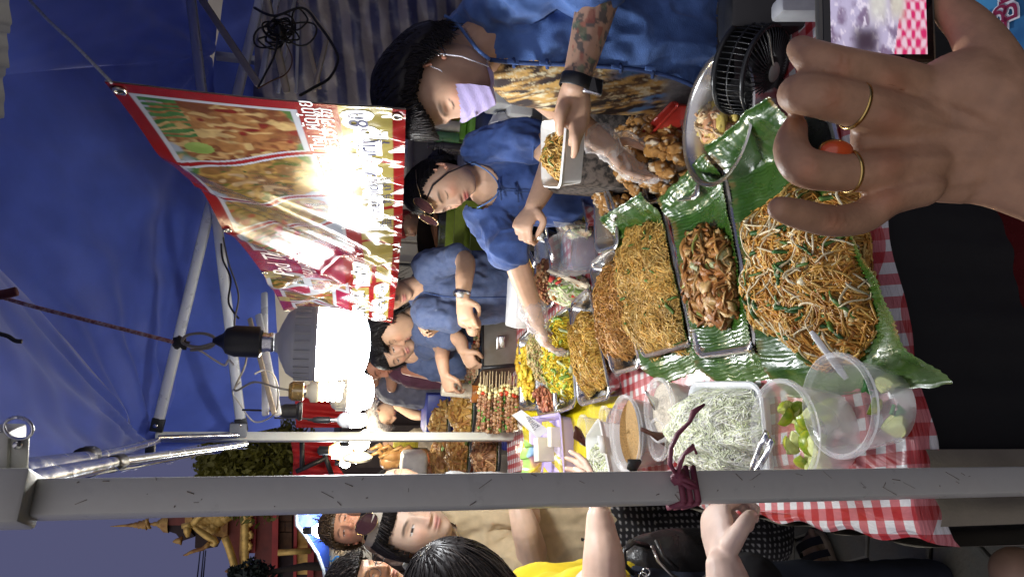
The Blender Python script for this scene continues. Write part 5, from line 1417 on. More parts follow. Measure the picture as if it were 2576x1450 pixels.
def head(center, f, up, s=1.0, tone=(.5, .3, .2), eyes='closed', lips=(.45, .14, .12), brow=(.03, .02, .015), jaw=1.0, nlat=120, nlon=150, ears=True, smile=0.0, blush=.06):
    f = V(f).normalized(); up = (V(up) - f * V(up).dot(f)).normalized(); ax = f.cross(up)
    lat = np.linspace(.02, math.pi - .02, nlat); lon = np.linspace(0, 2 * np.pi, nlon, endpoint=False)
    LA, LO = np.meshgrid(lat, lon, indexing='ij')
    # denser towards the face
    LO2 = LO + .35 * np.sin(2 * (LO - math.pi / 2)) * 0 - .30 * np.cos(LO)*-1
    LO2 = LO + .42 * np.cos(LO)
    X = np.sin(LA) * np.cos(LO2) * .074; Y_ = np.sin(LA) * np.sin(LO2); Z = np.cos(LA) * .118
    Y_ = np.where(Y_ > 0, Y_ * .092, Y_ * .102)
    t = np.clip(-Z / .118, 0, 1)
    X = X * (1 - .30 * jaw * t ** 1.7); X = X * (1 + .03 * np.exp(-((Z - .05) / .04) ** 2))
    Y_ = np.where(Y_ < 0, Y_ * (1 - .55 * t), Y_)
    fr = Y_ > 0.045
    Y_ = np.where(fr, .045 + (Y_ - .045) * .82, Y_)
    Y_ = Y_ + .012 * t ** 2 * (Y_ > 0)
    G = lambda cx, cz, sx, sz: np.exp(-((np.abs(X) - cx) / sx) ** 2 - ((Z - cz) / sz) ** 2)
    w = sstep(0.0, .05, Y_)
    dz = .004 * G(.030, .022, .022, .009) - .0115 * G(.031, .002, .016, .012) + .0068 * G(.0315, -.001, .012, .0085)
    rdg = (.003 + .019 * np.clip((.014 - Z) / .048, 0, 1)) * sstep(-.050, -.037, Z) * sstep(.035, .01, Z)
    wd = .0075 + .006 * np.clip((.012 - Z) / .05, 0, 1)
    dz = dz + rdg * np.exp(-(X / wd) ** 2) + .007 * G(.0135, -.037, .0065, .007)
    dz = dz + .006 * np.exp(-(X / .026) ** 2 - ((Z + .062) / .016) ** 2) + .0036 * np.exp(-(X / .018) ** 2 - ((Z + .0565) / .0042) ** 2) + .0045 * np.exp(-(X / .015) ** 2 - ((Z + .0675) / .0052) ** 2)
    ml = Z + .0618 - smile * .35 * np.abs(X) * (np.abs(X) / .03)
    dz = dz - .004 * np.exp(-(X / .021) ** 2 - (ml / .0016) ** 2) + .008 * np.exp(-(X / .019) ** 2 - ((Z + .099) / .014) ** 2) + .005 * G(.041, -.026, .02, .02) - .004 * G(.05, -.065, .016, .02)
    Y_ = Y_ + dz * w
    P_ = np.stack([X, Y_, Z], -1).reshape(-1, 3)
    n = fbm(P_, 30, 3, 3)
    C = np.tile(np.array(tone), (len(P_), 1)) * (.92 + .16 * n[:, None])
    xx, yy, zz = P_.T; fm = (yy > .03)
    bl = np.exp(-((np.abs(xx) - .04) / .022) ** 2 - ((zz + .025) / .02) ** 2) * fm; C = mixc(C, C * np.array((1.15, .8, .75)), bl * blush * 8)
    ntip = np.exp(-(xx / .014) ** 2 - ((zz + .035) / .012) ** 2) * fm; C = mixc(C, C * np.array((1.1, .82, .78)), ntip * .5)
    def paint(m, col): 
        nonlocal C; C = mixc(C, np.broadcast_to(np.array(col), C.shape), m * fm)
    ul = np.exp(-(xx / .020) ** 4 - ((zz + .0575 + .12 * np.abs(xx) * 0) / .0048) ** 4); ll = np.exp(-(xx / .017) ** 4 - ((zz + .0675) / .0058) ** 4)
    paint(np.clip(ul + ll, 0, 1) * .9, lips); paint(np.exp(-(xx / .020) ** 4 - (ml.reshape(-1) / .0015) ** 2), np.array(lips) * .3)
    ab = np.abs(xx); arch = .0235 - ((ab - .034) / .022) ** 2 * .006
    paint(np.exp(-((ab - .031) / .0195) ** 6 - ((zz - arch) / .0042) ** 4) * .85, brow)
    if eyes == 'closed':
        cur = -.0045 + ((ab - .0315) / .014) ** 2 * .0035
        paint(np.exp(-((ab - .0315) / .0150) ** 6 - ((zz - cur) / .0019) ** 2), (.02, .012, .01))
        paint(np.exp(-((ab - .0315) / .0150) ** 6 - ((zz - .006) / .0012) ** 2) * .4, np.array(tone) * .5)
    else:
        op = .0048 if eyes == 'open' else .0026
        hgt = op * np.clip(1 - ((ab - .0315) / .0150) ** 2, 0, 1) ** .6; inside = (np.abs(zz + .0005) < hgt) & (np.abs(ab - .0315) < .015)
        paint(inside * 1.0, (.62, .58, .54)); paint(inside * (np.abs(ab - .0315) < .0058), (.018, .010, .008))
        paint(np.exp(-((ab - .0315) / .0158) ** 6 - ((zz - hgt - .0004) / .0013) ** 2), (.02, .012, .01))
        paint(np.exp(-((ab - .0315) / .0155) ** 6 - ((zz + hgt + .0012) / .001) ** 2) * .45, np.array(tone) * .4)
    paint(np.exp(-((ab - .0085) / .0035) ** 2 - ((zz + .0445) / .002) ** 2) * .7, np.array(tone) * .25)
    idx = np.arange(nlat * nlon).reshape(nlat, nlon)
    fc = np.stack([idx[:-1], np.roll(idx, -1, 1)[:-1], np.roll(idx, -1, 1)[1:], idx[1:]], -1).reshape(-1, 4)
    parts = [(P_, fc, C)]
    if ears:
        for sg in (-1, 1):
            mb = MB()
            pts = [V((sg * (.070 + .010 * math.sin(a * .5 + .6)), -.012 - .014 * math.cos(a) * .9 - .004, -.008 + .029 * math.sin(a))) for a in np.linspace(-2.2, 3.0, 16)]
            mb.tube(pts, [.0045] * 3 + [.0052] * 10 + [.004] * 3, 7)
            mb.grid(lambda u, v: V((sg * (.066 + .010 * u * v), -.012 + .014 * (u - .5) * 1.5 - .004, -.008 + .05 * (v - .5))) , 6, 6)
            mb.ball(V((sg * .072, -.006, -.034)), .0065, 6)
            v = np.array(mb.v); ff = np.array([list(f_) + [f_[-1]] * (4 - len(f_)) if len(f_) < 4 else list(f_)[:4] for f_ in mb.f if len(f_) <= 4])
            ce = np.tile(np.array(tone) * np.array((1.05, .82, .78)), (len(v), 1)) * (.8 + .3 * sstep(-.03, .0, v[:, 1]))[:, None]
            parts.append((v, ff, ce))
    v, ff, c = join(parts)
    Rm = np.array([ax, f, up])
    return v * s @ Rm + np.array(center), ff, c
def local(center, f, up):
    f = V(f).normalized(); up = (V(up) - f * V(up).dot(f)).normalized(); ax = f.cross(up)
    return lambda x, y, z, s=1.0: V(center) + (ax * x + f * y + up * z) * s
def mesh4(name, v, f, c, m, parent):
    """mesh from padded quads (last two equal = triangle)"""
    fl = [tuple(q[:3]) if q[2] == q[3] else tuple(q) for q in f.tolist()] if (f[:, 2] == f[:, 3]).any() else None
    if fl is None: me = np_mesh(name, v, f, c)
    else:
        me = bpy.data.meshes.new(name); me.from_pydata(v.tolist(), [], fl)
        a = me.color_attributes.new('Col', 'FLOAT_COLOR', 'POINT'); c4 = np.ones((len(v), 4), dtype=np.float32); c4[:, :3] = c; a.data.foreach_set('color', c4.ravel())
        me.update()
    return link(name, me, m, parent)
def hair(parent, center, f, up, s=1.0, col=(.012, .010, .010), front=.070, side=.0, back=-.075, vol=.016, n=1500, length=.07, seed=1, fall=.5, part=(0, -.01), rad=.0011, hi=.02, frizz=.004, fringe=0.0, name='hair', comb=None, stick=.0, stop=True, cap=True):
    """scalp shell plus strands combed away from the crown"""
    rs = np.random.RandomState(seed)
    f = V(f).normalized(); up = (V(up) - f * V(up).dot(f)).normalized(); ax = f.cross(up); Rm = np.array([ax, f, up])
    def shell(x, y, z, off):
        d = np.stack([x / .074, np.where(y > 0, y / .090, y / .102), z / .118], -1)
        d /= np.linalg.norm(d, axis=-1, keepdims=True) + 1e-9
        return np.stack([d[..., 0] * (.076 + off), np.where(d[..., 1] > 0, d[..., 1] * (.090 + off), d[..., 1] * (.100 + off)), d[..., 2] * (.118 + off)], -1)
    def allowed(p):
        x, y, z = p[..., 0], p[..., 1], p[..., 2]
        hl = np.where(y > .035, front - .25 * np.abs(x) * 0, np.where(y > -.015, side + (front - side) * sstep(-.015, .05, y), back + (side - back) * sstep(-.06, -.015, y)))
        return z - hl
    parts = []
    na, nb = 90, 60
    LA, LO = np.meshgrid(np.linspace(.01, 2.6, nb), np.linspace(0, 2 * np.pi, na, endpoint=False), indexing='ij')
    dd = np.stack([np.sin(LA) * np.cos(LO) * .074, np.sin(LA) * np.sin(LO) * .096, np.cos(LA) * .118], -1)
    base = shell(dd[..., 0], dd[..., 1], dd[..., 2], 0)
    al = allowed(base); off = vol * np.clip(al / .03, -.4, 1) * (.75 + .5 * fbm(base, 14, seed, 3)) + .0025 * np.sin(LO * 60 + 6 * fbm(base, 20, seed + 1, 2))
    base = shell(dd[..., 0], dd[..., 1], dd[..., 2], off)
    keep = al > -.006
    idx = np.arange(na * nb).reshape(nb, na); fq = np.stack([idx[:-1], np.roll(idx, -1, 1)[:-1], np.roll(idx, -1, 1)[1:], idx[1:]], -1).reshape(-1, 4)
    fq = fq[keep.reshape(-1)[fq].all(1)]
    cc = np.tile(np.array(col), (na * nb, 1)) * (.6 + .8 * fbm(base.reshape(-1, 3), 60, seed, 2))[:, None]
    if cap: parts.append((base.reshape(-1, 3), fq, cc))
    # strands
    K = 8
    d = rs.normal(size=(n * 4, 3)); d[:, 2] = np.abs(d[:, 2]) * rs.choice([1, 1, -1], n * 4); d /= np.linalg.norm(d, axis=1)[:, None]
    r0 = shell(d[:, 0] * .074, d[:, 1] * .096, d[:, 2] * .118, vol * .7); ok = allowed(r0) > .0; r0 = r0[ok][:n]; n = len(r0)
    P_ = np.zeros((n, K, 3)); P_[:, 0] = r0
    crown = np.array((part[0], part[1], .13)); st = length * (.6 + .8 * rs.rand(n)) / (K - 1)
    wob = rs.normal(size=(n, 3)) * frizz
    for k in range(1, K):
        p = P_[:, k - 1]; g = p - crown if comb is None else np.tile(np.array(comb, dtype=float), (n, 1)); g[:, 2] -= (fall * .1 + .02) if comb is None else 0
        nn = p / np.array((.076, .096, .118)) ** 2; nn /= np.linalg.norm(nn, axis=1)[:, None]
        inside = (np.abs(p) / np.array((.08, .10, .122))); lowz = p[:, 2] < -.02
        g = g - nn * (g * nn).sum(1)[:, None] * np.where(lowz, .2, .95)[:, None]
        g = g / (np.linalg.norm(g, axis=1)[:, None] + 1e-9) + np.array((0, 0, -fall if comb is None else 0))
        if fringe: g[:, 1] += fringe * (p[:, 1] > .02)
        g = g / (np.linalg.norm(g, axis=1)[:, None] + 1e-9)
        q = p + g * st[:, None] + wob * (k / K)
        e_ = shell(q[:, 0], q[:, 1], q[:, 2], vol * .75); ins = np.linalg.norm(q / np.array((.076, .094, .118)), axis=1) < np.linalg.norm(e_ / np.array((.076, .094, .118)), axis=1)
        q = np.where(ins[:, None], e_, q * (1 - stick) + e_ * stick)
        if stop: q = np.where(((allowed(q) < -.004) & (q[:, 1] > .0))[:, None], p, q)
        P_[:, k] = q
    P_ = P_ + (rs.rand(n, 1, 1) * .006) * (P_ / .1)
    Tn = np.gradient(P_, axis=1); Tn /= np.linalg.norm(Tn, axis=2, keepdims=True) + 1e-9
    s1 = np.cross(Tn, P_); s1 /= np.linalg.norm(s1, axis=2, keepdims=True) + 1e-9; s2 = np.cross(Tn, s1)
    rr_ = (rad * np.array([.9, 1, 1, 1, 1, .9, .7, .25]))[None, :, None]
    R = np.stack([P_ + s1 * rr_ * 1.6, P_ + s2 * rr_, P_ - s1 * rr_ * 1.6], 2); bs = np.arange(n * K * 3).reshape(n, K, 3)
    fs = np.stack([bs[:, :-1], np.roll(bs, -1, 2)[:, :-1], np.roll(bs, -1, 2)[:, 1:], bs[:, 1:]], -1).reshape(-1, 4)
    ch = np.array(col)[None] * (.6 + 1.2 * rs.rand(n, 1)) + hi * (rs.rand(n, 1) ** 4) * np.array((1, .8, .7))
    parts.append((R.reshape(-1, 3), fs, np.repeat(ch, K * 3, axis=0)))
    v, fcs, c = join(parts)
    return link(name, np_mesh(name, v * s @ Rm + np.array(center), fcs, c), M_hair, parent)
def garment(name, mb, parent, m, voxel=.006, smooth=4, wr=.006, wscale=14, cut=None, seed=0, stretch=(1, 1, .45), colors=None, grow=0.0):
    """cloth shell: union of the limbs, folded by noise, opened where cut says"""
    co, nr, fs = remesh(mb, voxel, smooth)
    q = co * np.array(stretch)
    n1 = fbm(q, wscale, seed, 3); rid = 1 - np.abs(2 * fbm(q + 7, wscale * .8, seed + 4, 2) - 1) * 2.2
    ri2 = 1 - np.abs(2 * fbm(q * np.array((1, 1, 1.6)) + 3, wscale * 2.1, seed + 9, 2) - 1) * 3
    co = co + nr * (grow + wr * (1.1 * (n1 - .5) + .8 * (np.clip(rid, -.5, 1) - .4) + .30 * (np.clip(ri2, 0, 1) - .3)))[:, None]
    if cut is not None:
        k = ~cut(co, nr); fs = fs[k[fs].all(1)]
    c = colors(co, nr) if colors else None
    return link(name, np_mesh(name, co, fs, c), m, parent)
def figure_body(parent, mb, heads, tone, voxel=.004, smooth=3, seed=0, colors=None, name='body'):
    co, nr, fs = remesh(mb, voxel, smooth)
    c = skin_cols(co, tone, seed) if colors is None else colors(co, nr)
    v, f, c = join([(co, fs, c)] + heads)
    return mesh4(name, v, f, c, M_skin, parent)
M_denim = mat('denim_blue', (.045, .105, .30), .8, var=.3, scale=16, bump=.6, bscale=420, color2=(.075, .15, .37), sheen=.15)
M_denim2 = mat('indigo_cotton', (.030, .070, .235), .75, var=.28, scale=16, bump=.5, bscale=420, color2=(.045, .09, .27), sheen=.15)
M_denim3 = mat('washed_denim', (.075, .10, .19), .8, var=.25, scale=45, bump=.3, bscale=400, color2=(.045, .065, .13), sheen=.1)
M_stitch = mat('dark_denim_seam', (.02, .045, .14), .8, var=.2, scale=90)
M_glove = clear_plastic('glove_film', (.88, .88, .88), .16, .08)
def seam(parent, pts, r, m=None, name='seam', q=.6):
    P_, R_2 = spline(pts, [r] * len(pts), 4); mb = MB(); mb.tube(P_, r, 6, ell=(FWD, q)); return mb.build(name, m or M_stitch, parent)
# ------------------------------------------------------------------ masked vendor on the right
TONE_M = (.50, .31, .21)
man = empty('person', V((at(1500, 120, 1.55).x, 1.55, 0)), 'vendor in denim shirt with lilac face mask and tattooed forearm holding a foam box', 'person')
mf, mu = (-RT * .82 - UPV * .46 - FWD * .16), (UPV * .86 - RT * .45)
mc = at(1100, 208, 1.52)
mb = MB()
chain(mb, [at(1140, 165, 1.55), at(1180, 135, 1.56), at(1225, 110, 1.57)], [.054, .056, .066])
chain(mb, [at(1235, 100, 1.60), at(1300, 95, 1.61), at(1500, 115, 1.61), at(1800, 100, 1.61)], [.10, .128, .132, .138], side=RT, q=.8)
# near arm to the foam box
aw = at(1447, 212, 1.36); ae = at(1520, -90, 1.36)
chain(mb, [at(1300, -60, 1.46), ae], [.035, .040]); chain(mb, [ae, at(1505, -10, 1.36), at(1478, 100, 1.36), aw], [.046, .045, .036, .027])
hd = (at(1430, 330, 1.40) - aw).normalized()
chain(mb, [aw, aw.lerp(at(1440, 300, 1.40), .5), at(1438, 300, 1.40)], [.027, .036, .040], side=UPV, q=.5)
for i, (x0, y0, x1, y1, x2, y2, x3, y3) in enumerate([(1455, 295, 1452, 330, 1450, 360, 1444, 378), (1440, 300, 1446, 340, 1447, 372, 1443, 392), (1470, 290, 1462, 322, 1455, 345, 1450, 358)]):
    chain(mb, [at(x0, y0, 1.39), at(x1, y1, 1.385), at(x2, y2, 1.40), at(x3, y3, 1.42)], [.0115, .011, .0095, .007], n=10)
chain(mb, [at(1432, 285, 1.39), at(1444, 318, 1.395), at(1440, 350, 1.43), at(1436, 362, 1.45)], [.011, .010, .009, .007], n=10)
chain(mb, [at(1430, 245, 1.38), at(1414, 280, 1.37), at(1408, 312, 1.38), at(1408, 334, 1.40)], [.015, .0125, .011, .008], n=10)
# far arm reaching to the chicken
fw = at(1528, 368, 1.64)
chain(mb, [at(1300, 180, 1.70), at(1365, 235, 1.72), at(1440, 300, 1.68), fw], [.045, .042, .036, .026])
hand(mb, fw, at(1600, 432, 1.66) - fw, V((-.3, -.2, -1)), -1, .92, (.25, .3, .35, .4), .35, .5)
def tatt(co, nr):
    c = skin_cols(co, TONE_M, 3); x, y = proj(co)
    z = (x > 1440) & (x < 1560) & (y < 200) & (y > -200) & (co[:, 1] < 1.5)
    n1 = fbm(co, 75, 8, 3); n2 = vnoise(co, 60, 3)
    ink = sstep(.53, .58, n1) * z; c = mixc(c, np.broadcast_to((.055, .07, .075), c.shape), ink * .8)
    c = mixc(c, np.broadcast_to((.33, .09, .06), c.shape), sstep(.70, .75, n2) * z * .7); c = mixc(c, np.broadcast_to((.08, .16, .10), c.shape), sstep(.72, .78, vnoise(co, 55, 9)) * z * .7)
    return c
hm = head(mc, mf, mu, 1.0, TONE_M, 'closed', brow=(.02, .015, .012), jaw=.8)
figure_body(man, mb, [hm], TONE_M, .0035, 3, 1, tatt)
hair(man, mc, mf, mu, 1.0, front=.056, side=.010, back=-.070, vol=.026, n=5200, length=.034, seed=4, frizz=.0025, comb=(0, .40, -.55), stick=.55, rad=.0010, hi=.012)
L_ = local(mc, mf, mu)
# face mask: cloth over nose and chin with pleats, elastic to the ear
hv, hf, _ = head((0, 0, 0), (0, 1, 0), (0, 0, 1), ears=False, jaw=.8)
hy = np.maximum(hv[:, 1] + .005, (.103 - 9 * hv[:, 0] ** 2) * sstep(-.12, -.085, hv[:, 2])) + .0006 * np.sin(hv[:, 2] * 260)
hv = np.where(hv[:, 1:2] > .015, np.stack([hv[:, 0] * 1.07, hy, hv[:, 2]], -1), hv)
kp = (hv[:, 1] > .020) & (hv[:, 2] < .002 - .35 * np.abs(hv[:, 0])) & (hv[:, 2] > -.116 + .30 * np.abs(hv[:, 0]))
hf = hf[kp[hf].all(1)]
ml_ = Matrix((V(mf).normalized().cross((V(mu) - V(mf).normalized() * V(mu).dot(V(mf).normalized())).normalized()), V(mf).normalized(), (V(mu) - V(mf).normalized() * V(mu).dot(V(mf).normalized())).normalized()))
mask = link('face_mask', np_mesh('face_mask', hv * 1.0 @ np.array(ml_) + np.array(mc), hf), mat('lilac_mask_cloth', (.47, .40, .68), .75, var=.06, scale=40, bump=.25, bscale=300), man)
for sg in (-1, 1):
    mb = MB(); mb.tube([L_(sg * .058, .052, -.022, 1.0), L_(sg * .072, .015, -.014, 1.0), L_(sg * .080, -.010, .008, 1.0)], .0014, 6); mb.build('ear_loop', mat('white_elastic', (.7, .68, .72), .7), man)
    mb = MB(); mb.tube([L_(sg * .055, .052, -.105, 1.0), L_(sg * .072, .012, -.066, 1.0), L_(sg * .080, -.012, -.030, 1.0)], .0014, 6); mb.build('ear_loop', mat('white_elastic', (.7, .68, .72), .7), man)
    for k in range(2):
        mb = MB(); mb.ball(L_(sg * .080, -.006 - .006 * k, -.036 + .01 * k, 1.0), .0036, 6); mb.build('earring', M_steel, man)
seam(man, [at(1168, 70, 1.52), at(1200, 118, 1.49), at(1228, 158, 1.46)], .0018, M_brass, 'neck_chain')
# T-shirt with an animal print, open denim shirt over it
mb = MB(); torso = [at(1232, 120, 1.61), at(1290, 120, 1.61), at(1400, 128, 1.605), at(1550, 132, 1.605), at(1700, 128, 1.61), at(1815, 110, 1.62)]
chain(mb, torso, [.088, .128, .142, .146, .150, .150], side=RT, q=.86, n=22)
def tee(co, nr):
    x, y = proj(co); q = np.stack([x / 46 + .5 * np.sin(y / 30), y / 9 + x / 50, x * 0], -1); q2 = np.stack([x / 20 + y / 20, y / 4.5 + x / 60, x * 0], -1)
    n1 = fbm(q, 1, 2, 4); n2 = fbm(q2, 1, 5, 3); c = np.tile(np.array((.045, .05, .06)), (len(co), 1))
    z = sstep(1225, 1255, x) * sstep(1735, 1690, x)
    fur = mixc((.50, .30, .09), (.10, .055, .03), sstep(.42, .60, n1)); fur = mixc(fur, np.broadcast_to((.62, .55, .36), fur.shape), sstep(.52, .68, n2)); fur = mixc(fur, np.broadcast_to((.10, .22, .45), fur.shape), sstep(.55, .68, fbm(q * .5, 1, 9, 3)) * sstep(1480, 1600, x))
    fur = mixc(fur, np.broadcast_to((.03, .02, .02), fur.shape), sstep(.58, .66, fbm(q * .7, 1, 12, 3)))
    c = mixc(c, fur, z); grey = mixc((.12, .12, .12), (.34, .33, .31), n2); return mixc(c, grey, sstep(1655, 1690, x))
garment('printed_tee', mb, man, mat('printed_cotton', attr='Col', rough=.85, var=.1, scale=120, bump=.2, bscale=500), .005, 4, .004, 12, None, 3, colors=tee)
mb = MB()
chain(mb, [at(1225, 75, 1.60), at(1275, 85, 1.595), at(1400, 100, 1.59), at(1550, 108, 1.59), at(1700, 100, 1.595), at(1812, 80, 1.61)], [.085, .142, .162, .164, .166, .168], side=RT, q=.9, n=22)
chain(mb, [at(1262, 20, 1.54), at(1330, -60, 1.44), at(1430, -92, 1.38)], [.085, .080, .068]); chain(mb, [at(1400, -85, 1.38), at(1485, -42, 1.365)], [.062, .066])
chain(mb, [at(1265, 130, 1.70), at(1330, 200, 1.72)], [.07, .06])
def opn(co, nr):
    x, y = proj(co); edge = np.interp(x, [1190, 1235, 1300, 1440, 1600, 1700, 1790, 1830], [95, 148, 156, 160, 172, 196, 238, 250])
    far = (co @ np.array(RT)) < (np.array(torso[2]) @ np.array(RT)) - .11
    top = ((x - 1190) / 55) ** 2 + ((y - 145) / 62) ** 2 < 1
    return ((y > edge) & (nr @ np.array(FWD) < .35)) | top | (x > 1806)
garment('denim_shirt', mb, man, M_denim, .005, 3, .030, 9, opn, 5)
seam(man, [at(1232, 150, 1.485), at(1300, 158, 1.465), at(1440, 163, 1.455), at(1600, 175, 1.455), at(1700, 198, 1.465), at(1790, 238, 1.49)], .0075, M_stitch, 'placket')
seam(man, [at(1118, 40, 1.50), at(1150, 60, 1.49), at(1195, 118, 1.45), at(1232, 150, 1.44)], .006, M_denim, 'collar_edge')
for x, y in [(1292, 157), (1376, 160), (1470, 163), (1560, 170), (1640, 184)]:
    mb = MB(); a_ = at(x, y - 9, 1.452); b_ = at(x + 1, y + 12, 1.457); mb.tube([a_, a_.lerp(b_, .5) - FWD * .010, b_], .0042, 6); mb.build('belt_loop', M_stitch, man)
for x in (1290, 1372, 1462, 1552, 1636):
    mb = MB(); mb.box(at(x, 160 + (x - 1290) * .05 - 4, 1.447), .010, .005, .026, bev=.002); mb.build('toggle', M_denim, man)
# patch pocket
pk_ = [at(x, y, 1.446) for x, y in [(1598, 118), (1690, 30), (1790, 22), (1798, 110), (1720, 122)]]
mb = MB(); mb.prism(pk_, FWD * .004); mb.build('pocket', M_denim, man); seam(man, pk_[:2], .0022); seam(man, [pk_[0], pk_[4], pk_[3]], .0022)
# lower body in dark trousers
mb = MB(); chain(mb, [at(1800, 90, 1.62), at(1900, 80, 1.65), at(2050, 60, 1.7)], [.16, .165, .16], side=RT, q=.85, n=20); chain(mb, [at(1950, 120, 1.62), V((at(1950, 120, 1.62).x, 1.62, .08))], [.09, .06]); chain(mb, [at(1950, 20, 1.72), V((at(1950, 20, 1.72).x, 1.75, .08))], [.09, .06])
garment('trousers', mb, man, mat('black_trousers', (.012, .012, .014), .85, var=.2), .01, 3, .006, 8)
# watch
wc = at(1441, 205, 1.36); wd = (at(1438, 240, 1.37) - at(1475, 110, 1.36)).normalized(); wx = FWD - wd * FWD.dot(wd); wx.normalize(); wy = wd.cross(wx)
wt = empty('wrist_watch', wc, 'black smart watch with perforated strap on the tattooed wrist', 'watch')
mb = MB(); mb.lathe(at(1450, 208, 1.36), [(.0335, -.013), (.0355, -.012), (.0355, .012), (.0335, .013)], 30, ax=(wx, wy, wd), sy=.95); mb.build('strap', M_black, wt)
cw = at(1490, 216, 1.338); mb = MB(); mb.box(cw, .034, .040, .011, ax=((-UPV * .2 + RT * .1 + wd * .9).normalized(), (-RT).cross(FWD).normalized() * 0 + UPV * 0 + (wd.cross(-FWD)).normalized(), (-FWD * .8 - UPV * .5).normalized()), bev=.004); mb.build('case', mat('watch_silver', (.5, .5, .52), .2, metal=1), wt)
mb = MB(); mb.box(cw + (-FWD * .8 - UPV * .5).normalized() * .006, .027, .032, .002, ax=((-UPV * .2 + RT * .1 + wd * .9).normalized(), (wd.cross(-FWD)).normalized(), (-FWD * .8 - UPV * .5).normalized()), bev=.0008); mb.build('dial', mat('watch_glass', (.01, .01, .012), .05), wt)
# glove film on the far hand
mb = MB(); hand(mb, fw - (at(1600, 432, 1.66) - fw).normalized() * .012, at(1600, 432, 1.66) - fw, V((-.3, -.2, -1)), -1, 1.10, (.25, .3, .35, .4), .35, .5); chain(mb, [fw - (at(1600, 432, 1.66) - fw).normalized() * .02, fw], [.042, .036])
gl = garment('plastic_glove', mb, man, M_glove, .005, 2, .010, 40, None, 6, (1, 1, 1))
# the foam box in his hand, full of noodles
zb = at(1395, 385, 1.52).z
Qb = quad([(1362, 470), (1360, 302), (1424, 294), (1408, 474)], zb)
tray('foam_box', Qb, .05, 'open white foam box of noodles held by the masked vendor', M_foam, 'box', .004, .014, .014)
heap('noodle_portion', (Qb(.5, .5, -.046), (Qb(1, .5) - Qb(0, .5)).normalized(), Qb.W * .40, (Qb(.5, 1) - Qb(.5, 0)).normalized(), Qb.D * .38), .05, 71, (.30, .17, .04), [('s', dict(n=420, length=.05, rad=.0018, cols=[(.46, .27, .06), (.52, .36, .12), (.40, .2, .04)], curl=30)), ('s', dict(n=26, length=.03, rad=.0018, cols=[(.6, .56, .4), (.1, .16, .03)], curl=14, lift=.008))], 'portion of fried noodles in the foam box held by the masked vendor', 'noodles')

# ------------------------------------------------------------------ vendor with a hair bun
TONE_W = (.56, .36, .25)
wom = empty('person', V((at(1400, 450, 2.32).x, 2.32, 0)), 'vendor with hair bun and sunglasses on her head reaching over the trays', 'person')
wf, wu = (-RT * .72 - FWD * .55 - UPV * .36), (UPV * .95 - RT * .18)
wc_ = at(1109, 470, 2.30)
mb = MB()
chain(mb, [at(1150, 455, 2.33), at(1190, 448, 2.35), at(1220, 445, 2.36)], [.046, .045, .056])
chain(mb, [at(1225, 450, 2.37), at(1300, 450, 2.38), at(1480, 440, 2.38)], [.10, .125, .13], side=RT, q=.75)
we = at(1292, 636, 2.28); ww = at(1352, 812, 2.36)
chain(mb, [at(1240, 545, 2.37), we], [.045, .043]); chain(mb, [we, at(1310, 690, 2.30), at(1335, 760, 2.34), ww], [.043, .041, .033, .025])
hand(mb, ww, at(1385, 895, 2.40) - ww, V((0, .1, -1)), -1, .95, (.3, .35, .4, .45), .45, .5)
le = at(1395, 395, 2.15); lw = at(1342, 520, 2.06)
chain(mb, [at(1215, 365, 2.30), at(1330, 355, 2.22), le], [.05, .045, .042]); chain(mb, [le, at(1370, 465, 2.10), lw], [.042, .037, .026])
hand(mb, lw, at(1308, 575, 2.03) - lw, V((0, .5, -.6)), 1, .95, (.9, 1.0, 1.1, 1.2), .55, .8)
hw_ = head(wc_, wf, wu, .97, TONE_W, 'closed', lips=(.50, .12, .11), jaw=1.05, blush=.08)
figure_body(wom, mb, [hw_], TONE_W, .0045, 3, 5)
hair(wom, wc_, wf, wu, .99, front=.066, side=-.01, back=-.08, vol=.010, n=3200, length=.10, rad=.0008, seed=7, comb=(0, -1, -.22), stick=.8, frizz=.0008, hi=.02)
Lw = local(wc_, wf, wu)
rs = random.Random(5)
mb = MB(); mb.ball(Lw(0, -.115, -.035), .036, 10, sc=(1, 1, 1.1), jit=.12, rng=rs)
for k in range(60):
    a = rs.uniform(0, 6.28); b = rs.uniform(-1, 1); d = V((math.cos(a), math.sin(a), b)).normalized(); p = Lw(0, -.115, -.035)
    mb.tube([p + d * .03, p + d * .046 + V((rs.uniform(-.012, .012), 0, -.004)), p + d * rs.uniform(.044, .07) + V((rs.uniform(-.02, .02), rs.uniform(-.02, .02), -.01))], [.002, .0014, .0004], 4)
mb.cur = None; o = mb.build('hair_bun', mat('bun_hair', (.014, .010, .010), .38, var=.3, scale=120), wom)
for sg, t0_ in ((-1, .05),):
    mb = MB(); mb.tube([Lw(sg * .035, .075, .072), Lw(sg * .070, .050, .03), Lw(sg * .077, .028, -.03), Lw(sg * .072, .018, -.09), Lw(sg * .066, .012, -.13)], [.003, .0035, .003, .002, .0008], 6); mb.build('hair_strand', mat('bun_hair', (.014, .010, .010), .38), wom)
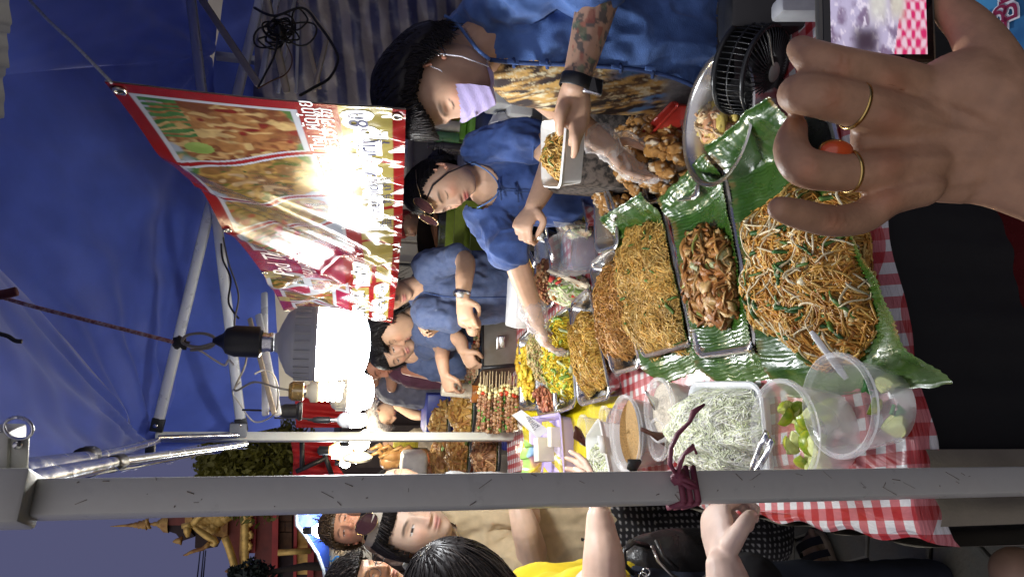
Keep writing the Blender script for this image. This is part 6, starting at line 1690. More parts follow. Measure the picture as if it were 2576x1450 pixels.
def sunglasses(par, Lf, z, y, lens=(.05, .02, .02), label=None, tilt=.03, w=.034, s=1.0):
    e = par
    for sg in (-1, 1):
        mb = MB(); n = 20
        ring = [Lf(sg * w + w * .82 * math.cos(t), y - .010 * abs(math.cos(t) * .5 + sg * .5) + tilt * math.sin(t) * .3, z + w * .72 * math.sin(t)) for t in np.linspace(0, 2 * math.pi, n, endpoint=False)]
        mb.add(ring + [sum(ring, V((0, 0, 0))) / n + (Lf(0, .004, 0) - Lf(0, 0, 0))], [(i, (i + 1) % n, n) for i in range(n)]); mb.build('lens', mat('tinted_lens', lens, .06, var=0, spec=.8), e)
        mb = MB(); mb.tube(ring + [ring[0]], .0013, 6); mb.build('rim', mat('gold_wire', (.5, .36, .18), .25, metal=1), e)
        mb = MB(); mb.tube([Lf(sg * w * 1.8, y - .012, z), Lf(sg * .082, .03, z - .004), Lf(sg * .084, -.03, z - .02)], .0015, 6); mb.build('temple_arm', mat('gold_wire', (.5, .36, .18), .25, metal=1), e)
    mb = MB(); mb.tube([Lf(-w * .25, y, z + .006), Lf(w * .25, y, z + .006)], .0016, 6); mb.build('bridge', mat('gold_wire', (.5, .36, .18), .25, metal=1), e)
sg_ = empty('sunglasses', Lw(0, .09, .08), 'thin gold sunglasses pushed up on the head of the bun-haired vendor', 'sunglasses')
sunglasses(sg_, Lw, .078, .088, tilt=-.10)
mb = MB()
chain(mb, [at(1215, 450, 2.38), at(1250, 450, 2.38), at(1330, 450, 2.38), at(1420, 445, 2.38), at(1500, 440, 2.38)], [.10, .150, .160, .162, .165], side=RT, q=.72, n=22)
chain(mb, [at(1222, 535, 2.36), at(1250, 590, 2.32), at(1276, 618, 2.29)], [.070, .068, .066]); chain(mb, [at(1215, 375, 2.32), at(1270, 358, 2.26), at(1335, 360, 2.22)], [.072, .070, .068])
def wcut(co, nr):
    x, y = proj(co); return (((x - 1205) / 48) ** 2 + ((y - 470) / 54) ** 2 < 1) & (co[:, 1] < 2.42)
garment('indigo_shirt', mb, wom, M_denim2, .0055, 3, .028, 10, wcut, 8)
ln = [(1180, 408), (1203, 416), (1232, 434), (1253, 462), (1250, 488), (1228, 508), (1200, 522)]
nk = [at(x, y, 2.30 - .03 * math.sin(i / 6 * math.pi)) for i, (x, y) in enumerate(ln)]
seam(wom, nk, .0045, mat('pale_blue_piping', (.10, .20, .45), .7), 'neckline')
for x, y in [(1256, 478), (1300, 484), (1345, 480)]:
    mb = MB(); c_ = at(x, y, 2.245); mb.ball(c_, .008, 6); mb.tube([c_ - RT * .032 - UPV * .006, c_ - UPV * .004, c_ + RT * .032 + UPV * .006], .0035, 6); mb.build('frog_button', M_stitch, wom)
seam(wom, [at(1243, 640, 2.27), at(1268, 655, 2.255), at(1302, 628, 2.24)], .004, M_denim, 'cuff'); seam(wom, [at(1340, 402, 2.17), at(1342, 362, 2.15), at(1340, 322, 2.18)], .004, M_denim, 'cuff')
seam(wom, [at(1256, 478, 2.252), at(1330, 482, 2.235), at(1420, 478, 2.235), at(1490, 472, 2.24)], .003)
mb = MB(); chain(mb, [at(1500, 440, 2.4), at(1620, 430, 2.45)], [.15, .15], side=RT, q=.75); p_ = at(1600, 400, 2.45); chain(mb, [p_, V((p_.x, p_.y, .06))], [.08, .05]); p_ = at(1600, 480, 2.45); chain(mb, [p_, V((p_.x, p_.y, .06))], [.08, .05])
garment('trousers', mb, wom, mat('navy_trousers', (.015, .02, .05), .85, var=.2), .012, 3, .006, 8)
wdir = (at(1385, 895, 2.40) - ww).normalized()
mb = MB(); hand(mb, ww - wdir * .012, wdir, V((0, .1, -1)), -1, 1.12, (.3, .35, .4, .45), .45, .5); chain(mb, [ww - wdir * .05, ww], [.046, .036])
garment('plastic_glove', mb, wom, M_glove, .006, 2, .012, 40, None, 9, (1, 1, 1))

# ------------------------------------------------------------------ vendors farther back
def far_person(label, Yd, hc, f, up, neck, torso, tr, tone, shirt, arms, eyes='closed', smile=0.0, hairkw=None, hs=.98, wr=.026, cutn=None, sleeves=None, hands=(), legs=True, seed=1, vox=.006, lips=(.42, .14, .12)):
    e = empty('person', V((at(*torso[-1], Yd).x, Yd, 0)), label, 'person')
    mb = MB(); c0 = at(*hc, Yd)
    chain(mb, [at(*hc, Yd + .01).lerp(at(*neck, Yd + .03), .45), at(*neck, Yd + .03)], [.048, .055])
    chain(mb, [at(*p, Yd + .05) for p in torso], [r * .88 for r in tr], side=RT, q=.72)
    for pts, rad in arms: chain(mb, [at(x, y, yy) for x, y, yy in pts], [rad[0] * .6] + [r * .95 for r in rad[1:]])
    for (wx_, wy_, wY), dv, nv, h_, crl in hands: hand(mb, at(wx_, wy_, wY), dv, nv, h_, .95, crl, .5, .6)
    hh = head(c0, f, up, hs, tone, eyes, lips, smile=smile, nlat=90, nlon=110)
    figure_body(e, mb, [hh], tone, vox, 2, seed)
    if hairkw is not None: hair(e, c0, f, up, hs * 1.01, **hairkw)
    mb = MB(); chain(mb, [at(*p, Yd + .05) for p in torso], tr, side=RT, q=.72, n=20)
    for pts, rad in (sleeves or []): chain(mb, [at(x, y, yy) for x, y, yy in pts], rad)
    garment('shirt', mb, e, shirt, .009, 4, wr, 10, cutn, seed)
    if legs:
        mb = MB(); a_ = at(*torso[-1], Yd + .05)
        for sg in (-1, 1): chain(mb, [a_ + RT * (.08 * sg), V((a_.x + .08 * sg, Yd + .05, .06))], [.085, .05])
        garment('trousers', mb, e, mat('dark_trousers', (.02, .025, .04), .85, var=.2), .016, 2, .006, 8)
    return e
T3 = (.50, .31, .2)
v3 = far_person('vendor in washed denim shirt with a steel watch, his forehead hidden by the banner', 3.15, (972, 738), -RT * .35 - FWD * .85 - UPV * .35, UPV, (1052, 722), [(1072, 728), (1110, 725), (1200, 722), (1310, 715)], [.10, .155, .165, .165], T3, M_denim3,
    [([(1090, 665, 3.1), (1165, 652, 2.98), (1168, 700, 2.86), (1163, 748, 2.84)], [.05, .046, .040, .028]), ([(1090, 790, 3.1), (1180, 805, 3.05), (1190, 830, 2.95)], [.048, .043, .03])],
    sleeves=[([(1080, 670, 3.12), (1120, 652, 3.08), (1152, 650, 3.02)], [.075, .072, .068]), ([(1080, 785, 3.12), (1130, 800, 3.1)], [.07, .065])], hands=[((1163, 748, 2.84), at(1172, 800, 2.83) - at(1163, 748, 2.84), V((0, .8, -.5)), 1, (.5, .55, .6, .7))],
    hairkw=dict(front=.06, vol=.012, n=500, length=.05, seed=2), seed=3)
wt2 = empty('wrist_watch', at(1162, 738, 2.84), 'square steel watch on the wrist of the washed denim vendor', 'watch')
dd_ = (at(1163, 748, 2.84) - at(1168, 700, 2.86)).normalized(); xx_ = (FWD - dd_ * FWD.dot(dd_)).normalized()
mb = MB(); mb.lathe(at(1162, 738, 2.842), [(.034, -.008), (.036, -.007), (.036, .007), (.034, .008)], 24, ax=(xx_, dd_.cross(xx_), dd_)); mb.build('strap', M_steel, wt2)
mb = MB(); mb.box(at(1158, 740, 2.80), .028, .008, .028, bev=.002); mb.build('case', M_steel, wt2); mb = MB(); mb.box(at(1158, 740, 2.795), .018, .004, .018); mb.build('dial', mat('pale_dial', (.5, .52, .5), .3), wt2)
for k, x in enumerate((1175, 1192, 1208)): seam(v3, [at(x, 765, 2.99), at(x, 785, 2.985)], .003)
seam(v3, [at(1068, 735, 3.0), at(1120, 745, 2.985), at(1200, 748, 2.98), at(1300, 745, 2.99)], .005)
far_person('vendor with swept black hair bending in profile over the grill', 3.45, (985, 822), -RT * .93 - FWD * .1 - UPV * .3, UPV * .95 - RT * .3, (1035, 800), [(1050, 800), (1090, 808), (1150, 812), (1260, 810)], [.09, .145, .15, .15], (.46, .28, .18), M_denim3,
    [([(1075, 790, 3.4), (1150, 785, 3.3), (1105, 808, 3.2)], [.046, .04, .028]), ([(1080, 830, 3.4), (1150, 850, 3.3), (1165, 880, 3.25)], [.046, .04, .028])], sleeves=[([(1070, 795, 3.42), (1125, 785, 3.34)], [.07, .062]), ([(1070, 828, 3.42), (1130, 845, 3.34)], [.068, .06])],
    hands=[((1112, 808, 3.2), RT * -.4 + UPV * .8 - FWD * .2, V((0, -1, -.2)), 1, (.8, .9, 1.0, 1.1)), ((1165, 880, 3.25), UPV * -.5 - RT * .8, V((0, .6, -.8)), 1, (.6, .7, .8, .9))], hairkw=dict(front=.05, side=.0, vol=.028, n=1200, length=.07, seed=9, fringe=.3), seed=4)
far_person('smiling vendor in denim tilting her head beside the grill', 3.6, (992, 880), -FWD * .9 - RT * .25 - UPV * .25, UPV * .95 - RT * .35, (1040, 890), [(1052, 892), (1085, 890), (1150, 885), (1280, 880)], [.085, .14, .145, .15], (.52, .31, .2), M_denim3,
    [([(1075, 870, 3.5), (1110, 872, 3.4), (1112, 900, 3.3), (1118, 938, 3.28)], [.045, .042, .035, .026])], sleeves=[([(1068, 868, 3.55), (1105, 866, 3.46), (1118, 880, 3.42)], [.068, .065, .06])], eyes='half', smile=.6,
    hands=[((1118, 938, 3.28), at(1124, 958, 3.28) - at(1118, 938, 3.28), V((0, .6, -.8)), 1, (.7, .8, .9, 1.0))], hairkw=dict(front=.055, side=-.08, back=-.10, vol=.014, n=900, length=.10, seed=10, fall=.6), seed=5)
far_person('vendor in maroon shirt looking down behind the large LED bulb', 4.0, (945, 915), -RT * .75 - FWD * .5 - UPV * .45, UPV, (990, 905), [(1002, 910), (1030, 912), (1090, 915), (1250, 912)], [.09, .15, .155, .15], (.50, .22, .13), mat('maroon_cotton', (.10, .035, .055), .85, var=.15),
    [([(1020, 930, 3.9), (1090, 940, 3.8), (1130, 955, 3.7)], [.046, .04, .03])], hairkw=dict(front=.06, vol=.012, n=500, length=.05, seed=12), seed=6, vox=.008)
far_person('vendor in grey shirt standing behind the second LED bulb', 4.4, (905, 955), -RT * .9 - FWD * .3 - UPV * .3, UPV, (945, 950), [(952, 952), (980, 956), (1040, 960), (1220, 958)], [.09, .15, .155, .15], (.48, .26, .16), mat('grey_cotton', (.13, .13, .16), .85, var=.15),
    [([(965, 925, 4.3), (985, 945, 4.2), (985, 975, 4.15)], [.046, .042, .03])], hairkw=dict(front=.06, vol=.012, n=400, length=.05, seed=13), seed=7, vox=.008)
far_person('worker in blue top with a pale cap bending over the far stall', 4.9, (962, 1046), -RT * .35 - UPV * .8 - FWD * .3, UPV * .5 - RT * .85, (975, 1020), [(982, 1010), (995, 995), (1020, 985), (1150, 985)], [.10, .17, .17, .15], (.50, .32, .22), mat('royal_blue_cotton', (.035, .05, .24), .85, var=.15),
    [([(1000, 1020, 4.8), (1040, 1040, 4.7), (1060, 1045, 4.6)], [.05, .042, .03])], hairkw=dict(front=.03, side=-.02, back=-.09, vol=.02, n=300, length=.05, seed=14, col=(.42, .38, .36)), seed=8, vox=.009)
# ------------------------------------------------------------------ customers on the left of the near leg
TONE_C = (.60, .42, .31)
tan = empty('person', V((at(1400, 1360, 2.05).x, 2.05, 0)), 'customer in tan T-shirt with arms folded and sunglasses on her head', 'person')
cf, cu = (RT * .52 - FWD * .80 - UPV * .30), (UPV * .97 + RT * .12)
cc0 = at(1030, 1320, 1.98)
mb = MB()
chain(mb, [at(1085, 1332, 2.03), at(1118, 1342, 2.05), at(1145, 1350, 2.06)], [.052, .050, .060])
chain(mb, [at(1160, 1365, 2.08), at(1250, 1360, 2.10), at(1450, 1360, 2.10)], [.10, .135, .145], side=RT, q=.75)
chain(mb, [at(1175, 1425, 2.05), at(1300, 1400, 1.98), at(1338, 1385, 1.92)], [.055, .050, .044]); chain(mb, [at(1338, 1385, 1.92), at(1322, 1330, 1.88), at(1305, 1270, 1.90)], [.044, .040, .030])
chain(mb, [at(1180, 1270, 2.05), at(1300, 1255, 2.0), at(1330, 1300, 1.94)], [.05, .045, .035])
figure_body(tan, mb, [head(cc0, cf, cu, 1.0, TONE_C, 'half', lips=(.48, .20, .17), jaw=.9)], TONE_C, .0045, 3, 2)
hair(tan, cc0, cf, cu, 1.02, front=.056, side=-.055, back=-.11, vol=.016, n=3600, length=.12, seed=21, fall=.5, part=(0, .05), frizz=.0012, hi=.05, stick=.4, rad=.0008)
Lc = local(cc0, cf, cu)
vis = empty('painted_hair_highlight', Lc(0, .09, .07), 'painted beige hair highlight on the head of the tan shirted customer', 'hair highlight')
mb = MB(); mb.grid(lambda u, v: Lc(.072 * math.cos(math.pi * (u * 1.3 - .15)), .0 + .084 * math.sin(math.pi * (u * 1.3 - .15)), .088 + .024 * v), 30, 6); mb.build('band', mat('beige_hair_highlight', (.42, .37, .30), .5, var=.1), vis)  # beige strip puts the light reflected on her head into colour
sg2 = empty('sunglasses', Lc(0, .09, .11), 'dark sunglasses resting above the painted hair highlight of the tan shirted customer', 'sunglasses')
sunglasses(sg2, Lc, .122, .062, (.03, .008, .025), tilt=-.12)
mb = MB(); chain(mb, [at(1150, 1365, 2.10), at(1190, 1365, 2.10), at(1290, 1362, 2.10), at(1400, 1358, 2.10), at(1470, 1355, 2.10)], [.11, .158, .165, .172, .180], side=RT, q=.75, n=22)
chain(mb, [at(1165, 1420, 2.07), at(1240, 1425, 2.02), at(1302, 1412, 1.99)], [.078, .080, .080]); chain(mb, [at(1165, 1290, 2.07), at(1270, 1262, 2.03)], [.075, .07])
garment('tan_tshirt', mb, tan, mat('tan_cotton', (.52, .41, .25), .85, var=.08, scale=60, bump=.2, bscale=500, sheen=.1), .006, 4, .026, 9, lambda co, nr: (lambda x, y: ((x - 1128) / 24) ** 2 + ((y - 1352) / 40) ** 2 < 1)(*proj(co)), 11)
seam(tan, [at(1118, 1318, 2.02), at(1140, 1330, 1.985), at(1152, 1350, 1.98), at(1146, 1380, 1.99), at(1128, 1395, 2.03)], .006, mat('tan_rib', (.48, .37, .22), .85), 'collar')
mb = MB(); a_ = at(1480, 1350, 2.10); chain(mb, [at(1455, 1352, 2.10), at(1560, 1345, 2.10), at(1700, 1335, 2.10)], [.165, .19, .20], side=RT, q=.75, n=22); chain(mb, [at(1690, 1335, 2.10), V((at(1690, 1335, 2.1).x, 2.1, .25))], [.20, .22], side=RT, q=.75)
def dots(co, nr):
    c = np.tile(np.array((.014, .013, .014)), (len(co), 1)); g_ = np.mod(co * 55, 1) - .5; d = np.linalg.norm(g_[:, [0, 2]], axis=1); c[d < .22] = (.35, .34, .33); return c
garment('dotted_skirt', mb, tan, mat('dotted_cloth', attr='Col', rough=.7, var=.1), .0045, 3, .014, 8, None, 12, colors=dots)
# woman in yellow, head bent, holding the sprout box
yel = empty('person', V((at(1450, 1470, 1.45).x, 1.45, 0)), 'black-haired customer in yellow with her head bent, nearest the white leg', 'person')
yf, yu = (RT * .50 - UPV * .80 - FWD * .22), (UPV * .62 + RT * .72 - FWD * .1)
yc = at(1172, 1515, 1.36)
TY_ = (.62, .43, .33)
mb = MB(); chain(mb, [at(1180, 1535, 1.42), at(1270, 1590, 1.48)], [.05, .055]); chain(mb, [at(1300, 1600, 1.52), at(1400, 1600, 1.52), at(1600, 1600, 1.52)], [.11, .13, .14], side=RT, q=.7)
ye_, yw = at(1520, 1470, 1.32), at(1508, 1300, 1.36)
chain(mb, [at(1400, 1540, 1.42), ye_], [.05, .046]); chain(mb, [ye_, at(1518, 1400, 1.33), at(1512, 1340, 1.35), yw], [.046, .042, .033, .027])
hand(mb, yw, at(1495, 1225, 1.42) - yw, V((-.1, .3, .9)), 1, .95, (.3, .35, .4, .45), .5, .4)
figure_body(yel, mb, [head(yc, yf, yu, 1.0, TY_, 'closed')], TY_, .0045, 3, 3)
hair(yel, yc, yf, yu, 1.02, front=.058, side=-.08, back=-.12, vol=.016, n=5200, length=.24, seed=23, fall=.7, part=(.0, .06), frizz=.0010, hi=.035, stick=.3, rad=.0008, stop=False)
mb = MB(); chain(mb, [at(1350, 1590, 1.54), at(1430, 1590, 1.52), at(1560, 1590, 1.52)], [.14, .15, .155], side=RT, q=.75, n=20); chain(mb, [at(1385, 1535, 1.46), at(1470, 1510, 1.38), at(1530, 1490, 1.34)], [.075, .068, .056])
garment('yellow_shirt', mb, yel, mat('yellow_cotton', (.62, .46, .015), .85, var=.08), .007, 4, .022, 9, None, 13)
mb = MB(); mb.tube([at(1482, 1262, 1.37), at(1492, 1300, 1.35), at(1505, 1352, 1.34)], .0035, 8); strw = mb.build('drinking_straw', clear_plastic('straw_wrap', opacity=.35)); tag(strw, 'wrapped drinking straw poking out under the hand with the sprout box', 'straw')
mb = MB(); mb.tube([at(1497, 1322, 1.338), at(1500, 1328, 1.338)], .0042, 8); mb.build('green_band', mat('green_print', (.02, .3, .1), .4), strw)
# man in glasses at the picture edge
gm = empty('person', V((at(1300, 1500, 2.3).x, 2.3, 0)), 'customer in wire glasses seen in profile behind the woman in yellow', 'person')
gf, gu = (RT * .86 - FWD * .35 - UPV * .25), UPV
gc = at(930, 1478, 2.25); TG = (.58, .34, .22)
mb = MB(); chain(mb, [at(985, 1500, 2.28), at(1040, 1510, 2.3)], [.055, .06]); chain(mb, [at(1060, 1510, 2.32), at(1150, 1510, 2.32), at(1300, 1505, 2.32)], [.1, .14, .14], side=RT, q=.75)
figure_body(gm, mb, [head(gc, gf, gu, 1.0, TG, 'half', lips=(.5, .22, .18))], TG, .006, 2, 4)
hair(gm, gc, gf, gu, 1.02, front=.050, side=.0, vol=.022, n=1600, length=.05, seed=25, comb=(0, .5, -.2), stick=.2, frizz=.004, hi=.06)
Lg = local(gc, gf, gu); gl2 = empty('eyeglasses', Lg(0, .1, 0), 'thin dark wire glasses on the customer in profile', 'glasses')
for sg in (-1, 1):
    mb = MB(); mb.tube([Lg(sg * .032 + .022 * math.cos(t), .098 - .012 * abs(math.cos(t)) * .5, -.004 + .018 * math.sin(t)) for t in np.linspace(0, 6.283, 21)], .0012, 5); mb.build('rim', M_black, gl2)
    mb = MB(); mb.tube([Lg(sg * .055, .090, .004), Lg(sg * .078, .03, .006), Lg(sg * .078, -.02, .0)], .0016, 5); mb.build('temple_arm', M_black, gl2)
mb = MB(); mb.tube([Lg(-.01, .104, 0), Lg(.01, .104, 0)], .0012, 5); mb.build('bridge', M_black, gl2)
mb = MB(); chain(mb, [at(1045, 1505, 2.33), at(1090, 1505, 2.33), at(1200, 1505, 2.33), at(1320, 1500, 2.33)], [.1, .16, .165, .16], side=RT, q=.75, n=20)
def leopard(co, nr):
    n = vnoise(co, 60, 2); c = mixc((.16, .13, .12), (.02, .018, .018), sstep(.45, .55, n)); return c
garment('patterned_shirt', mb, gm, mat('patterned_cloth', attr='Col', rough=.8, var=.1), .008, 3, .01, 9, None, 14, colors=leopard)
# striped sleeve / towel at the neck behind the tan customer
mb = MB(); mb.tube([at(1028, 1402, 2.15), at(1052, 1420, 2.15), at(1075, 1440, 2.15)], [.03, .04, .035], 12, ell=(RT, .5))
tag(mb.build('neck_towel', mat('pale_towel', (.5, .52, .5), .9, var=.2, color2=(.05, .06, .06), scale=14)), 'pale striped towel behind the neck of the tan shirted customer', 'towel')
# further customers
far_person('curly-haired customer adjusting glasses behind the tan shirted customer', 3.2, (880, 1322), RT * .3 - FWD * .8 + UPV * .1, UPV, (935, 1340), [(945, 1340), (990, 1340), (1100, 1340)], [.09, .14, .15], (.5, .25, .15), mat('brown_print_shirt', (.2, .12, .08), .85, var=.4, scale=20, color2=(.5, .38, .28)), [([(960, 1300, 3.1), (930, 1275, 3.0), (885, 1278, 2.95)], [.05, .042, .03])], eyes='half', hairkw=dict(front=.05, side=-.01, vol=.026, n=900, length=.04, seed=27, frizz=.008, col=(.05, .03, .015), hi=.08), seed=9, vox=.007)
far_person('customer in white shirt behind the near white leg', 3.0, (1010, 1225), RT * .5 - FWD * .5, UPV, (1080, 1250), [(1090, 1268), (1120, 1275), (1200, 1278), (1300, 1280)], [.09, .14, .15, .15], (.5, .32, .22), mat('white_cotton_shirt', (.62, .65, .68), .85, var=.06), [], hairkw=dict(vol=.012, n=300, length=.05, seed=28), seed=10, vox=.009)
far_person('shopper in a rust orange top bending at the far stall', 4.6, (1048, 1188), RT * .3 - UPV * .5 - FWD * .3, UPV, (1075, 1172), [(1085, 1170), (1110, 1165), (1160, 1160)], [.09, .13, .14], (.5, .3, .2), mat('rust_cotton', (.28, .07, .02), .85, var=.12), [([(1110, 1150, 4.5), (1150, 1135, 4.4), (1190, 1150, 4.3)], [.045, .04, .03])], hairkw=dict(vol=.015, n=300, length=.06, seed=29), seed=11, vox=.009)
# fist of a nearer customer with its sleeve
nr_ = empty('person', V((at(1850, 1520, 1.05).x, 1.05, 0)), 'near customer of whom only a pale fist, forearm and dark trouser knee show', 'person')
mb = MB(); fw2 = at(1822, 1425, 1.02); chain(mb, [at(1850, 1560, .98), at(1838, 1490, 1.0), fw2], [.045, .038, .030])
fd2 = (at(1806, 1340, 1.06) - fw2); hand(mb, fw2, fd2, V((.1, .25, -1)), -1, 1.08, (1.0, 1.05, 1.1, 1.15), .62, .9)
figure_body(nr_, mb, [], (.60, .44, .36), .0035, 3, 6)
mb = MB(); chain(mb, [at(1850, 1540, 1.25), at(1880, 1490, 1.3), at(1905, 1475, 1.36)], [.09, .08, .06])
garment('dark_trousers', mb, nr_, mat('black_trousers', (.012, .012, .014), .85, var=.2), .008, 3, .006, 8)
mb = MB(); chain(mb, [at(2560, 1440, 1.15), at(2620, 1500, 1.15)], [.052, .06]); tag(garment('bare_knee', mb, None, mat('knee_skin', (.36, .23, .16), .5, var=.08, sss=.05), .006, 2, .002, 8), 'bare knee at the edge of the paved ground', 'knee')
# black leather backpack
bp_ = empty('backpack', at(1680, 1440, 1.55), 'black leather backpack with zips hanging by the customers', 'backpack')
M_leather = mat('black_leather', (.014, .013, .013), .32, var=.2, scale=25, bump=.35, bscale=160)
mb = MB(); chain(mb, [at(1625, 1440, 1.55), at(1700, 1432, 1.55), at(1800, 1440, 1.55)], [.085, .10, .10], side=RT, q=.7, n=20); garment('shell', mb, bp_, M_leather, .006, 4, .010, 10)
mb = MB(); mb.tube([at(1640, 1372, 1.49), at(1655, 1410, 1.455), at(1690, 1445, 1.45), at(1740, 1470, 1.46)], .004, 6); mb.build('zip', mat('zip_metal', (.4, .38, .35), .3, metal=1), bp_)
mb = MB(); mb.tube([at(1652, 1358, 1.50), at(1668, 1398, 1.46), at(1705, 1430, 1.45)], .0055, 6); mb.build('piping', M_leather, bp_)
mb = MB(); mb.tube([at(1600, 1450, 1.5), at(1572, 1420, 1.48), at(1568, 1385, 1.48), at(1590, 1362, 1.5), at(1630, 1372, 1.52)], .011, 8, ell=(FWD, .5)); mb.build('strap', M_leather, bp_)
for x, y in ((1625, 1438), (1618, 1448)):
    mb = MB(); mb.tube([at(x, y, 1.45) + RT * (.009 * math.cos(t)) + UPV * (.009 * math.sin(t)) for t in np.linspace(0, 6.283, 13)], .002, 5); mb.build('ring', M_steel, bp_)
# sandalled feet on the pavers
def sandal(label, heel, toe, w, strap_m, sole_m, nm='sandal'):
    e = empty(nm, heel, label, 'sandal'); d = (toe - heel); L = d.length; d.normalize(); s = V((d.y, -d.x, 0)).normalized()
    P_ = lambda u, v, z: heel + d * (u * L) + s * (v * w) + UZ * z
    outl = [(0, 0), (.03, .32), (.12, .42), (.4, .38), (.65, .48), (.85, .46), (.96, .28), (1, 0), (.96, -.26), (.85, -.42), (.65, -.44), (.4, -.36), (.12, -.42), (.03, -.32)]
    mb = MB(); mb.prism([P_(u, v, .002) for u, v in outl], UZ * .024); mb.build('sole', sole_m, e)
    mb = MB(); mb.prism([P_(.5 + (u - .5) * .93, v * .9, .026) for u, v in outl], UZ * .004); mb.build('footbed', mat('footbed', (.30, .22, .14), .7, var=.15), e)
    for (a, b, z) in ((.18, .32, .075), (.42, .54, .07), (.64, .78, .06)):
        mb = MB(); mb.grid(lambda u, v: P_(a + (b - a) * u, -.46 + .92 * v, .024 + z * math.sin(math.pi * v) ** .6), 4, 14); mb.build('strap', strap_m, e)
    ft = MB(); chain(ft, [P_(.06, 0, .05), P_(.35, 0, .06), P_(.68, 0, .042), P_(.82, 0, .035)], [.026, .03, .036, .034], side=s, q=.6, n=16)
    for i, v in enumerate((.26, .10, -.04, -.17, -.29)): chain(ft, [P_(.78, v, .036), P_(.93 - .035 * i, v * 1.05, .032)], [.011 if i == 0 else .008, .010 if i == 0 else .007], n=8, smooth=False)
    garment('foot', ft, e, mat('foot_skin', (.50, .33, .23), .5, var=.08, sss=.05), .004, 2, .001, 8)
    return e
M_bstrap = mat('black_strap', (.012, .012, .014), .5); M_sole = mat('tan_sole', (.36, .28, .19), .6, var=.12)
sandal('tan sandal with black straps on the pavers beside the table corner', onz(2118, 1480, .01), onz(2045, 1338, .01), .12, M_bstrap, M_sole)
sandal('pale soled sandal half hidden behind the fist', onz(1935, 1350, .01), onz(1885, 1262, .01), .11, mat('teal_strap', (.05, .28, .26), .5), mat('wooden_sole', (.50, .38, .22), .6, var=.3, stretch=(1, 1, 8)))
sandal('dim sandal at the lower left beside the dark trousers', onz(1995, 1500, .01), onz(1938, 1428, .01), .11, M_bstrap, M_sole)
# thin hanging strip of plastic behind the near leg
mb = MB(); A = [onz(1760, 1282, TZ + .05), onz(1900, 1284, TZ + .02), onz(2000, 1292, TZ), onz(2160, 1310, TZ - .005)]; B_2 = [p - UZ * .03 for p in A]
mb.grid(lambda u, v: A[min(2, int(u * 2.999))].lerp(A[min(2, int(u * 2.999)) + 1], u * 3 - min(2, int(u * 2.999))) - UZ * (.022 * v * (1 - .6 * u)), 16, 4); tag(mb.build('plastic_strip', clear_plastic('strip_film', opacity=.3)), 'clear plastic film trailing along the table edge behind the near leg', 'plastic film')
for who, px, yd in ((yel, (1560, 1590), 1.52), (gm, (1320, 1530), 2.35)):
    a_ = at(*px, yd); mb = MB(); chain(mb, [a_ + UZ * .05, a_ - UZ * .08], [.15, .14], side=RT, q=.75)
    for sg in (-1, 1): chain(mb, [a_ + RT * (.07 * sg), V((a_.x + .08 * sg, a_.y, .05))], [.085, .05])
    garment('trousers', mb, who, mat('dark_trousers', (.02, .025, .04), .85, var=.2), .014, 2, .008, 8)
# ------------------------------------------------------------------ the hand with the phone, lower right
ph = empty('smartphone', at(2200, 60, .43), 'black smartphone filming the stall, held sideways at the picture edge', 'smartphone')
pc_ = at(2203, 30, .432); pw_ = pxm(338, .432); pl_ = .165
nx = (RT * .995 + FWD * .05).normalized(); nz_ = -(FWD - nx * FWD.dot(nx)).normalized(); ny = nz_.cross(nx)
pcen = at(2203, 168, .432) + nx * (pl_ / 2)
mb = MB(); mb.box(pcen, pl_, pw_, .009, ax=(nx, ny, nz_), bev=.0035); sharp(mb.build('case', mat('phone_case', (.10, .10, .085), .35, var=.1), ph))
mb = MB(); mb.box(pcen + nz_ * .0044, pl_ - .004, pw_ - .006, .0016, ax=(nx, ny, nz_), bev=.0006); mb.build('bezel', mat('phone_glass', (.006, .006, .007), .08, var=0), ph)
NS, NT_ = 120, 150
a, b = np.meshgrid(np.linspace(0, 1, NS), np.linspace(0, 1, NT_), indexing='ij')     # a along the phone away from the hand, b across
sw, sl_ = pw_ - .016, pl_ - .014
base = np.array(pcen + nz_ * .0056 - nx * (sl_ / 2) )
Psc = base + (a * sl_)[..., None] * np.array(nx) + ((b - .5) * sw)[..., None] * np.array(ny)
bb = 1 - b                     # 0 at the phone's upper long edge
px_ = bb; py_ = a
q = np.stack([px_ * 6, py_ * 8, a * 0], -1); n1 = fbm(q, 1.5, 3, 4); n2 = fbm(q, 4, 8, 3)
C = mixc((.50, .45, .62), (.22, .16, .26), sstep(.4, .6, n1)); C = mixc(C, np.broadcast_to((.75, .68, .80), C.shape), sstep(.52, .66, n2))
C = mixc(C, np.broadcast_to((.62, .5, .2), C.shape), sstep(.5, .9, 1 - np.abs(py_ - .30 - .3 * px_) * 9) * (px_ < .4) * sstep(.35, .5, n2))
ging = .5 + .5 * np.clip(2.2 * np.sin(px_ * 62 + 3 * n1) * np.sin(py_ * 70 + 2 * n2), -1, 1); reg = sstep(.0, .05, px_ * 1.0 + (.25 - np.abs(py_ - .18)) - .75)
red = mixc((.62, .03, .14), (.80, .62, .70), ging * .9); rz = (px_ + .35 * np.abs(py_ - .25) > .74) & (py_ < .60); C[rz] = red[rz]
veg = np.exp(-((px_ - .50) / .10) ** 4 - ((py_ - .28) / .13) ** 4); C = mixc(C, mixc((.55, .52, .48), (.74, .74, .66), n2), veg)
veg2 = np.exp(-((px_ - .70) / .08) ** 4 - ((py_ - .26) / .10) ** 4); C = mixc(C, mixc((.52, .46, .40), (.7, .68, .56), n2), veg2)
food_ = np.exp(-((px_ - .78) / .16) ** 4 - ((py_ - .72) / .12) ** 4); C = mixc(C, mixc((.48, .30, .10), (.62, .44, .2), n2), food_)
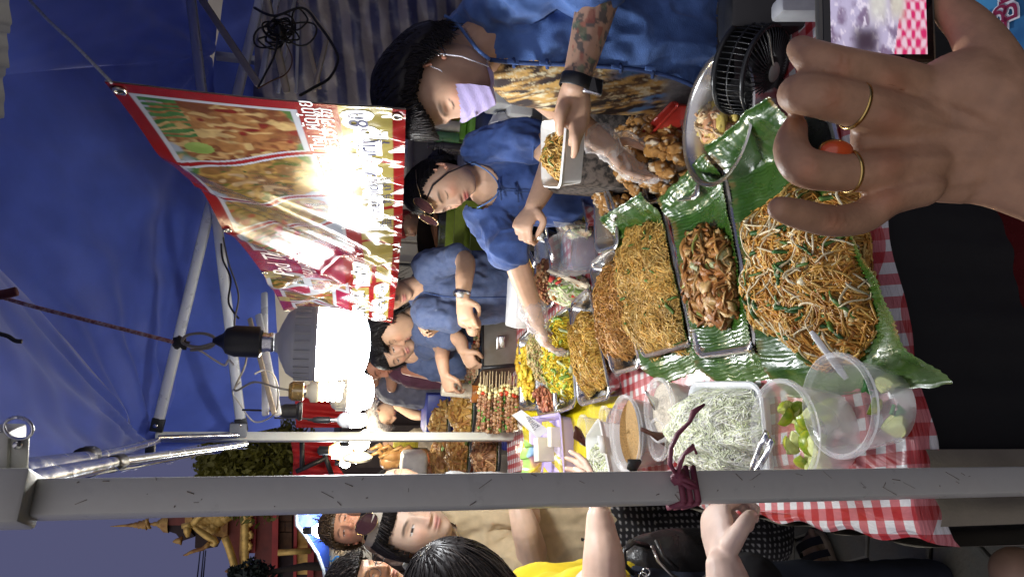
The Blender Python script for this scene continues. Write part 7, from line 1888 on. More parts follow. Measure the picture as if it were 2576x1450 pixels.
dk = np.exp(-((px_ - .36) / .14) ** 4 - ((py_ - .06) / .07) ** 4); C = mixc(C, np.broadcast_to((.06, .04, .06), C.shape), dk)
idx = np.arange(NS * NT_).reshape(NS, NT_); fq = np.stack([idx[:-1, :-1], idx[1:, :-1], idx[1:, 1:], idx[:-1, 1:]], -1).reshape(-1, 4)
link('screen', np_mesh('screen', Psc.reshape(-1, 3), fq, C.reshape(-1, 3)), mat('phone_screen', attr='Col', rough=.15, var=0, estr=.30), ph)

TH = (.46, .26, .15)
hd_ = empty('person', V((at(2560, 420, .36).x + .1, .2, 0)), 'bystander of whom only the dim left hand with rings and the wrist show', 'person')
mb = MB()
Y0 = .40
# back of the hand and wrist
chain(mb, [at(2185, 330, .404), at(2250, 338, .401), at(2300, 342, .397), at(2370, 345, .392), at(2470, 350, .382), at(2570, 385, .37), at(2700, 440, .355)], [.027, .036, .0405, .044, .045, .040, .038], side=RT, q=.42, n=24)
chain(mb, [at(2330, 250, .398), at(2430, 220, .388), at(2520, 260, .378)], [.020, .026, .026], n=14)
def fing(pts, rad): chain(mb, [at(*p) for p in pts], rad, n=12)
fing([(2330, 225, .395), (2240, 196, .397), (2130, 172, .400), (2050, 148, .408), (2012, 122, .425)], [.015, .0142, .0135, .0125, .0092])
fing([(2330, 320, .392), (2235, 290, .394), (2110, 252, .396), (2020, 235, .402), (2000, 240, .428), (2020, 235, .445)], [.016, .0155, .0148, .0138, .0115, .0085])
fing([(2330, 410, .390), (2240, 425, .392), (2120, 432, .394), (2022, 420, .398), (1990, 370, .412), (2000, 318, .430)], [.0155, .014, .0132, .0132, .0118, .0085])
fing([(2320, 470, .388), (2235, 500, .392), (2170, 545, .394), (2090, 555, .392), (2010, 538, .388), (1962, 524, .385)], [.0135, .0115, .0112, .0105, .0098, .0080])
# thumb to the phone's lower edge
fing([(2520, 230, .376), (2485, 140, .385), (2440, 70, .402), (2400, 30, .416), (2375, -10, .425)], [.022, .018, .0148, .013, .011])
co, nr, fs = remesh(mb, .0022, 5)
# tendons and knuckle creases
x, y = proj(co)
front = np.clip(-(nr @ np.array(FWD)), 0, 1)
kn = 0
for kx, ky in ((2245, 205), (2240, 300), (2238, 415), (2235, 500)): kn = kn + np.exp(-((x - kx) / 38) ** 2 - ((y - ky) / 34) ** 2)
pip = 0
for kx, ky in ((2115, 170), (2095, 250), (2035, 425), (2100, 556)): pip = pip + np.exp(-((x - kx) / 26) ** 2 - ((y - ky) / 34) ** 2)
tend = 0
for y0, y1 in ((215, 330), (300, 355), (405, 395), (480, 440)):
    yy = np.interp(x, [2260, 2520], [y0, y1]); tend = tend + np.exp(-((y - yy) / 13) ** 2) * sstep(2240, 2300, x) * sstep(2540, 2430, x)
cre = pip * np.sin(x * .55) * .0006
co = co + nr * ((.0028 * kn + .0016 * tend + .0008 * pip) * front + cre * front)[:, None]
c = np.tile(np.array(TH), (len(co), 1)) * (.86 + .28 * fbm(co, 90, 3, 3))[:, None]
c = mixc(c, c * np.array((1.12, .84, .78)), np.clip(kn + pip, 0, 1) * .6)
mesh4('body', co, fs, c, mat('hand_skin', attr='Col', rough=.5, var=.12, scale=70, bump=.14, bscale=300, spec=.4, sss=.06), hd_)
# rings
def ring(label, p, d, R, stone=None):
    e = empty('finger_ring', p, label, 'ring'); d = d.normalized(); x_ = (FWD - d * FWD.dot(d)).normalized(); y_ = d.cross(x_)
    mb = MB(); mb.lathe(p, [(R, -.0013), (R + .0008, -.0011), (R + .0008, .0011), (R, .0013)], 30, ax=(x_, y_, d)); mb.build('band', mat('ring_gold', (.6, .42, .14), .22, metal=1), e)
    if stone:
        mb = MB(); mb.ball(p + stone, .0085, 10, sc=(1.25, .6, .75), ax=(-UPV, FWD, RT)); mb.build('stone', mat('orange_stone', (.62, .09, .02), .12, var=.2, coat=.6), e)
        mb = MB(); mb.ball(p + stone + FWD * .002, .0095, 8, sc=(1.2, .35, .8), ax=(-UPV, FWD, RT)); mb.build('setting', mat('ring_gold', (.6, .42, .14), .22, metal=1), e)
ring('thin gold band on the middle finger of the hand with the phone', at(2150, 266, .3955), at(2235, 290, .394) - at(2110, 252, .396), .0149)
ring('gold ring with an orange stone on the hand with the phone', at(2135, 431, .394), at(2240, 425, .392) - at(2120, 432, .394), .0132, at(2105, 378, .391) - at(2135, 431, .394))
# ------------------------------------------------------------------ small fan beside the basin
fan = empty('desk_fan', at(1890, 165, 1.28), 'small black desk fan with a ribbed cage beside the steel basin', 'fan')
fc = at(1893, 175, 1.26)
fz = (-FWD * .35 - UPV * .30 - RT * .12 + V((0, 0, 0)))
fz = (UPV * -.62 - FWD * .62 - RT * .30).normalized(); fx = (RT - fz * RT.dot(fz)).normalized(); fy = fz.cross(fx)
Rf = .088
M_fan = mat('fan_black', (.016, .017, .018), .3, var=.1); M_fang = mat('fan_blade_grey', (.05, .05, .052), .35, var=.1)
fp = lambda r, t, h: fc + fx * (r * math.cos(t)) + fy * (r * math.sin(t)) + fz * h
for (h, r, w) in ((-.030, Rf, .006), (.030, Rf * .97, .005), (.0, Rf * 1.01, .002)):
    mb = MB(); mb.tube([fp(r, t, h) for t in np.linspace(0, 2 * math.pi, 49)], w, 8, cap=False); mb.build('cage_ring', M_fan, fan)
for k in range(48):
    t = 2 * math.pi * k / 48
    mb = MB(); mb.tube([fp(Rf, t, -.032), fp(Rf * 1.015, t, 0), fp(Rf * .98, t, .030), fp(Rf * .80, t + .10, .041), fp(Rf * .48, t + .22, .046), fp(Rf * .22, t + .30, .046)], .0013, 5); mb.build('cage_wire', M_fan, fan)
mb = MB(); mb.lathe(fc + fz * .046, [(.0001, .004), (Rf * .18, .004), (Rf * .22, .001), (Rf * .24, -.003)], 28, ax=(fx, fy, fz)); mb.build('badge', mat('fan_badge', (.22, .22, .20), .4), fan)
mb = MB(); mb.lathe(fc - fz * .02, [(.0001, -.02), (Rf * .3, -.018), (Rf * .3, .03), (.0001, .034)], 24, ax=(fx, fy, fz)); mb.build('motor', M_fan, fan)
for k in range(5):
    t0_ = 2 * math.pi * k / 5
    mb = MB(); mb.grid(lambda u, v: fp(Rf * (.25 + .62 * u), t0_ + (v - .5) * 1.0 + .3 * u, .012 * (v - .5) * 2), 8, 8); mb.build('blade', M_fang, fan)
mb = MB(); mb.lathe(fc - fz * .034, [(Rf * .98, .0), (Rf * .9, -.008), (Rf * .5, -.014), (.0001, -.016)], 36, ax=(fx, fy, fz)); mb.build('rear_grille', M_fang, fan)
sb = V((fc.x + .03, fc.y + .03, TZ + .004)); mb = MB(); mb.tube([sb + UZ * .02, sb + UZ * .05 + (fc - sb) * .3, fc - fz * .03], [.012, .011, .012], 10); mb.build('stem', M_fan, fan)
mb = MB(); mb.lathe(sb, [(.0001, 0), (.06, 0), (.062, .006), (.055, .014), (.02, .022), (.0001, .024)], 32); mb.build('base', M_fan, fan)
cable([fp(Rf * .2, 1.0, .05), fp(Rf * .55, .8, .045), fp(Rf * .8, .5, .03), fp(Rf * 1.0, .25, -.01)], .0016, 'pale thin wire hooked over the front of the fan cage', mat('pale_wire', (.5, .48, .38), .5), 'wire', 'wire')
# small things round the fan and behind
mb = MB(); mb.box(at(2025, 20, .95), .03, .05, .09, ax=(RT, FWD, UPV), bev=.008); tag(sharp(mb.build('grey_gadget', mat('grey_plastic', (.32, .33, .35), .4))), 'rounded grey plastic gadget behind the phone corner', 'gadget')
mb = MB(); mb.box(at(1960, -10, 1.25), .16, .10, .22, ax=(RT, FWD, UPV), bev=.01); tag(sharp(mb.build('dark_crate', M_black)), 'black crate standing behind the desk fan', 'crate')
# blue printed sign low at the right edge
sg0 = [at(2440, 140, .78), at(2440, -60, .80), at(2640, -60, .70), at(2640, 150, .68)]
mb = MB(); mb.prism(sg0, FWD * .004); sign = tag(mb.build('blue_sign', mat('blue_sign_print', (.03, .13, .30), .4, var=.3, scale=8, color2=(.05, .22, .40)), smooth=False), 'blue printed sign with maroon outlined numbers at the lower right', 'sign')
sx_ = (sg0[1] - sg0[0]).normalized(); sn = (sg0[1] - sg0[0]).cross(sg0[3] - sg0[0]).normalized(); sn = -sn if sn.dot(FWD) > 0 else sn; sy_ = sn.cross(sx_); sy_ = -sy_ if sy_.dot(UPV) < 0 else sy_
for (tx, px0, py0, sz) in (('25', 2500, 45, .042), ('Bn', 2570, 40, .05)):
    for bold, m_, lf in ((.0022, mat('sign_white', (.7, .72, .75), .4, var=0), .001), (0, mat('sign_maroon', (.22, .02, .06), .4, var=0), .002)):
        me = text_mesh(tx, sz, 0, bold); o_ = at(px0, py0, .75)
        o_ = o_ - sn * (o_ - sg0[0]).dot(sn)
        for v in me.vertices: v.co = o_ + sx_ * v.co.x + sy_ * v.co.y + sn * lf
        me.materials.clear(); link('lettering', me, m_, sign, smooth=False)
# dark red seat in the gloom below the front of the table
mb = MB(); mb.box(at(2400, 640, 1.05) - UZ * .10, .32, .30, .04, ax=(V((.94, .33, 0)).normalized(), V((-.33, .94, 0)).normalized(), UZ), bev=.015)
tag(sharp(mb.build('red_stool', mat('maroon_plastic', (.10, .012, .012), .25, var=.1))), 'dark red plastic stool top in the gloom below the table front', 'stool')
mb = MB(); mb.box(at(1490, 330, 2.0), .36, .25, .25, ax=(RT, V((0, 1, 0)), UZ), bev=.02); tag(mb.build('leopard_bag', mat('leopard_cloth', (.16, .13, .11), .8, var=.3, scale=60, color2=(.02, .018, .016))), 'leopard print cloth bag behind the foam box and the gloved hand', 'bag')
mb = MB(); mb.box(at(1480, 250, 2.05), .12, .08, .12, ax=(RT, V((0, 1, 0)), UZ), bev=.01); tag(mb.build('pink_pouch', mat('pink_cloth', (.5, .08, .28), .6)), 'pink pouch showing between the two vendors', 'pouch')

# ------------------------------------------------------------------ kitchen clutter behind the vendors
kb = empty('kitchen_bench', at(1330, 560, 4.6), 'cluttered kitchen bench against the pale wall', 'bench')
bz = at(1235, 560, 4.6).z
mb = MB(); mb.box(V((.75, 4.75, bz - .03)), 3.2, .7, .05); mb.build('bench_top', mat('bench_steel', (.35, .35, .34), .35, metal=.6), kb)
for x in (-.7, .2, 1.2, 2.2):
    mb = MB(); mb.box(V((x, 4.75, (bz - .05) / 2)), .05, .6, bz - .05); mb.build('leg', M_tube, kb)
def clutter(fn, name, label, cat, m):
    mb = MB(); fn(mb); return tag(sharp(mb.build(name, m), 45), label, cat)
wk = at(1105, 570, 4.5)
clutter(lambda mb: mb.lathe(at(1100, 600, 4.5), [(.001, -.05), (.08, -.045), (.16, .0), (.20, .05), (.195, .05), (.15, .0), (.001, -.04)], 30, ax=(RT, -UPV * .3 + FWD * .9, (UPV * .9 - FWD * .5).normalized())), 'wok', 'blackened wok on the bench between the two blue shirted vendors', 'wok', mat('iron_wok', (.05, .045, .04), .35, metal=.6))
clutter(lambda mb: mb.lathe(at(1105, 572, 4.4), [(.001, 0), (.12, .0), (.13, .02), (.02, .05), (.001, .055)], 26, ax=(RT, FWD, UPV)), 'pot_lid', 'brown pot lid standing behind the bun-haired vendor', 'lid', mat('brown_lid', (.28, .12, .06), .4))
clutter(lambda mb: mb.lathe(at(1185, 590, 4.4), [(.001, 0), (.15, 0), (.17, .22), (.18, .22), (.18, .23), (.16, .21), (.14, .01), (.001, .01)], 28), 'cooking_pot', 'steel cooking pot on the bench behind the bun-haired vendor', 'pot', M_tray)
def crate(mb, c, w, d, h, t=.02):
    for sx_2, sy_2, ww_, dd_2 in ((-1, 0, t, d), (1, 0, t, d), (0, -1, w, t), (0, 1, w, t)):
        for k in range(3): mb.box(c + V((sx_2 * w / 2, sy_2 * d / 2, h * (.15 + .35 * k))), ww_, dd_2, h * .22)
    for sx_2 in (-1, 1):
        for sy_2 in (-1, 1): mb.box(c + V((sx_2 * w / 2, sy_2 * d / 2, h / 2)), t * 1.6, t * 1.6, h)
    mb.box(c + V((0, 0, .01)), w, d, .02)
clutter(lambda mb: crate(mb, at(1240, 620, 3.9), .42, .3, .26), 'green_crate', 'lime green plastic crate behind the arm of the bun-haired vendor', 'crate', mat('lime_plastic', (.30, .38, .04), .45))
clutter(lambda mb: mb.lathe(at(1330, 548, 2.9), [(.001, 0), (.09, 0), (.11, .12), (.12, .125), (.115, .13), (.10, .12), (.001, .01)], 28), 'grey_bowl', 'grey plastic bowl below the fist of the bun-haired vendor', 'bowl', mat('grey_bowl_plastic', (.28, .30, .30), .45))
clutter(lambda mb: mb.box(at(1365, 520, 3.0), .15, .15, .18, bev=.01), 'blue_tub', 'bright blue plastic tub beside the grey bowl', 'tub', mat('bright_blue_plastic', (.01, .09, .5), .35))
clutter(lambda mb: mb.box(at(1300, 760, 2.75), .20, .16, .05, bev=.008), 'lunch_box', 'clear lidded lunch box beside the washed denim vendor', 'box', clear_plastic('lunchbox_plastic', opacity=.45))
clutter(lambda mb: mb.box(at(1300, 250, 3.0), .18, .2, .10, bev=.01), 'foam_stack', 'stack of white foam boxes behind the masked vendor', 'foam boxes', M_foam)
clutter(lambda mb: mb.box(at(1310, 230, 3.0) + UZ * .10, .18, .2, .08, bev=.01), 'foam_stack', 'upper white foam boxes behind the masked vendor', 'foam boxes', M_foam)
clutter(lambda mb: [mb.ball(at(1270 + 12 * math.sin(k), 315 + 10 * math.cos(k * 2), 3.0), .05, 8, jit=.25, rng=RNG) for k in range(5)], 'crumpled_bag', 'crumpled white plastic bag between the two nearest vendors', 'bag', clear_plastic('white_bag', (.85, .85, .88), .6))
clutter(lambda mb: [mb.box(at(1180, 300, 3.2), .26, .2, .03, bev=.01), mb.box(at(1155, 300, 3.22), .22, .16, .05, bev=.01)], 'green_basket', 'green tray of bottles behind the mask of the vendor', 'tray', mat('green_tray', (.16, .36, .05), .4))
for k, (x, y, col, nm) in enumerate([(1130, 290, (.45, .25, .05), 'amber'), (1130, 320, (.55, .5, .4), 'cream'), (1128, 350, (.10, .25, .10), 'green'), (1135, 375, (.06, .05, .05), 'dark')]):
    clutter(lambda mb: mb.lathe(at(x + 25, y, 3.15), [(.001, 0), (.026, 0), (.027, .09), (.012, .13), (.012, .15), (.001, .152)], 14), 'sauce_bottle', '%s sauce bottle on the green tray behind the masked vendor' % nm, 'bottle', mat('bottle_' + nm, col, .2))
clutter(lambda mb: mb.box(at(1225, 300, 3.3), .5, .3, .22, bev=.02), 'blue_cooler', 'dark blue cool box behind the two nearest vendors', 'cool box', mat('navy_plastic', (.03, .045, .13), .4))
clutter(lambda mb: mb.box(at(1090, 430, 4.3), .45, .3, .3, bev=.03), 'dark_machine', 'dark kitchen machine on the bench behind the bun-haired vendor', 'machine', mat('dark_enamel', (.06, .05, .055), .35))
# second vendor side: a customer with a red cap far behind the bun
far_person('kitchen helper with a red cap far behind the bun-haired vendor', 4.9, (1025, 565), -RT * .8 - FWD * .4 - UPV * .2, UPV, (1060, 548), [(1070, 545), (1100, 540), (1180, 535), (1300, 535)], [.09, .15, .16, .15], (.42, .24, .15), mat('tan_work_shirt', (.30, .25, .18), .85, var=.15), [], hairkw=dict(front=.03, side=.01, back=-.04, vol=.014, n=200, length=.04, seed=31, col=(.30, .03, .03)), seed=12, vox=.009)
# ------------------------------------------------------------------ grill and skewers
gr = empty('charcoal_grill', at(1300, 860, 3.3), 'steel box grill with a latch at the far end of the table', 'grill')
g00, g01, g10, g11 = at(1214, 925, 3.22), at(1214, 802, 3.30), at(1302, 917, 3.22), at(1302, 799, 3.30)
dv = V((-.18, .35, 0)); M_gst = mat('grimy_steel', (.34, .33, .28), .42, metal=.8, var=.25, scale=8, color2=(.2, .17, .12))
mb = MB(); mb.prism([g00, g01, g11, g10], V((-.003, .012, 0))); mb.build('front_panel', M_gst, gr, smooth=False)
mb = MB(); mb.prism([g00, g10, g10 + dv, g00 + dv], V((-.008, -.004, 0))); mb.build('side_panel', mat('sooty_steel', (.16, .11, .07), .5, metal=.5, var=.3), gr, smooth=False)
mb = MB(); mb.prism([g01, g11, g11 + dv, g01 + dv], V((.008, .004, 0))); mb.build('side_panel', M_gst, gr, smooth=False)
mb = MB(); mb.prism([g00 + dv, g01 + dv, g11 + dv, g10 + dv], V((-.003, .012, 0))); mb.build('rear_panel', M_gst, gr, smooth=False)
mb = MB(); mb.tube([g00, g01, g01 + dv, g00 + dv, g00], .007, 6); mb.build('top_frame', M_black, gr)
for a_, b_ in ((g00, g10), (g01, g11)):
    mb = MB(); mb.tube([a_ - FWD * .003, b_ - FWD * .003], .010, 6); mb.build('corner_angle', M_steel if a_ is g01 else M_black, gr)
mb = MB(); mb.box(g00.lerp(g11, .52) - FWD * .012, .055, .012, .035, ax=(RT, FWD, UPV), bev=.003); mb.build('latch_plate', M_steel, gr); mb = MB(); mb.box(g00.lerp(g11, .5) - FWD * .02 + UPV * .012, .06, .012, .014, ax=(RT, FWD, UPV), bev=.003); mb.build('latch_handle', M_steel, gr)
mb = MB(); mb.prism([p - UZ * .05 for p in (g00, g01, g01 + dv, g00 + dv)], V((0, 0, -.02))); mb.build('charcoal_bed', mat('charcoal', (.02, .018, .016), .9, var=.4, scale=30), gr)
M_wood = mat('bamboo', (.55, .42, .24), .6, var=.1)
MEATS = [mat('grilled_meat', (.34, .17, .08), .4, var=.4, scale=60, color2=(.16, .06, .03), bump=.5, bscale=150), mat('grilled_pork', (.42, .25, .13), .4, var=.4, scale=60, color2=(.2, .09, .04), bump=.5, bscale=150)]
M_pine = mat('pineapple', (.66, .58, .28), .35, var=.12, scale=50); M_tom = mat('cherry_tomato', (.48, .05, .02), .2, var=.1); M_pep = mat('green_pepper', (.10, .24, .04), .3, var=.2)
rsk = random.Random(17)
def skewer(p0, p1, label, group, seed):
    """stick from p0 (handle end) to p1 with chunks along it"""
    r_ = random.Random(seed); e = empty('skewer', p0, label, 'skewer', group); d = (p1 - p0); L = d.length; d.normalize()
    mb = MB(); mb.tube([p0, p1], .0022, 5); mb.build('stick', M_wood, e)
    t = (.22 + .10 * r_.random()) * L; seq = [M_pine] * r_.randint(1, 2) + [M_tom] * r_.randint(0, 1) + [MEATS[r_.randint(0, 1)] if r_.random() > .22 else M_pep for q in range(1, 13)]
    for k, m_ in enumerate(seq):
        if t > L: break
        sz = .0095 if m_ in MEATS else (.010 if m_ is not M_pep else .006)
        mb = MB(); mb.ball(p0 + d * t + V((0, 0, r_.uniform(-.003, .003))), sz * r_.uniform(.8, 1.25), 6, sc=(1, r_.uniform(.7, 1.2), r_.uniform(.7, 1.1)), jit=.28, rng=r_); mb.build({M_pine: 'pineapple_chunk', M_tom: 'tomato', M_pep: 'pepper_piece'}.get(m_, 'meat_chunk'), m_, e)
        t += sz * (1.7 if m_ is not M_pep else 1.5)
    return e
for i in range(26):
    xx_ = 1206 + (i % 13) * 7.6 + rsk.uniform(-2, 2); yy_ = 3.12 + .05 * (i // 13) - .006 * (i % 13) + rsk.uniform(-.01, .01)
    skewer(at(xx_ + 4, 938 + rsk.uniform(-6, 8), yy_), at(xx_ - 2, 1082 + rsk.uniform(-6, 6), yy_ - .03), 'grilled meat skewer with pineapple and tomato in the stacked pile left of the grill', 'stacked meat skewers', 100 + i)
for i in range(9):
    f = i / 8
    a_ = g01.lerp(g01 + dv, .1 + .8 * f) + V((.06, 0, .014)); b_ = g00.lerp(g00 + dv, .1 + .8 * f) + V((-.02, -.0, .014))
    skewer(a_, b_, 'raw looking skewer laid across the top of the charcoal grill', 'skewers on the grill', 200 + i)
# display plates beyond the skewers
def plate_of(x, y, Y, w, dpt, label, seed, cols, lab2, sz=.02, n=26, leafy_=True):
    c_ = at(x, y, Y)
    mb = MB(); mb.lathe(c_ - UZ * .02, [(.001, 0), (w * .8, 0), (w, .02), (w * 1.02, .022), (w * .8, .006), (.001, .006)], 26, sy=dpt); tag(mb.build('serving_plate', mat('white_plate', (.6, .6, .58), .3)), label, 'plate')
    if leafy_:
        mb = MB(); mb.lathe(c_ - UZ * .01, [(.001, .004), (w * .7, .004), (w * 1.12, .018 + .006)], 18, sy=dpt, ); tag(mb.build('leaf_liner', mat('liner_leaf', (.10, .22, .04), .4, var=.2)), 'leaf lining the ' + label, 'leaf')
    heap('grilled_food', (c_ + UZ * .0, V((1, 0, 0)), w * .85, V((0, 1, 0)), w * .85 * dpt), .09, seed, cols[0], [('b', dict(n=n * 5, size=sz, cols=cols)), ('s', dict(n=n * 3, length=.12, rad=sz * .45, cols=cols, curl=6))], lab2, 'food', M_food)
plate_of(1170, 1130, 3.9, .17, .8, 'white plate of grilled sausages between the two legs', 91, [(.42, .20, .05), (.5, .27, .08), (.33, .13, .04)], 'pile of grilled sausages between the two white legs', .016)
plate_of(1180, 1030, 3.8, .17, .8, 'white plate of golden fried snacks beside the paper cups', 92, [(.5, .27, .06), (.56, .34, .1), (.36, .16, .04)], 'golden fried snacks heaped beside the paper cups', .018)
plate_of(1240, 1140, 3.5, .16, .8, 'white plate of grilled pork beyond the lilac basket', 93, [(.3, .14, .06), (.4, .22, .1), (.22, .09, .04)], 'grilled pork pieces beyond the lilac basket', .014)
# stack of paper cups upside down
cc_ = at(1188, 982, 3.45); ct = at(1106, 982, 3.45); Hc = ct.z - cc_.z
cs = empty('paper_cups', cc_, 'stack of upturned cream paper cups behind the skewers', 'cups')
for k in range(5):
    mb = MB(); mb.lathe(cc_ + UZ * (.009 * k), [(.036, 0), (.038, .002), (.036, .005), (.027, Hc - .045), (.025, Hc - .045), (.0001, Hc - .046)], 24); mb.build('cup', mat('cream_paper', (.62, .55, .42), .6, var=.03), cs)
mb = MB(); mb.lathe(at(1212, 985, 3.45), [(.001, 0), (.05, 0), (.055, .055), (.001, .056)], 24); tag(mb.build('amber_tub', mat('amber_sauce', (.40, .14, .03), .2)), 'amber tub of sauce under the paper cups', 'tub')
mb = MB(); mb.box(at(1160, 925, 3.9), .16, .12, .09, ax=(V((.9, .4, 0)).normalized(), V((-.4, .9, 0)).normalized(), UZ), bev=.008); tag(mb.build('paper_bag', mat('cream_paper', (.62, .55, .42), .6)), 'cream paper bag beside the grill', 'bag')
mb = MB(); mb.box(at(1110, 1035, 4.4), .26, .26, .22, bev=.012); tag(sharp(mb.build('blue_box', mat('deep_blue_plastic', (.03, .045, .26), .4))), 'deep blue plastic box in front of the bending worker', 'box')
mb = MB(); mb.ball(at(1095, 985, 4.5), .12, 12, sc=(1, .8, .35)); tag(mb.build('white_bundle', mat('white_bundle_cloth', (.6, .6, .58), .6, var=.1)), 'white wrapped bundle behind the paper cups', 'bundle')
for k, (x, y, col, lb_) in enumerate([(1070, 970, (.5, .12, .06), 'red'), (1062, 985, (.5, .5, .45), 'white'), (1080, 960, (.1, .15, .12), 'green')]):
    mb = MB(); mb.ball(at(x, y, 4.4), .05, 8, sc=(1, 1, .7), jit=.25, rng=RNG); tag(mb.build('food_packet', mat('packet_' + lb_, col, .3)), '%s food packet beside the white bundle' % lb_, 'packet')
# ------------------------------------------------------------------ far stalls under red tents
M_redtent = mat('red_tent_cloth', (.42, .015, .02), .6, var=.12, scale=6, translucent=.35)
def tent(name, top, bot, label, m, n=40, amp=.03, fr_=25):
    T_2 = [at(*p) for p in top]; B_3 = [at(*p) for p in bot]
    L_2 = lambda A, u: A[min(len(A) - 2, int(u * (len(A) - 1)))].lerp(A[min(len(A) - 2, int(u * (len(A) - 1))) + 1], u * (len(A) - 1) - min(len(A) - 2, int(u * (len(A) - 1))))
    mb = MB(); mb.grid(lambda u, v: L_2(T_2, u).lerp(L_2(B_3, u), v) + V((.3, -1, 0)) * (amp * math.sin(fr_ * u + 3 * v) * (.3 + v)), n, 12)
    mb.grid(lambda u, v: L_2(T_2, u).lerp(L_2(B_3, u), v) + V((.3, -1, 0)) * (amp * math.sin(fr_ * u + 3 * v) * (.3 + v)) + V((0, .012, 0)), n, 12)
    return tag(mb.build(name, m), label, 'tent')
tent('red_tent', [(735, 1215, 6.0), (738, 1150, 6.0), (730, 1095, 6.0)], [(880, 1215, 6.0), (835, 1150, 6.0), (838, 1095, 6.0)], 'red cloth tent roof seen between the two white legs', M_redtent)
tent('red_tent', [(745, 1075, 6.6), (742, 1020, 6.6), (745, 955, 6.6)], [(885, 1075, 6.6), (880, 1020, 6.6), (885, 955, 6.6)], 'red cloth tent roof seen behind the spiral bulb', M_redtent)
for k, (a_, b_) in enumerate([((745, 1185, 5.9), (822, 1150, 5.9)), ((812, 1130, 5.9), (835, 1195, 5.9)), ((760, 1110, 5.9), (760, 1180, 5.9))]):
    mb = MB(); mb.tube([at(*a_), at(*b_)], .02, 8); tag(mb.build('tent_pole', M_black), ['slanting dark pole across the red tent', 'dark pole at the lower edge of the red tent', 'thin dark crossbar on the red tent'][k], 'pole')
fs_ = empty('far_stall', at(1180, 1150, 4.6), 'far food stall counter with hanging meats under the red tent', 'stall')
mb = MB(); mb.box(at(1215, 1150, 4.9), 1.6, .5, .06); mb.build('counter', mat('stall_board', (.3, .22, .15), .6), fs_)
mb = MB(); mb.box(at(1275, 1165, 4.75), .5, .3, .5); mb.build('counter_front', mat('cardboard_pale', (.5, .42, .32), .8), fs_)
mb = MB(); mb.tube([at(930, 1092, 4.7), at(1210, 1112, 4.7)], .02, 8); mb.build('upright', mat('brown_post', (.12, .08, .06), .5), fs_)
mb = MB(); mb.tube([at(925, 1130, 5.0), at(1075, 1132, 5.0)], .018, 8); mb.build('rail', mat('brown_post', (.12, .08, .06), .5), fs_)
rr = random.Random(22)
for k in range(7):
    mb = MB(); x, y = 985 + 26 * (k % 4) + rr.uniform(-5, 5), 1148 + 16 * (k // 4) + rr.uniform(-4, 4); c_ = at(x, y, 4.9)
    mb.ball(c_, .075, 9, sc=(.75, .6, 1.1), jit=.10, rng=rr); mb.tube([c_ + V((.03, 0, .05)), c_ + V((.08, -.03, .10)), c_ + V((.05, -.03, .16))], [.02, .016, .008], 7); mb.build('roast_chicken', mat('roast_skin', (.40, .22, .08), .3, var=.3, scale=20, color2=(.26, .12, .04)), fs_)
clutter(lambda mb: mb.lathe(at(900, 1160, 4.8), [(.001, 0), (.09, .01), (.10, .03), (.07, .05), (.02, .07), (.02, .12), (.001, .13)], 24, ax=(FWD, UPV, RT)), 'scale_dial', 'round white weighing scale under the amber bulb', 'scale', mat('scale_white', (.55, .5, .4), .4))
clutter(lambda mb: mb.box(at(1040, 1178, 4.4), .22, .15, .16, bev=.03), 'white_bag', 'white carrier bag beside the shopper in rust orange', 'bag', mat('white_bag_paper', (.6, .56, .5), .6))
clutter(lambda mb: mb.box(at(1020, 1120, 5.3), .1, .1, .18, bev=.01), 'snack_jar', 'jar of yellow snacks on the far stall shelf', 'jar', mat('yellow_snack', (.5, .42, .05), .3, var=.4, scale=40))
clutter(lambda mb: mb.box(at(1295, 1150, 4.2), .24, .2, .2, bev=.01), 'blue_crate', 'blue plastic crate on the ground below the far stall', 'crate', mat('blue_crate_plastic', (.05, .06, .38), .4))
clutter(lambda mb: mb.box(at(1260, 1178, 4.1), .22, .2, .18, bev=.01), 'white_box', 'pale cardboard box below the plate of grilled pork', 'box', mat('cardboard_pale', (.5, .42, .32), .8))
for k, (x, y, Yb, rb, st, lb_) in enumerate([(895, 1150, 5.4, .045, 22, 'extra round white bulb over the hanging roast chickens'), (870, 1165, 5.6, .035, 18, 'extra small white bulb low under the red tent beside the near leg'), (900, 1010, 6.0, .05, 22, 'extra round white bulb over the red tent behind the spiral bulb'), (925, 1090, 5.8, .04, 20, 'extra small bulb beside the thin white leg above the bending worker')]):
    bare_bulb(x, y, Yb, rb, mat('extra_bulb_%d' % k, (1, 1, 1), .4, var=0, emit=(1, .85, .6), estr=st), lb_)  # more bulbs for the market cluster, added to brighten the far stalls
plate_of(1120, 1060, 4.3, .16, .8, 'white plate of fried dumplings in front of the bending worker', 94, [(.55, .32, .09), (.6, .4, .14), (.4, .2, .06)], 'golden fried dumplings in front of the bending worker', .018)
plate_of(1125, 1150, 4.4, .16, .8, 'white plate of fried fish at the far stall', 95, [(.45, .24, .07), (.52, .3, .1), (.3, .14, .05)], 'fried fish at the far stall between the two legs', .02)
far_person('distant shopper in a dark red shirt beyond the grill', 5.6, (968, 1000), -RT * .4 - FWD * .8, UPV, (1000, 1000), [(1008, 1000), (1030, 1000), (1100, 1000), (1200, 1000)], [.09, .15, .15, .15], (.45, .27, .18), mat('dark_red_cotton', (.20, .03, .03), .85), [], hairkw=dict(vol=.015, n=300, length=.05, seed=33), seed=13, vox=.01)
far_person('distant shopper in a cream shirt between the two white legs', 6.2, (985, 1120), RT * .3 - FWD * .8, UPV, (1012, 1120), [(1020, 1120), (1040, 1120), (1090, 1120), (1180, 1120)], [.09, .15, .15, .15], (.45, .27, .18), mat('cream_cotton', (.45, .38, .28), .85), [], hairkw=dict(vol=.015, n=300, length=.05, seed=34), seed=14, vox=.01)
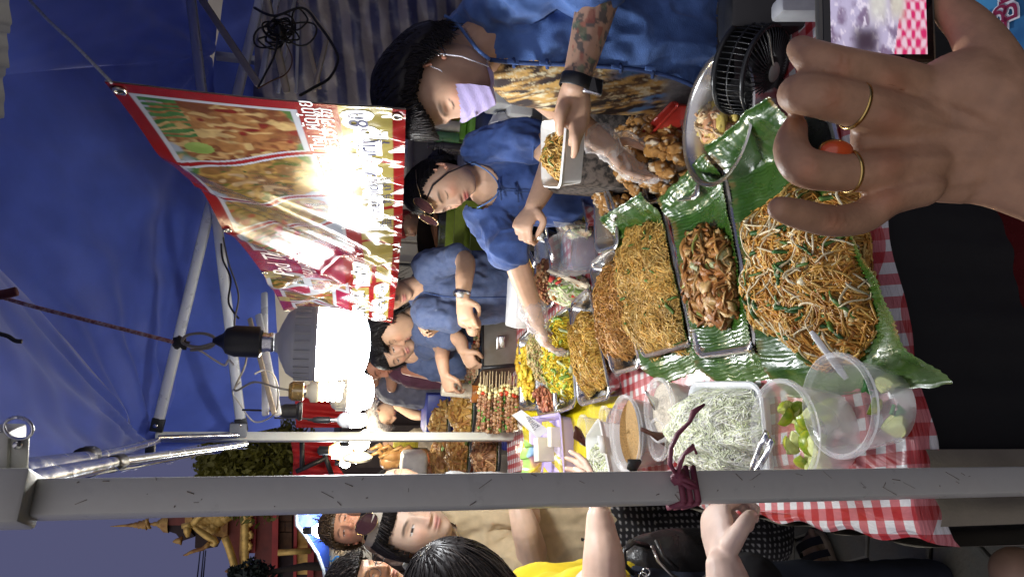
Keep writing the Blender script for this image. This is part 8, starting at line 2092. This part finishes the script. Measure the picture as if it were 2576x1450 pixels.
# dark backdrop buildings of the street
for (x0, x1, y, Y, col, lab) in [(700, 1500, 1120, 8.5, (.07, .05, .045), 'dim shophouse front beyond the red tents'), (860, 1500, 1330, 9.0, (.06, .045, .04), 'dim shophouse front behind the customers')]:
    c_ = at(x0, y, Y); e = empty('shophouse', V((c_.x, Y, 0)), lab, 'building')
    mb = MB(); mb.box(V((c_.x, Y + .5, .72)), 2.6, 1.0, 1.44); mb.build('wall', mat('dim_wall_%d' % int(Y * 10), col, .9, var=.3, scale=3), e, smooth=False)
    for k in range(3):
        mb = MB(); mb.box(V((c_.x - .8 + .8 * k, Y - .02, .75)), .5, .06, 1.0); mb.build('shutter', mat('dim_shutter', (.10, .075, .06), .7, var=.3, scale=8), e, smooth=False)
# neighbouring blue canopy and its sign board
nb = empty('neighbour_canopy', at(790, 1350, 5.3), 'blue canopy corner with white trim behind the customers', 'canopy')
cp = [(745, 1262), (747, 1318), (770, 1345), (800, 1390), (815, 1430), (822, 1480)]
mb = MB(); T_2 = [at(x, y, 5.3) for x, y in cp]; B_3 = [at(828, y, 5.4) for x, y in cp]
for i in range(len(cp) - 1): mb.grid(lambda u, v: T_2[i].lerp(T_2[i + 1], u).lerp(B_3[i].lerp(B_3[i + 1], u), v), 6, 8)
mb.build('cloth', mat('neighbour_blue', (.03, .07, .34), .5, var=.1, translucent=.3), nb)
mb = MB(); mb.tube([p - FWD * .01 for p in T_2], .012, 6); mb.build('trim', mat('pale_trim', (.55, .6, .65), .6), nb)
sb_ = [at(829, 1440, 5.6), at(829, 1262, 5.6), at(935, 1262, 5.6), at(935, 1440, 5.6)]
mb = MB(); mb.prism(sb_, FWD * .02); nsb = tag(mb.build('sign_board', mat('pale_sign', (.45, .46, .42), .5, var=.25, scale=5, color2=(.40, .28, .16)), smooth=False), 'pale food sign board with blue lettering behind the customers', 'sign')
for (tx, x, y, sz, m_) in (('YOS อะยุง', 843, 1385, .13, mat('sign_blue', (.02, .2, .5), .4, var=0)), ('เมนู', 838, 1284, .09, mat('sign_red', (.5, .04, .03), .4, var=0))):
    me = text_mesh(tx, sz)
    for v in me.vertices: v.co = at(x, y, 5.58) + RT * v.co.x + UPV * v.co.y
    me.materials.clear(); link('lettering', me, m_, nsb, smooth=False)
# stub of cord and rope ends at the top
cable([at(-5, 742, 1.5), at(18, 738, 1.5), at(42, 732, 1.5)], .009, 'frayed maroon cord end hanging at the very top', mat('maroon_cord', (.10, .02, .02), .8, var=.3), 'cord', 'cord')
cable([at(-5, 838, 1.5), at(20, 845, 1.5), at(38, 856, 1.5), at(55, 858, 1.5)], .0045, 'curled dark cord end hanging at the very top', M_cable, 'cord', 'cord')
# ------------------------------------------------------------------ pieces that belong to a part hang under that part
def adopt(root, part, names):
    par = next((c for c in root.children if c.name.split('.')[0] == part), None)
    if par is None: return
    for c in list(root.children):
        if c is not par and c.name.split('.')[0] in names:
            c.parent = par; c.matrix_parent_inverse = Matrix.Identity(4)
adopt(man, 'denim_shirt', ('placket', 'belt_loop', 'toggle', 'pocket', 'seam', 'collar_edge'))
adopt(man, 'face_mask', ('ear_loop',))
adopt(man, 'body', ('earring', 'neck_chain'))
adopt(wom, 'indigo_shirt', ('neckline', 'frog_button', 'cuff', 'seam'))
adopt(wom, 'hair', ('hair_bun', 'hair_strand'))
adopt(v3, 'shirt', ('seam',)); adopt(tan, 'tan_tshirt', ('collar',))
adopt(temple, 'pediment', ('carved_boss', 'barge_board')); adopt(temple, 'name_board', ('gilded_figure',)); adopt(temple, 'cornice', ('cornice_boss',))
adopt(temple, 'door_row', ('door_panel',)); adopt(temple, 'upper_window_row', ('carved_panel',)); adopt(temple, 'spire', ('spire_bell',)); adopt(temple, 'lower_roof', ('roof_edge', 'finial'))
adopt(fan, 'motor', ('blade',)); adopt(fan, 'base', ('stem',)); adopt(bp_, 'shell', ('zip', 'piping', 'ring'))
for o in list(COL.objects):
    if o.parent is None and o.get('category') == 'lamp': adopt(o, 'housing', ('cooling_fin', 'screw_cap'))
adopt(canopy, 'slider', ('bracket_plate', 'slider_edge', 'pull_ring'))
adopt(gr, 'front_panel', ('latch_plate', 'latch_handle', 'corner_angle'))
